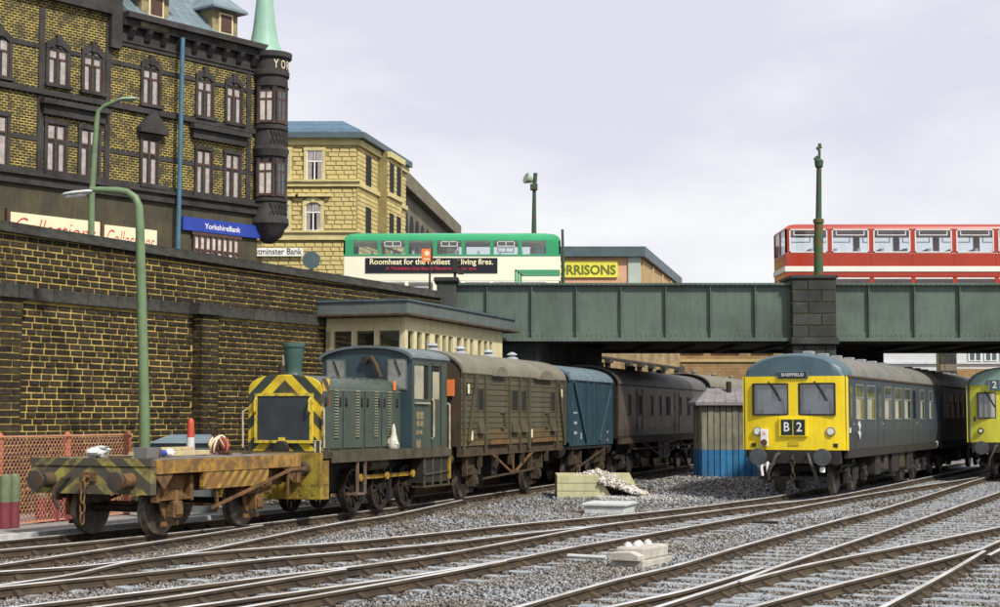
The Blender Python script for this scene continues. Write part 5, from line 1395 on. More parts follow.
        # builder's crest, numbers and shed plate
        for k, (hh, ww) in enumerate(((.18, .36), (.13, .34), (.10, .30), (.22, .18))):
            zz = zw0 - .30 - k * .22
            MB().box(xw0 + .12, xw0 + .12 + ww * .45, y + s * .001, y + s * .010, zz - hh, zz).box(xw0 + .16 + ww * .45, xw0 + .16 + ww, y + s * .001, y + s * .010, zz - hh, zz).build('painted_marking', m_gold, o)
    # front windows
    for y0_, y1_ in ((-1.02, -.58), (.58, 1.02)):
        yy0, yy1 = y0_, y1_; z1_ = ze - .06
        zb_ = (ztop + .05) if y0_ > 0 else zs + .10
        fr2 = MB().box(xc0 - .025, xc0 - .001, yy0 - .035, yy1 + .035, zb_ - .035, z1_ + .035).build('front_window', m_locor, t)
        MB().box(xc0 - .03, xc0 - .026, yy0, yy1, zb_, z1_).build('pane', m_curtain3, fr2)
        MB().bar((xc0 - .05, (yy0 + yy1) / 2 + .05, z1_ + .02), (xc0 - .05, (yy0 + yy1) / 2 - .10, z1_ - .35), .014, .03).build('wiper', m_black, fr2)
    MB().cyl((xc0 - .12, .0, zr - .32), (xc0 + .02, .0, zr - .32), .085, .085, 14).build('horn', m_black, t)
    MB().tube([(xc0 - .1, -.16, zr - .26), (xc0 - .12, -.30, zr - .45), (xc0 - .12, -.42, zr - .75)], .06, 8).build('exhaust_pipe', m_grime, t, smooth=True)
    # roof
    rp = arch(wc + .10, ze + .0, zr + .02, 14, 2.0); rin = [(y * .96, z - .06) for y, z in rp]
    MB().prism(rp + rin[::-1], xc0 - .08, xc1 + .08, 'x').build('cab_roof', m_locor, t)
    # wheels, rods
    xs = [f.s(351, -.75, 500), f.s(378, -.75, 500), f.s(404, -.75, 500)]
    r = .50
    for x in xs: wheelset(t, x, r, spokes=11)
    for s in (-1, 1):
        y = s * .90
        MB().bar((xs[0] - .05, y, r + .28), (xs[2] + .35, y, r + .28), .05, .09).build('coupling_rod', m_rodyel, t)
        for x in xs:
            MB().cyl((x, y - .05, r + .28), (x, y + s * .10, r + .28), .10, .085, 12).build('crank_pin', m_rodyel, t)
            MB().bar((x, y - s * .04, r), (x, y - s * .04, r + .30), .05, .14).build('crank', m_wheel, t)
    # steps, sand boxes, tank, battery box
    for s in (-1, 1):
        y = s * (Wp - .02)
        st = MB()
        xa = xs[0] - .62
        st.bar((xa, y, zpb), (xa, y, .45), .03, .06); st.bar((xa + .38, y, zpb), (xa + .38, y, .45), .03, .06); st.box(xa - .03, xa + .42, y - s * .25, y, .43, .47)
        st.build('front_steps', m_rail_w2, t)
        xa, xb = f.s(424, y, 470), f.s(450, y, 470)
        bx = MB().box(xa, xb, y - s * .35, y - s * .03, .55, zpb - .02).build('battery_box', m_black, t)
        for k in range(4):
            q = xa + .05 + (xb - xa - .1) * k / 3; MB().box(q - .03, q + .03, y - s * .03, y, .48, zpb - .02).build('box_rib', m_valance, bx)
        MB().box(xa - .06, xb + .06, y - s * .3, y + s * .02, .44, .48).build('step_tread', m_grime, bx)
        MB().bar((xa, y, .75), (xb, y, .8), .03, .04).build('step_bar', m_valance, bx)
        MB().cyl((xs[0] + .35, y - s * .25, zpb - .16), (xs[0] + 1.25, y - s * .25, zpb - .16), .14, .14, 14).build('air_tank', m_valance, t, smooth=True)
        for x in xs: MB().box(x + .32, x + .40, y - s * .4, y - s * .3, .25, .95).build('brake_hanger', m_black, t)
        for x in xs: MB().box(x - .13, x + .13, s * .58, s * .64, .35, .8).build('horn_guide', m_black, t)
    # white cloth on the running plate
    yy = -1.02; x = f.s(393.5, yy, 440)
    v = f.o + Vector((f.d.x * x + f.l.x * yy, f.d.y * x + f.l.y * yy, 0)); v.z = zp + .005
    m_ = MB().lathe([(.12, 0), (.14, .06), (.10, .2), (.06, .34), (.05, .46), (.02, .56)], 10); m_.blob((-.10, .02, .12), .08, 8, 6, .3, (1, 1, 1.6)); m_.blob((.06, -.03, .10), .08, 8, 6, .3, (1, 1, 1.4))
    o = m_.build('cloth_bundle', m_ragw, None, smooth=True); o.location = v; setp(o, 'upright whitish rag bundle on the running plate just in front of the shunter cab', 'cloth')
m_valance = mat('valance_olive', (0.085, 0.078, 0.050), (0.045, 0.040, 0.028), scale=3)
m_rad = mat('radiator_slate', (0.040, 0.052, 0.062), (0.028, 0.036, 0.044), scale=3, rough=.5)
m_framey = mat('chipped_yellow', (0.58, 0.46, 0.05), (0.20, 0.16, 0.05), scale=7, thr=(.5, .62), bump=.1)
m_nside = stripemat('nose_side_wasp', 'slant', 0.46, c1=(0.66, 0.40, 0.03), c2=(0.06, 0.065, 0.05), k=1.0, z0=.12)
m_rail_w = mat('pale_handrail', (0.50, 0.46, 0.36), (0.30, 0.24, 0.16), scale=6, bump=0)
m_rail_w2 = mat('pinkish_step', (0.22, 0.15, 0.12), (0.12, 0.08, 0.06), scale=6, bump=0)
m_chim = mat('chimney_green', (0.050, 0.105, 0.095), (0.034, 0.075, 0.070), scale=2, rough=.45, bump=.04, streak=(.07, .075, .05))
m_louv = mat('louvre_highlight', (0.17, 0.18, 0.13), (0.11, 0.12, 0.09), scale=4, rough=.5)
m_gold = mat('faded_gold_paint', (0.26, 0.21, 0.11), (0.15, 0.13, 0.08), scale=12, bump=0)
m_curtain2 = mat('pale_window_fill', (0.40, 0.385, 0.28), (0.26, 0.25, 0.19), scale=2, rough=.55, bump=0, spec=.4)
m_curtain3 = mat('hazy_window', (0.27, 0.28, 0.26), (0.14, 0.155, 0.15), scale=2, rough=.2, bump=0, spec=.6)
m_ragw = mat('rag', (0.60, 0.60, 0.54), (0.40, 0.38, 0.30), scale=6)
shunter()
# ============================================================ VANS AND COACHES
TA = Fr(-.58 - .0, 41.6, .33)               # side plane of the vans on the curving track
def place(s_near, W, yside=0.0):
    """frame on the track centre at distance s along the side plane"""
    v = TA.o + Vector((TA.d.x * s_near + TA.l.x * (W / 2 + yside), TA.d.y * s_near + TA.l.y * (W / 2 + yside), 0))
    return Fr(v.x, v.y, .33)
def truss(parent, xa, xb, y, zt, zl, m, name='truss_rod'):
    xm = (xa + xb) / 2; g = .05
    MB().bar((xa, y, zt), (xm - g, y, zl), .05, .06).bar((xm - g, y, zl), (xm + g, y, zl), .05, .06).bar((xm + g, y, zl), (xb, y, zt), .05, .06).build(name, m, parent)
    MB().bar((xm, y, zt), (xm, y, zl), .04, .05).build('truss_post', m, parent)

def parcels_van():
    W = 2.46; f = place(TA.s(462), W); yv = -W / 2
    t = fthing('parcels_van', 'long dirty green parcels van with four white domed roof vents, coupled behind the shunter', 'van', f)
    S = lambda px, py=410: f.s(px, yv, py); L = S(564.5)
    z0 = f.z(464, 457, yv) + .02; ze = f.z(463, 371.5, yv); zr = ze + .58
    sb = z0 + .24
    MB().box(.04, L - .04, yv + .04, -yv - .04, sb, ze).build('body_core', m_vanend, t)
    # planks on both sides, ends
    n = 13; me = None
    for s in (-1, 1):
        for k in range(n):
            za = sb + (ze - sb) * k / n
            if me is None: o = MB().box(0, L, -.022, .022, .007, (ze - sb) / n - .007).build('side_plank', m_vang, t, bevel=.006); me = o.data
            else: o = bpy.data.objects.new('side_plank', me); COL.objects.link(o); o.parent = t; b = o.modifiers.new('b', 'BEVEL'); b.width = .006; b.segments = 1
            o.location = (0, s * (W / 2 - .022), za)
            if k < 3:
                o.material_slots[0].link = 'OBJECT'; o.material_slots[0].material = m_vanlow
    ep = MB()
    prof = [(-W / 2 + .03, sb)] + arch(W - .06, ze - .01, zr - .03, 12, 2.1)[::-1] + [(W / 2 - .03, sb)]
    for x0, x1 in ((-.0, .05), (L - .05, L)): MB().prism(prof, x0, x1, 'x').build('end_panel', m_vanend, t)
    for y in (-.75, -.25, .25, .75): MB().box(-.05, -.001, y - .045, y + .045, sb, ze + .15).build('end_post', m_vanend, t)
    MB().box(-.08, -.052, -1.05, -.62, ze - .62, ze - .20).build('orange_board', m_orsign, t)
    MB().tube([(-.08, -.9, sb + .2), (-.14, -.9, sb + .22), (-.14, .1, sb + .22), (-.08, .1, sb + .2)], .02, 6).build('end_handrail', m_black, t)
    # frames: posts, diagonals, louvred shutters, windows
    for s in (-1, 1):
        y = s * W / 2
        def bx(a, b, za, zb, p0, p1, name, m, par=t): return MB().box(a, b, y + s * p0, y + s * p1, za, zb).build(name, m, par)
        for px in (463.3, 485, 509, 519.5, 528, 536.5 - 7.5, 556.5, 564):
            x = min(max(S(px), .05), L - .05); bx(x - .05, x + .05, sb - .12, ze - .02, .001, .05, 'side_post', m_vang2)
        for pa, pb in ((475.5, 467.5), (557.5, 563)):
            MB().bar((S(pa), y + s * .045, ze - .06), (S(pb), y + s * .045, sb + .1), .05, .11).build('diagonal_brace', m_vang2, t)
        for pa, pb in ((477.5, 482.5), (511, 517), (520, 525.5), (550, 554)):
            a, b = S(pa), S(pb); za, zb = f.z(515, 409.5, yv), f.z(515, 391, yv)
            w_ = bx(a, b, za, zb, .0, .02, 'window', m_void)
            bx(a - .03, a - .002, za - .03, zb + .03, .0, .035, 'window_frame', m_vang2, w_); bx(b + .002, b + .03, za - .03, zb + .03, .0, .035, 'window_frame', m_vang2, w_)
            zc, zd = f.z(515, 432.5, yv), f.z(515, 421, yv)
            MB().prism([(y, zc), (y + s * .11, zc), (y + s * .03, zd), (y, zd)], a - .02, b + .02, 'x').build('shutter_hood', m_vang2, t)
        for pa, pb in ((487, 508), (530, 555)):
            a, b = S(pa), S(pb); c = (a + b) / 2
            MB().prism([(a + .35, ze - .06)] + [(c + (b - a) * .30 * math.cos(R(q)), ze - .06 + .26 * math.sin(R(q)) - .0) for q in range(0, 181, 20)], y, y + s * .13, 'y').build('ventilator_hood', m_vanroof, t)
            MB().tube([(c + .2, y, f.z(515, 413, yv)), (c + .45, y + s * .06, f.z(515, 412, yv)), (c + .5, y + s * .06, f.z(515, 427, yv)), (c + .25, y + s * .03, f.z(515, 428, yv))], .03, 6).build('door_handle', m_vang2, t)
            MB().box(a + .08, b - .08, y, y + s * .06, sb + .02, sb + .14).build('door_sill', m_rust, t)
        for px, py in ((466.5, 391), (470, 435), (530, 435), (560, 391)):
            MB().box(S(px) - .05, S(px) + .07, y + s * .051, y + s * .062, f.z(500, py + 4, yv), f.z(500, py - 5, yv)).build('paint_mark', m_cream, t)
        # solebar and running gear
        MB().box(0, L, y * .93 - .05, y * .93 + .05, z0 - .02, sb - .003).build('solebar', m_grime, t)
        x1_, x2_ = S(478, 480), S(541, 480)
        axle_guard(t, x1_, s * .98, .46, z0, m_grime); axle_guard(t, x2_, s * .98, .46, z0, m_grime)
        truss(t, S(494, 460), S(535, 460), y * .95, z0, .55, m_rust)
        MB().bar((x1_ + .5, y * .97, .5), (x2_ - .5, y * .97, .62), .03, .05).build('brake_rod', m_grime, t)
        MB().box(S(500), S(506), y * .5, y * .8, .55, z0).build('vacuum_cylinder', m_black, t)
        for px in (482, 498, 512, 524, 548): MB().box(S(px) - .03, S(px) + .03, y * .90, y * 1.0, z0 - .32, z0).build('underframe_bracket', m_grime, t)
    for x in (S(478, 480), S(541, 480)): wheelset(t, x, .46)
    for y in (.87, -.87): buffer(t, -.02, y, 1.05, -1, .42, m_grime); buffer(t, L + .02, y, 1.05, 1, .22, m_grime)
    # roof
    rp = arch(W + .10, ze - .03, zr, 16, 2.1); rin = [(y * .97, z - .05) for y, z in rp]
    MB().prism(rp + rin[::-1], -.04, L + .04, 'x').build('roof', m_vanroof, t, smooth=True)
    for c in ():
        rg = []
        for k in range(9):
            a = -1.35 + 2.7 * k / 8; rise = .035
            rg.append((c + a, math.cos(a / 1.35 * math.pi / 2)))
        mb = MB(); rows_ = []
        for x, q in rg:
            m1 = max(.02, q); row = []
            for j in range(7):
                fr_ = j / 6; idx = 16 - (1.2 + fr_ * 4.0 * m1)
                i0 = int(idx); u = idx - i0; yy = rp[i0][0] * (1 - u) + rp[min(i0 + 1, 16)][0] * u; zz = rp[i0][1] * (1 - u) + rp[min(i0 + 1, 16)][1] * u
                row.append((x, yy * 1.012 - .0, zz + .022))
            rows_.append(row)
        mb.loft(rows_, cap=False, close=False); o = mb.build('roof_panel', m_vanroof, t, smooth=True); sm = o.modifiers.new('s', 'SOLIDIFY'); sm.thickness = .03
    for px in (432.5, 460, 488.5, 512):
        x = f.s(px, 0, 356)
        MB().lathe([(.20, 0), (.19, .05), (.09, .10), (.10, .13), (.17, .15), (.10, .21), (.01, .24)], 14, (max(x, .3), 0, zr - .015)).build('roof_vent', m_ventw, t, smooth=True)
m_vang2 = mat('dirty_green_framing', (0.080, 0.075, 0.044), (0.048, 0.044, 0.03), scale=3, bump=.1, streak=(.12, .075, .035), samt=.4)
m_ventw = mat('pale_vent', (0.36, 0.40, 0.44), (0.28, 0.30, 0.32), scale=4, bump=0)
parcels_van()

def blue_van():
    W = 2.4; f = place(TA.s(570), W, .0); yv = -W / 2
    t = fthing('box_van', 'short faded blue box van between the green parcels van and the brown coach', 'van', f)
    S = lambda px, py=410: f.s(px, yv, py); L = S(611.5)
    ze = f.z(572, 379.5, yv); z0 = f.z(572, 449, yv); sb = z0 + .2; zr = ze + .50
    MB().box(.04, L - .04, yv + .04, -yv - .04, sb, ze).build('body_core', m_vanb, t)
    n = 14; w = L / n; me = None
    for s in (-1, 1):
        for k in range(n):
            if me is None: o = MB().box(.008, w - .008, -.022, .022, 0, ze - sb + .12).build('side_plank', m_vanb, t, bevel=.006); me = o.data
            else: o = bpy.data.objects.new('side_plank', me); COL.objects.link(o); o.parent = t
            o.location = (k * w, s * (W / 2 - .022), sb - .12)
        y = s * W / 2
        for px in (571.5, 587, 593, 597, 611): x = min(max(S(px), .06), L - .06); MB().box(x - .045, x + .045, y, y + s * .05, sb - .12, ze).build('side_post', m_vanb2, t)
        MB().bar((S(573), y + s * .04, ze - .05), (S(585.5), y + s * .04, sb), .05, .10).build('diagonal_brace', m_vanb2, t)
        MB().bar((S(610), y + s * .04, ze - .25), (S(598.5), y + s * .04, sb), .05, .10).build('diagonal_brace', m_vanb2, t)
        mk = MB()
        for (px, py, a, h) in ((572.2, 413, .05, .3), (574, 423, .30, .09), (574, 433, .30, .09), (580.5, 436, .10, .2), (604, 420, .1, .15), (607, 432, .1, .1), (607, 440, .08, .1)):
            x = S(px); zz = f.z(px, py, yv); mk.box(x, x + a, y + s * .001, y + s * .012, zz - h / 2, zz + h / 2)
        x = S(574.5); zz = f.z(574, 413, yv); mk.box(x - .12, x + .3, y + s * .001, y + s * .012, zz - .02, zz + .03)
        mk.build('painted_marks', m_ventw, t)
        MB().box(0, L, y * .93 - .05, y * .93 + .05, z0 - .02, sb - .125).build('solebar', m_black, t)
        for x in (1.1, L - 1.1): axle_guard(t, x, s * .98, .46, z0, m_grime)
        MB().bar((.9, y * .98, .5), (L - .8, y * .98, z0 - .05), .03, .06).build('brake_lever', m_grime, t)
    for x in (1.1, L - 1.1): wheelset(t, x, .46)
    for x0, x1 in ((-.05, .04), (L - .04, L + .03)):
        for k in range(10):
            y0 = -W / 2 + .02 + (W - .04) * k / 10
            MB().box(x0, x1, y0 + .006, y0 + (W - .04) / 10 - .006, sb, ze + .15 + .25 * math.cos((k - 4.5) / 5 * 1.4)).build('end_plank', m_vanb2, t)
    for y in (-.5, .5): MB().box(-.12, -.051, y - .05, y + .05, sb - .1, ze + .2).build('end_post', m_vanb2, t)
    rp = arch(W + .12, ze - .01, zr, 14, 2.0); rin = [(y * .96, z - .05) for y, z in rp]
    MB().prism(rp + rin[::-1], -.10, L + .05, 'x').build('roof', m_vanbroof, t, smooth=True)
    for k in range(1, 8):
        x = L * k / 8; rr = [(y * 1.001, z + .008) for y, z in rp]
        MB().prism(rr + rp[::-1], x - .012, x + .012, 'x').build('roof_rib', m_vanbroof, t)
    for y in (.87, -.87): buffer(t, -.02, y, 1.05, -1, .2, m_grime); buffer(t, L + .02, y, 1.05, 1, .2, m_grime)
m_vanb2 = mat('faded_blue_framing', (0.030, 0.078, 0.105), (0.02, 0.05, 0.07), scale=2, streak=(.03, .04, .04))
blue_van()

def bogie(parent, xc, Wb=2.3, m=None, r=.46):
    m = m or m_black
    bo = MB().box(xc - 1.5, xc + 1.5, -.9, .9, .62, .78).build('bogie', m, parent)
    for s in (-1, 1):
        y = s * 1.0
        fr_ = MB(); fr_.prism([(xc - 1.75, .66), (xc - 1.5, .78), (xc - .6, .70), (xc - .4, .50), (xc + .4, .50), (xc + .6, .70), (xc + 1.5, .78), (xc + 1.75, .66), (xc + 1.5, .60), (xc + .65, .56), (xc + .45, .34), (xc - .45, .34), (xc - .65, .56), (xc - 1.5, .60)], y - .05, y + .05, 'y')
        for k in (-.22, 0, .22): fr_.cyl((xc + k, y + s * .08, .36), (xc + k, y + s * .08, .70), .07, .07, 8)
        fr_.build('bogie_frame', m, bo)
        for dx in (-1.15, 1.15):
            MB().box(xc + dx - .14, xc + dx + .14, y + s * .03, y + s * .18, .30, .62).cyl((xc + dx, y + s * .17, .46), (xc + dx, y + s * .22, .46), .10, .08, 10).build('axle_box', m, bo, bevel=.015)
            sp = MB()
            for k in range(4): sp.box(xc + dx - .42 + k * .07, xc + dx + .42 - k * .07, y + s * .05, y + s * .15, .63 + k * .025, .652 + k * .025)
            sp.build('leaf_spring', m, bo)
    for dx in (-1.15, 1.15):
        for gy in (.75, -.75): wheel(bo, xc + dx, gy, r)
        MB().cyl((xc + dx, -.75, r), (xc + dx, .75, r), .075, n=8).build('axle', m_wheel, bo)
    return bo

def coach(f, L, W, z0, ze, zr, name, label, m_side, m_roof, wins, m_end, doors=(), group=None, hh=.5):
    t = fthing(name, label, 'coach', f)
    yv = -W / 2
    MB().box(.03, L - .03, yv + .05, -yv - .05, z0, ze).build('body_core', m_void, t)
    for s in (-1, 1):
        y = s * W / 2
        # side skin with a gentle tumblehome, as two leaves
        prof = [(y - s * .06, z0), (y - s * .015, z0 + .35), (y, z0 + 1.0), (y - s * .02, ze), (y - s * .08, ze), (y - s * .08, z0)]
        o = MB().prism(prof, 0, L, 'x').build('side', m_side, t)
        for i, (a, b, za, zb, kind) in enumerate(wins):
            w_ = MB().box(a - .04, b + .04, y - s * .05, y + s * .012, za - .04, zb + .04).build('window_frame', m_side, o)
            MB().box(a, b, y + s * .0125, y + s * .016, za, zb).build('pane', m_void if kind == 0 else m_curtain2, w_)
        for x in doors:
            MB().box(x - .42, x - .40, y - s * .01, y + s * .008, z0 + .1, ze - .15).box(x + .40, x + .42, y - s * .01, y + s * .008, z0 + .1, ze - .15).build('door_gap', m_black, o)
            MB().bar((x + .30, y + s * .04, z0 + 1.0), (x + .36, y + s * .04, z0 + 1.0), .04, .05).build('door_handle', m_curtain2, o)
            for q in (.4, 1.1): MB().box(x - .46, x - .40, y, y + s * .03, z0 + q, z0 + q + .08).build('hinge', m_black, o)
        MB().box(.2, L - .2, y * .97 - .05, y * .97 + .05, z0 - .20, z0 - .005).build('solebar', m_grime, t)
        MB().box(2.0, L - 2.0, y * 1.0, y * 1.0 + s * .12, z0 - .42, z0 - .37).build('footboard', m_grime, t)
        truss(t, 4.2, L - 4.2, y * .85, z0 - .2, .55, m_black)
        MB().box(L * .45, L * .58, y * .45, y * .85, .5, z0 - .2).build('underfloor_box', m_black, t)
        MB().box(L * .33, L * .38, y * .5, y * .8, .6, z0 - .2).build('dynamo', m_grime, t)
    for x0, x1 in ((0, .06), (L - .06, L)):
        MB().prism([(-W / 2 + .04, z0)] + arch(W - .08, ze, zr - .04, 14, 2.1)[::-1] + [(W / 2 - .04, z0)], x0, x1, 'x').build('end_panel', m_end, t)
    MB().box(-.25, -.001, -.5, .5, z0, z0 + 2.1).build('gangway', m_black, t)
    rp = arch(W + .06, ze - .01, zr, 16, 2.1); rin = [(y * .97, z - .05) for y, z in rp]
    MB().prism(rp + rin[::-1], -.05, L + .05, 'x').build('roof', m_roof, t, smooth=True)
    for k in range(int(L / 2.4)):
        x = 1.2 + 2.4 * k; MB().lathe([(.14, 0), (.12, .08), (.16, .10), (.12, .17), (.02, .19)], 10, (x, .35 if k % 2 else -.35, zr - .05)).build('roof_vent', m_roof, t, smooth=True)
    for x in (2.4, L - 2.4): bogie(t, x)
    for y in (.87, -.87): buffer(t, 0, y, 1.05, -1, .22, m_black); buffer(t, L, y, 1.05, 1, .22, m_black)
    return t
W = 2.66; f = place(TA.s(616.5), W, -.08)
Sx = lambda px: f.s(px, -W / 2, 405)
Lc = Sx(706)
wz = (f.z(650, 415, -W / 2), f.z(650, 396, -W / 2))
coach(f, Lc, W, f.z(619, 440, -W / 2) + .05, f.z(617, 384, -W / 2) + .02, f.z(617, 384, -W / 2) + .68, 'brown_coach', 'dark brown coach with narrow windows and drab roof, last before the blue and cream hut',
      m_brown, m_coachroof, [(Sx(p) - .10 - q, Sx(p) + .10 + q, wz[0], wz[1], k) for p, q, k in ((630, 0, 0), (640.5, .1, 0), (652.5, 0, 0), (661, 0, 0), (668, .12, 0), (671.5, .14, 1), (681, 0, 0), (689, .18, 0), (699, .02, 0))], m_void, doors=(Sx(677), Sx(640)))
f2 = Fr(*(Vector((f.o.x, f.o.y)) + f.d * (Lc + 1.1)), .33)
g = f2
coach(g, 15.5, 2.66, 1.25, 3.45, 4.08, 'grey_coach', 'pale roofed grey coach partly hidden behind the yellow railcar and the hut', m_grey, m_vanroof,
      [(1.2 + 1.5 * k, 2.2 + 1.5 * k, 2.35, 3.15, 0) for k in range(9)], m_void)

# ============================================================ RAILCARS
def railcar(f, L, name, label, cab=True, m_front=m_yellow, m_side=m_dmublue, m_roof=m_dmuroof, code=('B', '2'), dest='SHEFFIELD', wins=None, dome=m_dmudome, style=0, hang=True, group=None):
    W = 2.80; t = fthing(name, label, 'railcar', f, group)
    yv = -W / 2; z0 = 1.22; ze = 3.18; zr = 3.86
    nose = .55
    # body shell: rings of cross sections, the front one pulled in and rounded
    def ring(x, sw, ze_, zr_, zb=z0):
        return [(x, -W / 2 * sw, zb), (x, -W / 2 * sw - .0, zb + .9)] + [(x, y * sw, z) for y, z in arch(W, ze_, zr_, 14, 2.15)[::-1]] + [(x, W / 2 * sw, zb + .9), (x, W / 2 * sw, zb)]
    MB().box(.7, L - .05, yv + .10, -yv - .10, z0 + .02, ze).build('interior_core', m_void, t)
    # sides
    for s in (-1, 1):
        y = s * W / 2
        o = MB().prism([(y - s * .05, z0), (y, z0 + .5), (y, ze + .02), (y - s * .08, ze + .02), (y - s * .08, z0)], .12 if cab else 0, L, 'x').build('side', m_side, t)
        for (a, b, kind) in wins or []:
            za, zb = 2.06, 2.98
            if kind == 'w':
                fr_ = MB()
                fr_.box(a - .03, a, y, y + s * .02, za - .03, zb + .03); fr_.box(b, b + .03, y, y + s * .02, za - .03, zb + .03)
                fr_.box(a, b, y, y + s * .02, za - .03, za); fr_.box(a, b, y, y + s * .02, zb, zb + .03); fr_.box(a, b, y, y + s * .02, zb - .36, zb - .32)
                w_ = fr_.build('window_frame', m_alu, o)
                MB().box(a + (b - a) * .0, b - (b - a) * .42, y + s * .002, y + s * .006, za, zb - .36).build('seat_backs', m_curtain2, w_)
                MB().box(b - (b - a) * .42, b, y + s * .002, y + s * .007, za, zb - .36).box(a, b, y + s * .002, y + s * .007, zb - .32, zb).build('pane', m_dpane, w_)
                for k in (1, 2): x = a + (b - a) * k / 3; MB().box(x - .02, x + .02, y + s * .008, y + s * .014, zb - .32, zb).build('ventilator_bar', m_alu2, w_)
            else:
                d_ = MB().box(a, b, y + s * .001, y + s * .006, za - .0, zb - .02).build('door_window', m_dpane, o)
                MB().box(a - .12, a - .10, y, y + s * .006, z0 + .05, zb + .08).box(b + .42, b + .44, y, y + s * .006, z0 + .05, zb + .08).build('door_gap', m_black, d_)
                MB().box(b + .05, b + .16, y, y + s * .04, za - .18, za - .12).build('door_handle', m_alu, d_)
        MB().box(.3, L - .1, y - s * .10, y - s * .0, z0 - .22, z0 - .005).build('solebar', m_black, t)
        MB().box(.2, L, y - s * .02, y + s * .035, ze + .0, ze + .05).build('gutter', m_grime, t)
        for k in range(int(L / 2.2)):
            x = 4.6 + k * 1.3
            if x < L - 4.8:
                MB().box(x, x + random.uniform(.6, 1.1), y * .55, y * .93, .42 + .1 * (k % 2), z0 - .22).build('engine_box', m_grime if k % 2 else m_black, t, bevel=.03)
        MB().cyl((4.9, y * .8, .6), (6.5, y * .8, .6), .17, .17, 12).build('air_reservoir', m_black, t, smooth=True)
    # roof
    rp = arch(W + .02, ze + .03, zr, 18, 2.15); rin = [(y * .97, z - .05) for y, z in rp]
    x0r = .95 if cab else 0
    MB().prism(rp + rin[::-1], x0r, L, 'x').build('roof', m_roof, t, smooth=True)
    for k in range(7):
        x = 1.9 + k * 1.8
        if x < L - .5: MB().box(x - .17, x + .17, -.14, .14, zr - .02, zr + .10).build('roof_vent', m_ventg, t, bevel=.02)
    MB().prism([(yv + .05, z0), (-yv - .05, z0)] + arch(W - .1, ze, zr - .03, 12, 2.15), L - .04, L, 'x').build('end_panel', m_black, t)
    for x in (2.6, L - 2.6): bogie(t, x)
    if cab:
        # lower front: yellow panel, slightly bowed, with openings for two windscreens
        def bow(y): return .10 * (abs(y) / (W / 2)) ** 2.2 if style == 0 else .22 * (abs(y) / (W / 2)) ** 2
        ys = [-1.40, -1.36, -1.13, -.13, .13, 1.13, 1.36, 1.40]
        if style: ys = [-1.40, -1.3, -1.05, -.42, .42, 1.05, 1.3, 1.40]
        zb, zt = 2.16, 3.02
        if style: zb, zt = 2.05, 2.95
        def xx(y): return bow(y) + (.06 if abs(y) > 1.39 else 0)
        pan = MB()
        def patch(ya, yb, za, zb_, n=4):
            for k in range(n):
                a = ya + (yb - ya) * k / n; b = ya + (yb - ya) * (k + 1) / n
                pan.add([(xx(a), a, za), (xx(b), b, za), (xx(b), b, zb_), (xx(a), a, zb_), (xx(a) + .06, a, za), (xx(b) + .06, b, za), (xx(b) + .06, b, zb_), (xx(a) + .06, a, zb_)],
                        [(0, 3, 2, 1), (4, 5, 6, 7), (0, 1, 5, 4), (1, 2, 6, 5), (2, 3, 7, 6), (3, 0, 4, 7)])
        patch(-1.40, -1.36, z0, ze + .0, 1); patch(1.36, 1.40, z0, ze, 1)
        patch(-1.36, 1.36, z0, zb, 12); patch(-1.36, 1.36, zt, ze + .03, 12)
        patch(-1.36, ys[2], zb, zt, 2); patch(ys[3], ys[4], zb, zt, 2); patch(ys[5], 1.36, zb, zt, 2)
        front = pan.build('front_panel', m_front, t, smooth=True)
        for s in (-1, 1): MB().box(.12, .32, s * 1.395, s * 1.425, z0, ze + .03).build('front_return', m_front, t)
        # windscreens
        for a, b in ((ys[2], ys[3]), (ys[4], ys[5])):
            q = .035
            xm = (xx(a) + xx(b)) / 2
            fr_ = MB(); c0, c1 = min(a, b), max(a, b)
            for (u0, u1, v0, v1) in ((c0 - .01, c0 + q, zb, zt), (c1 - q, c1 + .01, zb, zt), (c0 + q, c1 - q, zb - .01, zb + q), (c0 + q, c1 - q, zt - q, zt + .01)): fr_.box(xm - .03, xm + .06, u0, u1, v0, v1)
            w_ = fr_.build('windscreen_frame', m_black, t)
            MB().box(xm + .02, xm + .03, c0 + q, c1 - q, zb + q, zt - q).build('windscreen', m_wglass if style == 0 else m_wglass2, w_)
            MB().bar((xm - .05, (c0 + c1) / 2 + .05, zt + .05), (xm - .05, (c0 + c1) / 2 - .28, zb + .38), .02, .045).build('wiper', m_black, w_)
        cp = MB().box(.62, .65, -1.25, 1.25, z0 + .8, ze).build('cab_partition', m_cabwall, t)
        for y in (-.95, -.35, .35, .95): MB().box(.60, .619, y - .20, y + .20, 2.30, 2.88).build('partition_window', m_cabpane, cp)
        MB().box(.59, .619, -.10, .10, z0 + .8, ze - .05).build('partition_post', m_lead, cp)
        MB().box(.14, .40, -1.2, 1.2, 1.95, 2.12).build('desk', m_lead, cp)
        for y in (-.65, .65): MB().box(.35, .5, y - .25, y + .25, 1.9, 2.55).build('cab_seat', m_seat, t)
        # dome
        rings = []
        for x, k, dz in ((.03, .0, 0), (.05, .86, 0), (.14, .93, 0), (.35, .98, 0), (.95, 1.0, 0)):
            if k == 0: rings.append([(x + (.10 * (abs(y) / 1.4) ** 2.2), y * .985, ze + .03) for y, z in rp])
            else: rings.append([(x + (.08 * (abs(y) / 1.4) ** 2.2 if x < .3 else 0), y * min(1, k + .01 if abs(y) < 1.3 else k + .03), ze + .03 + (z - ze - .03) * k) for y, z in rp])
        dm_ = MB(); dm_.loft(rings, cap=False, close=False); o = dm_.build('roof_dome', dome, t, smooth=True)
        # destination blind and headcode
        d_ = MB().box(-.05, .12, -.42, .42, ze - .03, ze + .17).build('destination_box', m_front if style else m_dmudome, t, bevel=.02)
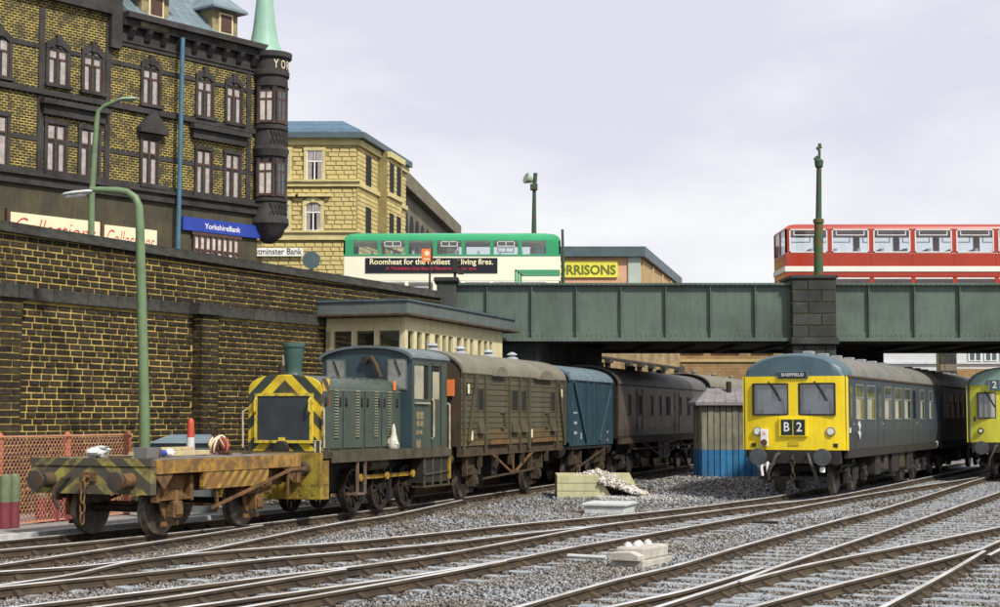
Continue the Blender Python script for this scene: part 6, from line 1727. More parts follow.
        MB().box(-.056, -.051, -.37, .37, ze - .0, ze + .14).build('destination_blind', m_adtext2, d_)
        if dest: text(dest, .62, .085, m_white, d_, (-.060, .31, ze + .03), plane='front', offset=.01)
        if style == 0:
            hb = MB().box(-.06, .05, -.39, .39, 1.58, 2.08).build('headcode_frame', m_front, t, bevel=.01)
            for i, ch in enumerate(code):
                yc = .17 if i == 0 else -.17
                pn = MB().box(-.068, -.061, yc - .155, yc + .155, 1.62, 2.04).build('headcode_panel', m_adtext2, hb)
                text(ch, .15, .25, m_white, pn, (-.072, yc + .075, 1.72), plane='front', offset=.01)
            for y in (-1.0, 1.0):
                l_ = MB().cyl((xx(y) - .05, y, 1.72), (xx(y) + .02, y, 1.72), .12, .13, 18).build('marker_lamp', m_alu, t, smooth=True)
                MB().cyl((xx(y) - .06, y, 1.72), (xx(y) - .051, y, 1.72), .09, .09, 18).build('lens', m_lens, l_)
            MB().box(-.02, .02, -.14, .14, 1.34, 1.46).build('lamp_plate', m_yellowd, t)
            for y in (-1.12, 1.12): MB().box(xx(y) - .015, xx(y) + .01, y - .06, y + .06, 1.30, 1.40).build('jumper_socket', m_black, t)
            tl = MB().box(-.06, .0, .70, .90, 1.32, 1.78).build('tail_lamp_plate', m_white, t, bevel=.01)
            text('A', .09, .10, m_orsign, tl, (-.066, .85, 1.62), plane='front', offset=.01)
            MB().cyl((-.10, .80, 1.42), (-.06, .80, 1.42), .085, .085, 16).build('red_lens', m_maroon, tl)
        else:
            hb = MB().box(-.06, .10, -.16, .66, 3.02, 3.42).build('headcode_frame', dome, t, bevel=.01)
            for i, ch in enumerate(code):
                yc = .44 if i == 0 else .07
                pn = MB().box(-.068, -.061, yc - .165, yc + .165, 3.05, 3.39).build('headcode_panel', m_lead, hb)
                text(ch, .15, .24, m_white, pn, (-.072, yc + .075, 3.10), plane='front', offset=.01)
            for y in (-.95, .95):
                l_ = MB().cyl((xx(y) - .05, y, 1.62), (xx(y) + .02, y, 1.62), .10, .11, 18).build('marker_lamp', m_black, t, smooth=True)
                MB().cyl((xx(y) - .06, y, 1.62), (xx(y) - .051, y, 1.62), .06, .06, 18).build('lens', m_lens, l_)
        # under the front
        MB().box(.0, .25, -1.25, 1.25, .86, z0 - .01).build('buffer_beam', m_black, t)
        for y in (.87, -.87): buffer(t, .0, y, 1.04, -1, .48, m_black, rb=.235, mh=m_bufgrey)
        MB().tube([(-.04, 0, 1.06), (-.16, 0, 1.05), (-.2, 0, .98), (-.12, 0, .93)], .035, 8).build('drawhook', m_black, t)
        chain(t, -.12, 0, 1.0, 3, m=m_grime)
        for y in (.45, -.42): hose(t, [(.0, y * .9, 1.12), (-.14, y, 1.08), (-.2, y * 1.15, .9), (-.2, y * 1.45, .62), (-.12, y * 1.5, .42)], .045, m_hose)
        if hang:
            for y in (.86, .70): hose(t, [(-.1, y, .90), (-.14, y, .72), (-.14, y - .03, .52)], .04, m_white, 'white_hose')
            MB().tube([(-.14, .84 + .1 * math.cos(a), .40 + .13 * math.sin(a)) for a in [i * math.pi / 6 for i in range(13)]], .02, 6).build('hanging_ring', m_black, t)
            MB().lathe([(.07, 0), (.07, .12), (.03, .14)], 12, (-.3, -.84, .64)).build('lamp_bulb', m_white, t, smooth=True)
        MB().box(.25, .35, -1.0, 1.0, .40, .50).build('lifeguard_bar', m_black, t)
    return t
m_alu = mat('window_alloy', (0.24, 0.25, 0.24), (0.15, 0.155, 0.15), scale=5, rough=.4, bump=0)
m_alu2 = mat('vent_bar', (0.10, 0.12, 0.13), (0.08, 0.1, 0.1), bump=0)
m_dpane = mat('dark_pane', (0.018, 0.024, 0.028), (0.03, 0.035, 0.04), rough=.08, bump=0, spec=.8)
m_ventg = mat('vent_grey', (0.30, 0.33, 0.35), (0.2, 0.22, 0.24), bump=0)
m_wglass = glassmat('windscreen_glass', (.94, .97, .99), .09)
m_wglass2 = glassmat('pale_windscreen', (.85, .93, 1.0), .5)
m_cabpane = mat('cab_partition_pane', (0.78, 0.82, 0.86), (0.55, 0.62, 0.70), scale=2, rough=.3, bump=0)
m_cabwall = mat('cab_wall', (0.46, 0.52, 0.58), (0.22, 0.27, 0.32), scale=2.2, bump=0)
m_adtext2 = mat('blind_black', (0.02, 0.03, 0.03), (0.02, 0.03, 0.03), bump=0)
m_lens = mat('lamp_lens', (0.70, 0.72, 0.62), (0.6, 0.62, 0.55), rough=.15, bump=0, spec=.8)
m_yellowd = mat('stained_yellow', (0.55, 0.42, 0.02), (0.45, 0.34, 0.02), bump=0)
m_bufgrey = mat('buffer_grey', (0.085, 0.095, 0.10), (0.05, 0.055, 0.06), scale=3, rough=.45)
m_hose = mat('hose_rubber', (0.05, 0.05, 0.05), (0.07, 0.06, 0.05), rough=.5, bump=0)
m_lime = mat('faded_lime_yellow', (0.72, 0.68, 0.07), (0.62, 0.60, 0.07), scale=1.5, rough=.4, bump=.02, streak=(.38, .42, .10), samt=.3)
m_limedome = mat('sage_dome', (0.22, 0.33, 0.27), (0.16, 0.25, 0.22), scale=2, rough=.45)

dd = Vector((.449, 1)).normalized(); dl = Vector((-dd.y, dd.x))
c = Vector((9.21, 42.8)) + dl * 1.40
fd = Fr(c.x, c.y, .449)
Sd = lambda px: fd.s(px, -1.40, 400)
L1 = Sd(937)
wl = [(Sd(850), Sd(852.0), 'd'), (Sd(855.5), Sd(863.5), 'w'), (Sd(867), Sd(874.5), 'w'), (Sd(878.3), Sd(881), 'd'), (Sd(884.3), Sd(891), 'w'), (Sd(894.5), Sd(901), 'w'), (Sd(904), Sd(910), 'w'), (Sd(913), Sd(915.5), 'd'), (Sd(920), Sd(923.5), 'w'), (Sd(929), Sd(932), 'w')]
tcar = railcar(fd, L1, 'railcar', 'railcar with bright yellow front showing B 2, under the bridge', wins=wl)
MB().prism([(Sd(858.6) - .16, 1.88), (Sd(858.6), 1.72), (Sd(858.6) + .16, 1.88), (Sd(858.6), 2.0)], -1.425, -1.402, 'y').prism([(Sd(858.6) - .17, 1.66), (Sd(858.6), 1.48), (Sd(858.6) + .17, 1.66), (Sd(858.6), 1.74)], -1.425, -1.402, 'y').build('white_crest', m_pale, tcar)
MB().box(Sd(848.6), Sd(850), -1.42, -1.402, 1.68, 1.82).build('white_mark', m_pale, tcar)
c2 = c + dd * (L1 + .5)
f3 = Fr(c2.x, c2.y, .449)
railcar(f3, 15.3, 'railcar_trailer', 'dark trailing railcar coach behind the bright yellow fronted one, beyond the bridge', cab=False, wins=[(1.0 + 1.35 * k, 2.0 + 1.35 * k, 'w') for k in range(10)])
c3 = Vector((atY(967, 420, 56.0).x, 56.0)); f4 = Fr(c3.x + dd.y * 1.40, c3.y - dd.x * 1.40, .449)
railcar(f4, 16.0, 'railcar', 'lime yellow fronted railcar cut off by the right edge of the photo', m_front=m_lime, dome=m_limedome, style=1, code=('2', 'C'), dest=None, wins=[(1.6 + 1.4 * k, 2.6 + 1.4 * k, 'w') for k in range(9)], hang=False)

# ============================================================ BUSES
def bus(f, L, H, name, label, m_low, m_mid, m_top, bays, xs_win, zlo0, zlo1, zup0, zup1, green=True):
    W = 2.4; t = fthing(name, label, 'bus', f)
    y0, y1 = -W, 0.0          # visible side is y0 = nearest
    y0, y1 = 0.0, W
    r = .28
    def rr(x0, x1, za, zb, rc=.3):   # outline in x,z with rounded upper corners
        return [(x0, za), (x1, za), (x1, zb - rc)] + [(x1 - rc + rc * math.cos(R(a)), zb - rc + rc * math.sin(R(a))) for a in (22, 45, 67, 90)] + [(x0 + rc - rc * math.sin(R(a)), zb - rc + rc * math.cos(R(a))) for a in (0, 22, 45, 67, 90)]
    # skirt, waist panel (advert band), roof
    MB().box(0, L, y0, y1, .28, zlo0).build('lower_panels', m_low, t, bevel=.05)
    MB().box(0, L, y0, y1, zlo1, zup0).build('waist_panels', m_mid, t, bevel=.03)
    rg = []
    for q, dz in ((.0, .0), (.02, .12), (.07, .22), (.17, .31), (.34, .37), (.6, .40)):
        z = zup1 + (H - zup1) * dz / .40
        rg.append([(q * 1.7, y0 + q, z), (L - q * 1.7, y0 + q, z), (L - q * 1.7, y1 - q, z), (q * 1.7, y1 - q, z)])
    MB().loft(rg).build('roof', m_top, t, smooth=True)
    MB().box(.05, L - .05, y0 + .05, y1 - .05, .28, .34).build('floor', m_seat, t)
    MB().box(.12, L - .12, y0 + .12, y1 - .12, zup1 - .012, zup1 - .002).build('ceiling', m_white, t)
    MB().box(.05, L - .05, y0 + .07, y1 - .07, zlo1 - .03, zlo1 - .002).build('lower_ceiling', m_white, t)
    # pillars and panes
    for s, y in ((-1, y0), (1, y1)):
        ya, yb = (y, y + .06) if s < 0 else (y - .06, y)
        prev = 0.0
        for (a, b) in list(xs_win) + [(L, L)]:
            MB().box(prev, a, ya, yb, zup0, zup1).build('upper_pillar', m_top if green else m_low, t)
            if b > a:
                w_ = MB().box(a, b, (ya + yb) / 2 - .005, (ya + yb) / 2 + .005, zup0, zup1).build('upper_window', m_busglass, t)
                yo = ya - .012 if s < 0 else yb + .012
                fr_ = MB(); k = .042
                y_a, y_b = sorted((yo, (ya + yb) / 2))
                mf = m_top if green else m_alu3
                h0 = zup1 - .20
                if not green or (int(a * 10) % 2 == 0):
                    fr_.box(a + .15, b - .15, y_a + .02, y_b, h0 - .03, h0); fr_.box(a + .15, a + .18, y_a + .02, y_b, h0, zup1 - .02); fr_.box(b - .18, b - .15, y_a + .02, y_b, h0, zup1 - .02); fr_.box(a + .15, b - .15, y_a + .02, y_b, zup1 - .045, zup1 - .02)
                    if green: fr_.box((a + b) / 2 - .015, (a + b) / 2 + .015, y_a + .02, y_b, h0, zup1 - .02)
                if not green:
                    fr_.box(a, a + k, y_a, y_b, zup0, zup1); fr_.box(b - k, b, y_a, y_b, zup0, zup1); fr_.box(a, b, y_a, y_b, zup0, zup0 + k); fr_.box(a, b, y_a, y_b, zup1 - k, zup1)
                if fr_.v: fr_.build('window_frame', m_alu3, w_)
            prev = b
        prev = 0.0
        for (a, b) in list(xs_win) + [(L, L)]:
            MB().box(prev, a, ya, yb, zlo0, zlo1).build('lower_pillar', m_low, t)
            if b > a:
                w_ = MB().box(a, b, (ya + yb) / 2 - .005, (ya + yb) / 2 + .005, zlo0, zlo1).build('lower_window', m_busglass, t)
                yo = ya - .01 if s < 0 else yb + .01; y_a, y_b = sorted((yo, (ya + yb) / 2))
                MB().box(a, b, y_a, y_b, zlo1 - .05, zlo1).box(a + .12, b - .12, y_a, y_b, zlo1 - .25, zlo1 - .22).build('window_frame', m_alu3, w_)
            prev = b
    for x, nm in ((0, 'end'), (L - .06, 'end')):
        for za, zb in ((zlo0, zlo1), (zup0, zup1)):
            for y in (y0, W / 2 - .04, y1 - .08): MB().box(x, x + .06, y, y + .08, za, zb).build('end_pillar', m_top if (green and za == zup0) else m_low, t)
            MB().box(x + .025, x + .035, y0 + .08, y1 - .08, za, zb).build('end_window', m_busglass, t)
    # seats
    me = None; x = .6
    while x < L - .6:
        for yy in (.25, W - 1.15):
            for zf in (.34, zup0 - .54):
                if me is None: o = MB().box(0, .42, 0, .9, .35, .47).box(.36, .46, 0, .9, .40, .72).box(.1, .3, .2, .7, 0, .35).build('seat', m_seat, t); me = o.data
                else: o = bpy.data.objects.new('seat', me); COL.objects.link(o); o.parent = t
                o.location = (x, yy, zf)
        x += .85
    for x in (1.7, L - 2.2):
        for y in (y0 + .2, y1 - .2):
            w_ = MB().cyl((x, y - .14, .48), (x, y + .14, .48), .48, .48, 20).build('wheel', m_black, t); MB().cyl((x, y - .16, .48), (x, y + .16, .48), .24, .22, 14).build('rim', m_alu3, w_)
    return t
m_alu3 = mat('bus_window_alloy', (0.72, 0.73, 0.72), (0.6, 0.6, 0.6), rough=.35, bump=0)
# green and cream bus
fY = 62.2; fg = Fr(atY(343.5, 260, fY).x, fY, None, ROAD); X = lambda px: fg.at(px, 250)[0]; Z = lambda py: fg.at(450, py)[1]
Lg = X(560.5); H = Z(231.5)
wg = [(X(a), X(b)) for a, b in ((353.5, 377.5), (380.5, 405), (408.5, 433), (437, 461.5), (465, 490), (493.5, 518.5), (522, 546))]
tb = bus(fg, Lg, H, 'double_decker_bus', 'green roofed cream double decker bus with a black Roomheat advert', m_buscream, m_buscream, m_busgreen, 7, wg, Z(284) - .65, Z(281), Z(254.5), Z(240.5))
MB().box(0, Lg, -.015, -.001, Z(256), Z(254.3)).build('green_band', m_busgreen, tb)
ad = MB().box(X(365.5), X(497.5), -.03, -.001, Z(273), Z(258)).build('advert_board', m_ad, tb)
text('Roomheat for the civiliest of living fires.', X(493) - X(370), .30, m_adtext, ad, (X(370), -.036, Z(266.4)), offset=.015)
text('A Yorkshire Gas Board Showroom near you', X(476) - X(386), .17, m_adred, ad, (X(386), -.036, Z(271)), offset=.01)
for k in range(3):
    a, zt = X(515 + k * 2.6), Z(270.5 + k * 2.2)
    MB().box(a, Lg - .02, -.02, -.001, zt - .03, zt + .03).box(a, a + .06, -.02, -.001, Z(284), zt + .03).build('green_lining', m_busgreen, tb)
text('K33', .35, .22, m_busred, tb, (Lg + .01, .25, Z(268))).rotation_euler = (0, 0, R(90))
# red bus
fY = 57.3; fr_ = Fr(atY(785.5, 260, fY).x, fY, None, ROAD); X = lambda px: fr_.at(px, 250)[0]; Z = lambda py: fr_.at(900, py)[1]
wr = [(X(789.5), X(827.5)), (X(832), X(869)), (X(873.5), X(910.5)), (X(915), X(952)), (X(956.5), X(994)), (X(998.5), X(1036))]
Lr = X(1052); H = Z(222.5)
tr_ = bus(fr_, Lr, H, 'double_decker_bus', 'red double decker bus with a white waist band, on the right', m_busred, m_busred, m_busred, 6, wr, Z(279) - .75, Z(277.5), Z(252.5), Z(229), green=False)
m_white2 = mat('waist_white', (0.78, 0.77, 0.70), (0.7, 0.69, 0.62), bump=0)
MB().box(-.03, Lr + .01, -.03, 2.43, Z(271.7), Z(266.3)).build('white_band', m_white2, tr_, bevel=.01)
for k in range(7): MB().box(X(829.5 + k * 41.6) - .01, X(829.5 + k * 41.6) + .01, -.012, -.001, Z(266), Z(253)).build('panel_strip', m_busred, tr_)
# ============================================================ SMALL THINGS ON THE GROUND
def hut():
    f = Fr(atY(701.5, 440, 52.5).x, 52.5, None); X = lambda px: f.at(px, 430)[0]; Z = lambda py: f.at(720, py)[1]
    t = fthing('trackside_hut', 'small trackside hut, cream planks above and blue below, left of the yellow railcar', 'hut', f)
    w = X(757); D = 2.0; ze = Z(403.5); zm = Z(450)
    MB().box(.03, w - .03, .03, D, -.2, ze).build('core', m_void, t)
    n = 9
    for k in range(n):
        a = w * k / n; j = .02 * (k % 2)
        MB().box(a + .012, a + w / n - .012, -.02 - j, .03, -.2, zm - .002).build('blue_plank', m_hutb, t, bevel=.006)
        MB().box(a + .012, a + w / n - .012, -.02 - j, .03, zm, ze).build('cream_plank', m_huty, t, bevel=.006)
    for k in range(8):
        a = D * k / 8
        for nm, m_, z0, z1 in (('blue_plank', m_hutb, -.2, zm - .002), ('cream_plank', m_huty, zm, ze)):
            MB().box(-.03, .025, a + .04, a + D / 8 - .0, z0, z1).build(nm, m_, t)
    zr = Z(388)
    rf = MB().loft([[(-.20, -.2, ze - .06), (w + .15, -.2, ze - .06), (w + .15, D + .15, ze - .06), (-.20, D + .15, ze - .06)], [(-.20, -.2, ze + .04), (w + .15, -.2, ze + .04), (w + .15, D + .15, ze + .04), (-.20, D + .15, ze + .04)], [(.35, D / 2 - .05, zr), (w - .2, D / 2 - .05, zr), (w - .2, D / 2 + .05, zr), (.35, D / 2 + .05, zr)]]).build('roof', m_hutr, t)
    sl = math.atan2(zr - ze - .04, D / 2 + .18)
    for k in range(5):
        x = .35 + k * (w - .6) / 4; MB().bar((x - .30 + .06 * k, -.2, ze + .05), (x, D / 2, zr + .01), .04, .04).build('roof_batten', m_hutr, rf)
    MB().cyl((w * .55, D * .33, zr - .45), (w * .55, D * .33, zr + .22), .09, .09, 12).build('stove_pipe', m_black, t)
hut()

def bin_():
    # U-shaped concrete bunker with a heap of stone spilling out
    a = gnd(557, 499, -.2); f = Fr(a.x, a.y, None); X = lambda px: f.at(px, 490)[0]
    t = fthing('concrete_bunker', 'pale yellow green concrete bunker, open on the right and holding pale stone', 'bunker', f)
    zt = f.at(560, 475)[1]; x1 = X(613); xt = X(598); h = .16; D = 1.55
    zA = -.22
    def wall(y, xe_t, xe_b, nm):
        o = MB().prism([(0, zA), (xe_b, zA), (xe_b - (xe_b - xe_t) * .1, zA + .08), (xe_t, zt), (0, zt)], y, y + h, 'y').build(nm, m_conc, t, bevel=.012); return o
    o = wall(0, xt, x1, 'front_wall'); wall(D, X(634), X(646), 'back_wall')
    MB().box(.0, h, h + .002, D - .002, zA, zt).build('end_wall', m_conc, t, bevel=.012)
    for z in (zA + .24, zA + .46): MB().box(.01, xt, -.006, .0, z, z + .012).build('joint', m_huty, o)
    def samp(rg, n):
        X_ = rg.uniform(h, 2.6, n); Y_ = rg.uniform(-.1, D + .05, n)
        k = (X_ < 1.15) & (Y_ < h + .02); Y_[k] = h + .05 + rg.random(k.sum()) * .5
        top = np.interp(X_, [0, .6, 1.2, 1.5, 2.2, 2.9], [.45, .66, .80, .70, .30, .0]) * (1 - .35 * np.abs((Y_ - .8) / .9) ** 2) + rg.normal(0, .02, n)
        Z_ = -.2 + np.maximum(top, 0) * rg.uniform(.75, 1.0, n)
        return np.stack([X_ + f.o.x, Y_ + f.o.y - .15 * np.maximum(X_ - 1.1, 0), Z_], 1)
    ballast('heaped_stone', m_stonep, 9000, samp, lambda rg, P: rg.uniform(.03, .055, len(P)), 9)
    ballast('spilled_ballast', m_stonep2, 5200, lambda rg, n: np.stack([f.o.x + 1.2 + np.abs(rg.normal(0, 1.1, n)) - .1, f.o.y + .5 + rg.normal(0, 1.0, n), -.19 + rg.uniform(0, .07, n)], 1), lambda rg, P: rg.uniform(.028, .05, len(P)), 10)
m_stonep2 = mat('pale_ballast', (0.42, 0.42, 0.40), (0.30, 0.30, 0.30), scale=2, bump=0, isl=.5)
bin_()

def boxes():
    a = gnd(607, 516, -.2); f = Fr(a.x, a.y, .30)
    t = fthing('cable_cover', 'flat pale grey concrete cable cover on the ballast below the bunker', 'cable cover', f)
    MB().box(0, 1.15, -.42, .55, -.25, .02).build('base', m_pale, t, bevel=.015)
    MB().box(-.05, 1.2, -.47, .60, .022, .09).build('lid', m_pale, t, bevel=.015)
    a = gnd(630, 566, -.15); f = Fr(a.x, a.y, .55)
    t = fthing('point_motor', 'cream point machine cover with rounded bolts beside the rails', 'point machine', f)
    MB().box(-.12, 1.02, -.27, .27, -.2, -.06).build('bed_plate', m_creamr, t, bevel=.01)
    MB().box(0, .95, -.24, .24, -.06, .13).build('cover', m_creamr, t, bevel=.03)
    MB().prism([(-.24, -.06), (.24, -.06), (.24, .06), (-.1, .08), (-.24, .02)], -.22, -.002, 'x').build('end_cover', m_creamr, t, bevel=.01)
    for k in range(4): MB().lathe([(.07, 0), (.06, .04), (.02, .07)], 10, (.15 + .21 * k, .10 - .06 * (k % 2), .13)).build('bolt', m_pale, t, smooth=True)
    b = gnd(568, 556, -.08); c = gnd(606, 558, -.08)
    o = MB().cyl(b, c, .035, .035, 8).build('drive_rod', m_pale, None, smooth=True)
    o.parent = t; o.matrix_parent_inverse = (Matrix.Translation(f.o) @ Matrix.Rotation(f.a, 4, 'Z')).inverted()
    # signal wire pipes and a loose rod by the rail
    p, q = gnd(752, 522, -.1), gnd(778, 522.5, -.1)
    setp(MB().cyl(p, q, .03, .03, 8).build('loose_rod', m_black, None, smooth=True), 'short dark rod lying beside the rail below the yellow railcar', 'rod')
boxes()

# ------------------------------------------------------------ fence, bollards, locker
def fence():
    a = gnd(0, 528, 0); b = gnd(131, 514.5, 0)
    dv = (b - a); L0 = dv.length; d = dv.normalized(); ext = 4.0
    a = a - d * ext; L = L0 + ext
    t = thing('mesh_fence', 'orange diamond mesh fence with red posts at the foot of the wall', 'fence', a, math.atan2(d.y, d.x))
    H = 1.74; mb = MB(); st = .115; r = .006
    k = -int(H / st) - 1
    while k * st < L:
        for sgn in (1, -1):
            x0 = k * st; x1 = x0 + H * .8
            p0, p1 = (x0, .04), (x1, H)
            # clip in x
            def clip(u0, z0, u1, z1):
                if u1 <= 0 or u0 >= L: return None
                if u0 < 0: z0 = z0 + (z1 - z0) * (0 - u0) / (u1 - u0); u0 = 0
                if u1 > L: z1 = z0 + (z1 - z0) * (L - u0) / (u1 - u0); u1 = L
                return u0, z0, u1, z1
            c = clip(p0[0], p0[1], p1[0], p1[1])
            if c:
                u0, z0, u1, z1 = c
                if sgn < 0: z0, z1 = H + .04 - z0, H + .04 - z1
                mb.bar((u0, .008 * sgn, z0), (u1, .008 * sgn, z1), r * 1.6, r * 1.6)
        k += 1
    mb.build('wire_mesh', m_orange, t, kind='stuff')
    for z in (.05, H): MB().bar((0, 0, z), (L, 0, z), .035, .035).build('rail', m_orange, t)
    for u in (0, ext + .05, ext + L0 * .50, L - .04):
        MB().lathe([(.075, -.1), (.075, H + .02), (.05, H + .06), (.01, H + .08)], 12, (u, .09, 0)).build('post', m_orpost, t, smooth=True)
    MB().bar((L - .05, .06, H - .1), (L - .75, .06, .1), .05, .05).build('stay', m_orpost, t)
    # bollards
    first = None
    labs = ['green and maroon bollard at the left edge, in front of the mesh fence', 'second green and maroon bollard from the left edge, close beside the first', 'third green and maroon bollard, left of the wagon buffer', 'fourth green and maroon bollard, half behind the wagon buffer', 'last bollard, behind the wagon coupling hose']
    for i, px in enumerate((5, 14, 41, 54, 66)):
        p = gnd(px, 529 - px * .09, 0) + (Vector((-.45, .62, 0)) if i > 1 else Vector((.22, -.12, 0)))
        Y = p.y; p = Vector((atY(px, 500, Y).x, Y, 0))
        if first is None:
            first = c = thing('bollard', labs[0], 'bollard', p, 0, 'green and maroon bollards by the mesh fence')
            MB().lathe([(.112, -.1), (.112, .50)], 14).build('maroon_base', m_bolr, c, smooth=True)
            MB().lathe([(.112, .502), (.112, .92), (.09, 1.0), (.03, 1.04)], 14).build('green_top', m_bolg, c, smooth=True)
        else:
            c = copy_tree(first); c.location = p; c['label'] = labs[i]
    # locker with gabled blue-grey lid behind the wagon
    p0 = atY(155, 445, 36.0); p1 = atY(214, 445, 36.0); w = p1.x - p0.x
    t = thing('trackside_locker', 'grey locker with pale blue hipped lid behind the flat wagon', 'locker', (p0.x, 36, 0))
    zt = atY(180, 434.5, 36).z; ze = atY(180, 443, 36).z
    MB().box(0, w, -.4, .5, -.2, ze).build('body', m_sbfascia, t)
    MB().loft([[(-.06, -.48, ze + .001), (w + .06, -.48, ze + .001), (w + .06, .58, ze + .001), (-.06, .58, ze + .001)], [(.35, -.02, zt), (w - .1, -.02, zt), (w - .1, .12, zt), (.35, .12, zt)]]).build('lid', m_vanbroof, t)
fence()

# ------------------------------------------------------------ lamps and posts
def lamps():
    Y = 34.2; P = lambda px, py: atY(px, py, Y)
    b = P(146, 445); b.z = -.05
    t = thing('street_lamp', 'tall green bent arm lamp post in front of the retaining wall', 'street lamp', (b.x, b.y, 0))
    pts = [Vector((b.x, Y, -.2)), P(144.5, 420), P(142.5, 330), P(140, 230), P(138.6, 206), P(135, 197.5), P(127, 192), P(118, 190.3), P(100, 189.5), P(90, 189.3)]
    pts = [p - Vector((b.x, b.y, 0)) for p in pts]; pts[0].z = -.2
    MB().tube(pts, [.115, .115, .105, .095, .09, .085, .078, .072, .065, .055], 12).build('post', m_lampg, t, smooth=True)
    q0, q1 = P(93, 190.5) - Vector((b.x, b.y, 0)), P(62, 194) - Vector((b.x, b.y, 0))
    L = (q1 - q0).length
    h = MB().loft([[q0 + (q1 - q0) * k + Vector((0, w * math.cos(a), w * .42 * math.sin(a) - .02)) for a in [i * math.pi / 5 for i in range(10)]] for k, w in ((0, .08), (.15, .13), (.6, .15), (.9, .12), (1.0, .04))]).build('lamp_head', m_lamphead, t, smooth=True)
    MB().loft([[q0 + (q1 - q0) * k + Vector((0, w * math.cos(a), w * .4 * math.sin(a) - .075)) for a in [i * math.pi / 5 for i in range(10)]] for k, w in ((.2, .05), (.35, .10), (.8, .10), (.92, .04))]).build('lamp_bowl', m_white, h, smooth=True)
    Y = 41.0; P = lambda px, py: atY(px, py, Y)
    b = P(92, 225)
    t = thing('street_lamp', 'green street lamp behind the wall coping in front of the dark building', 'street lamp', (b.x, Y, ROAD))
    O = Vector((b.x, Y, ROAD))
    pts = [Vector((0, 0, -.02)), P(91.5, 200) - O, P(94.5, 150) - O, P(97, 118) - O, P(98.5, 111) - O, P(104, 106) - O, P(118, 100) - O, P(128, 97.5) - O]
    MB().tube(pts, [.085, .08, .07, .065, .058, .05, .048, .045], 10).build('post', m_lampg, t, smooth=True)
    q0, q1 = P(119, 99.5) - O, P(138, 98.5) - O
    MB().loft([[q0 + (q1 - q0) * k + Vector((0, w * math.cos(a), w * .5 * math.sin(a))) for a in [i * math.pi / 5 for i in range(10)]] for k, w in ((0, .05), (.2, .11), (.7, .12), (1.0, .04))]).build('lamp_head', m_lamphg, t, smooth=True)
    # floodlight mast behind the green bus
    Y = 70.0; b = atY(534, 240, Y); O = Vector((b.x, Y, ROAD)); P = lambda px, py: atY(px, py, Y) - O
    t = thing('floodlight_mast', 'slim mast with a floodlight on top, rising behind the green bus', 'mast', O)
    MB().tube([(0, 0, -.02), P(534, 230), P(534.3, 190)], [.13, .11, .08], 10).build('mast_tube', m_lampd, t, smooth=True)
    MB().box(-.16, .16, -.16, .16, P(534, 190).z, P(534, 184).z).build('junction_box', m_lampd, t, bevel=.02)
    MB().tube([P(534.3, 186), P(535, 180), P(535.5, 173)], .09, 8).build('mast_head', m_lampd, t)
    a, c = P(533, 181), P(526, 178)
    MB().lathe([(.05, -.2), (.12, -.1), (.24, .14), (.24, .2)], 14).build('floodlight', m_lamphg, t, smooth=True)
    o = t.children[-1] if t.children[-1].name.startswith('flood') else [k for k in t.children if k.name.startswith('flood')][0]
    o.location = (a + c) / 2; o.rotation_euler = (R(25), R(-70), 0)
    # thin pole at the bus's right end
    Y = 66.8; b = atY(563, 260, Y); O = Vector((b.x, Y, ROAD)); P = lambda px, py: atY(px, py, Y) - O
    t = thing('thin_pole', 'thin green pole by the right end of the green bus', 'pole', O)
    MB().tube([(0, 0, -.02), P(563, 260), P(562.5, 231)], [.09, .07, .05], 8).build('pole_tube', m_lampd, t, smooth=True)
    MB().lathe([(.07, 0), (.05, .06), (.01, .08)], 8, tuple(P(562.5, 231))).build('finial', m_lampd, t)
    # tall post on the pier
    Y = 55.6; b = atY(818.5, 276, Y); O = Vector((b.x, Y, b.z)); P = lambda px, py: atY(px, py, Y) - O
    t = thing('rusty_post', 'tall rust streaked green post standing on the bridge pier in front of the red bus', 'post', O)
    MB().tube([(0, 0, 0), P(818.6, 222)], [.17, .155], 10).build('lower_tube', m_lampd2, t, smooth=True)
    MB().tube([P(818.6, 222), P(819, 168)], [.11, .09], 10).build('upper_tube', m_lampd, t, smooth=True)
    MB().lathe([(.19, 0), (.19, .12), (.13, .16)], 12, tuple(P(818.6, 223))).build('joint_collar', m_lampd2, t)
    z = P(819, 168); MB().lathe([(.09, 0), (.14, .05), (.16, .25), (.10, .32)], 12, tuple(z)).build('head_box', m_lampd, t)
    MB().bar(P(815, 157), P(821, 163), .12, .16).bar(P(819, 168), P(819.5, 150), .08, .08).build('bracket', m_lampd, t)
    MB().bar(P(817, 149), P(821, 146.5), .14, .12).bar(P(819.6, 147), P(819.6, 143.5), .10, .10).build('finial', m_lampd, t)
    # round sign seen from behind
    Y = 48.5; b = atY(311.5, 270, Y); O = Vector((b.x, Y, ROAD)); P = lambda px, py: atY(px, py, Y) - O
    t = thing('round_sign', 'round dark back of a road sign above the wall left of the green bus', 'road sign', O)
    c = P(311.3, 260); MB().cyl(c + Vector((0, -.02, 0)), c + Vector((0, .02, 0)), .27, .27, 24).build('disc', m_lead, t)
    MB().cyl((0, .05, 0), (0, .05, c.z), .04, .04, 8).build('sign_post', m_lead, t); MB().box(-.05, .05, .02, .06, c.z - .1, c.z + .1).build('clamp', m_lampd, t)
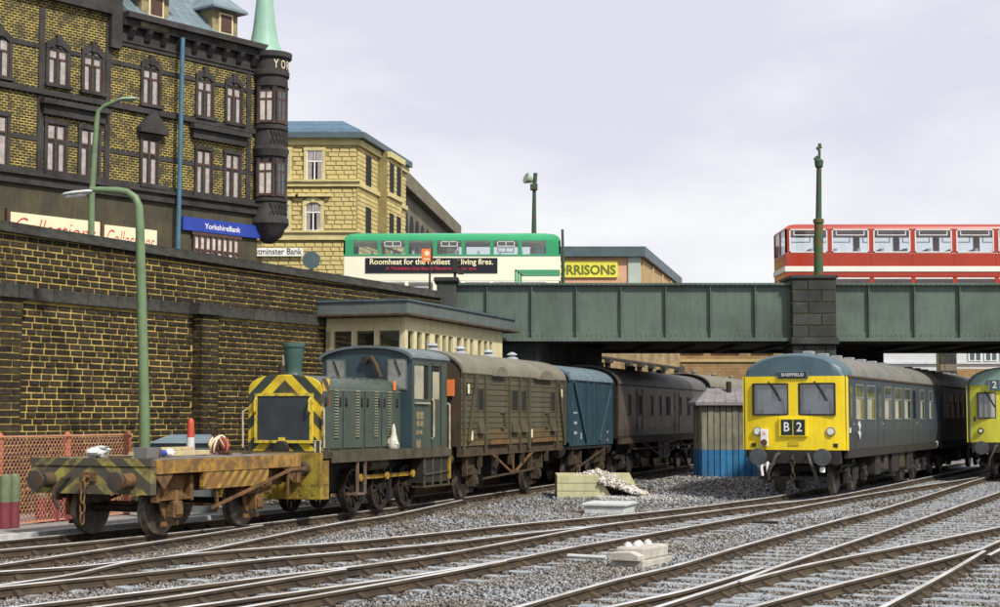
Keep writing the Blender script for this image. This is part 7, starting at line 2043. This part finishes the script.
    # bus stop flag and traffic light at the end of the bridge
    Y = 56.3; b = atY(429.5, 280, Y); O = Vector((b.x, Y, ROAD)); P = lambda px, py: atY(px, py, Y) - O
    t = thing('bus_stop_sign', 'orange bus stop flag on a thin post in front of the green bus', 'bus stop sign', O)
    MB().cyl((0, 0, 0), P(430, 249), .035, .035, 8).build('post', m_black, t)
    a, c = P(421.5, 262), P(432.5, 248.8)
    o = MB().box(a.x, c.x, -.05, -.03 + .0, a.z, c.z).build('flag', m_orsign, t)
    MB().box(c.x - .06, c.x + .02, -.055, .03, a.z, c.z).build('flag_frame', m_maroon, t)
    MB().cyl(((a.x + c.x) / 2, -.056, a.z * .35 + c.z * .65), ((a.x + c.x) / 2, -.051, a.z * .35 + c.z * .65), .09, .09, 14).build('roundel', m_cream, o)
    MB().box(a.x + .08, c.x - .1, -.056, -.051, a.z + .07, a.z + .12).build('white_line', m_cream, o)
    b = atY(455, 280, Y); O = Vector((b.x, Y, ROAD)); P = lambda px, py: atY(px, py, Y) - O
    t = thing('traffic_light', 'black traffic light in front of the advert on the green bus', 'traffic light', O)
    MB().cyl((0, 0, 0), P(455, 272), .05, .05, 8).build('post', m_black, t)
    a, c = P(452, 273), P(458, 258.5)
    bx = MB().box(a.x, c.x, -.12, .08, a.z, c.z).build('lamp_case', m_black, t, bevel=.02)
    for k in range(3):
        zz = a.z + (c.z - a.z) * (k + .5) / 3; MB().lathe([(.075, 0), (.085, .10), (.075, .10), (.06, .02)], 12).build('visor', m_black, bx)
        v = [q for q in bx.children][-1]; v.location = (c.x + .01, -.02, zz); v.rotation_euler = (0, R(90), 0)
    MB().box(c.x, c.x + .2, -.1, .06, a.z - .05, a.z + .15).build('side_signal', m_black, t)
m_lamphg = mat('green_lamp_head', (0.20, 0.30, 0.22), (0.35, 0.40, 0.34), scale=5, rough=.35, bump=0)
m_lampd2 = mat('mossy_rust_tube', (0.04, 0.10, 0.045), (0.13, 0.07, 0.025), scale=3, bump=.3, thr=(.45, .6))
lamps()
for _o in list(COL.objects):               # empties of parts carry no label of their own
    for k in ('label', 'category'):
        if k in _o and _o[k] is None: del _o[k]
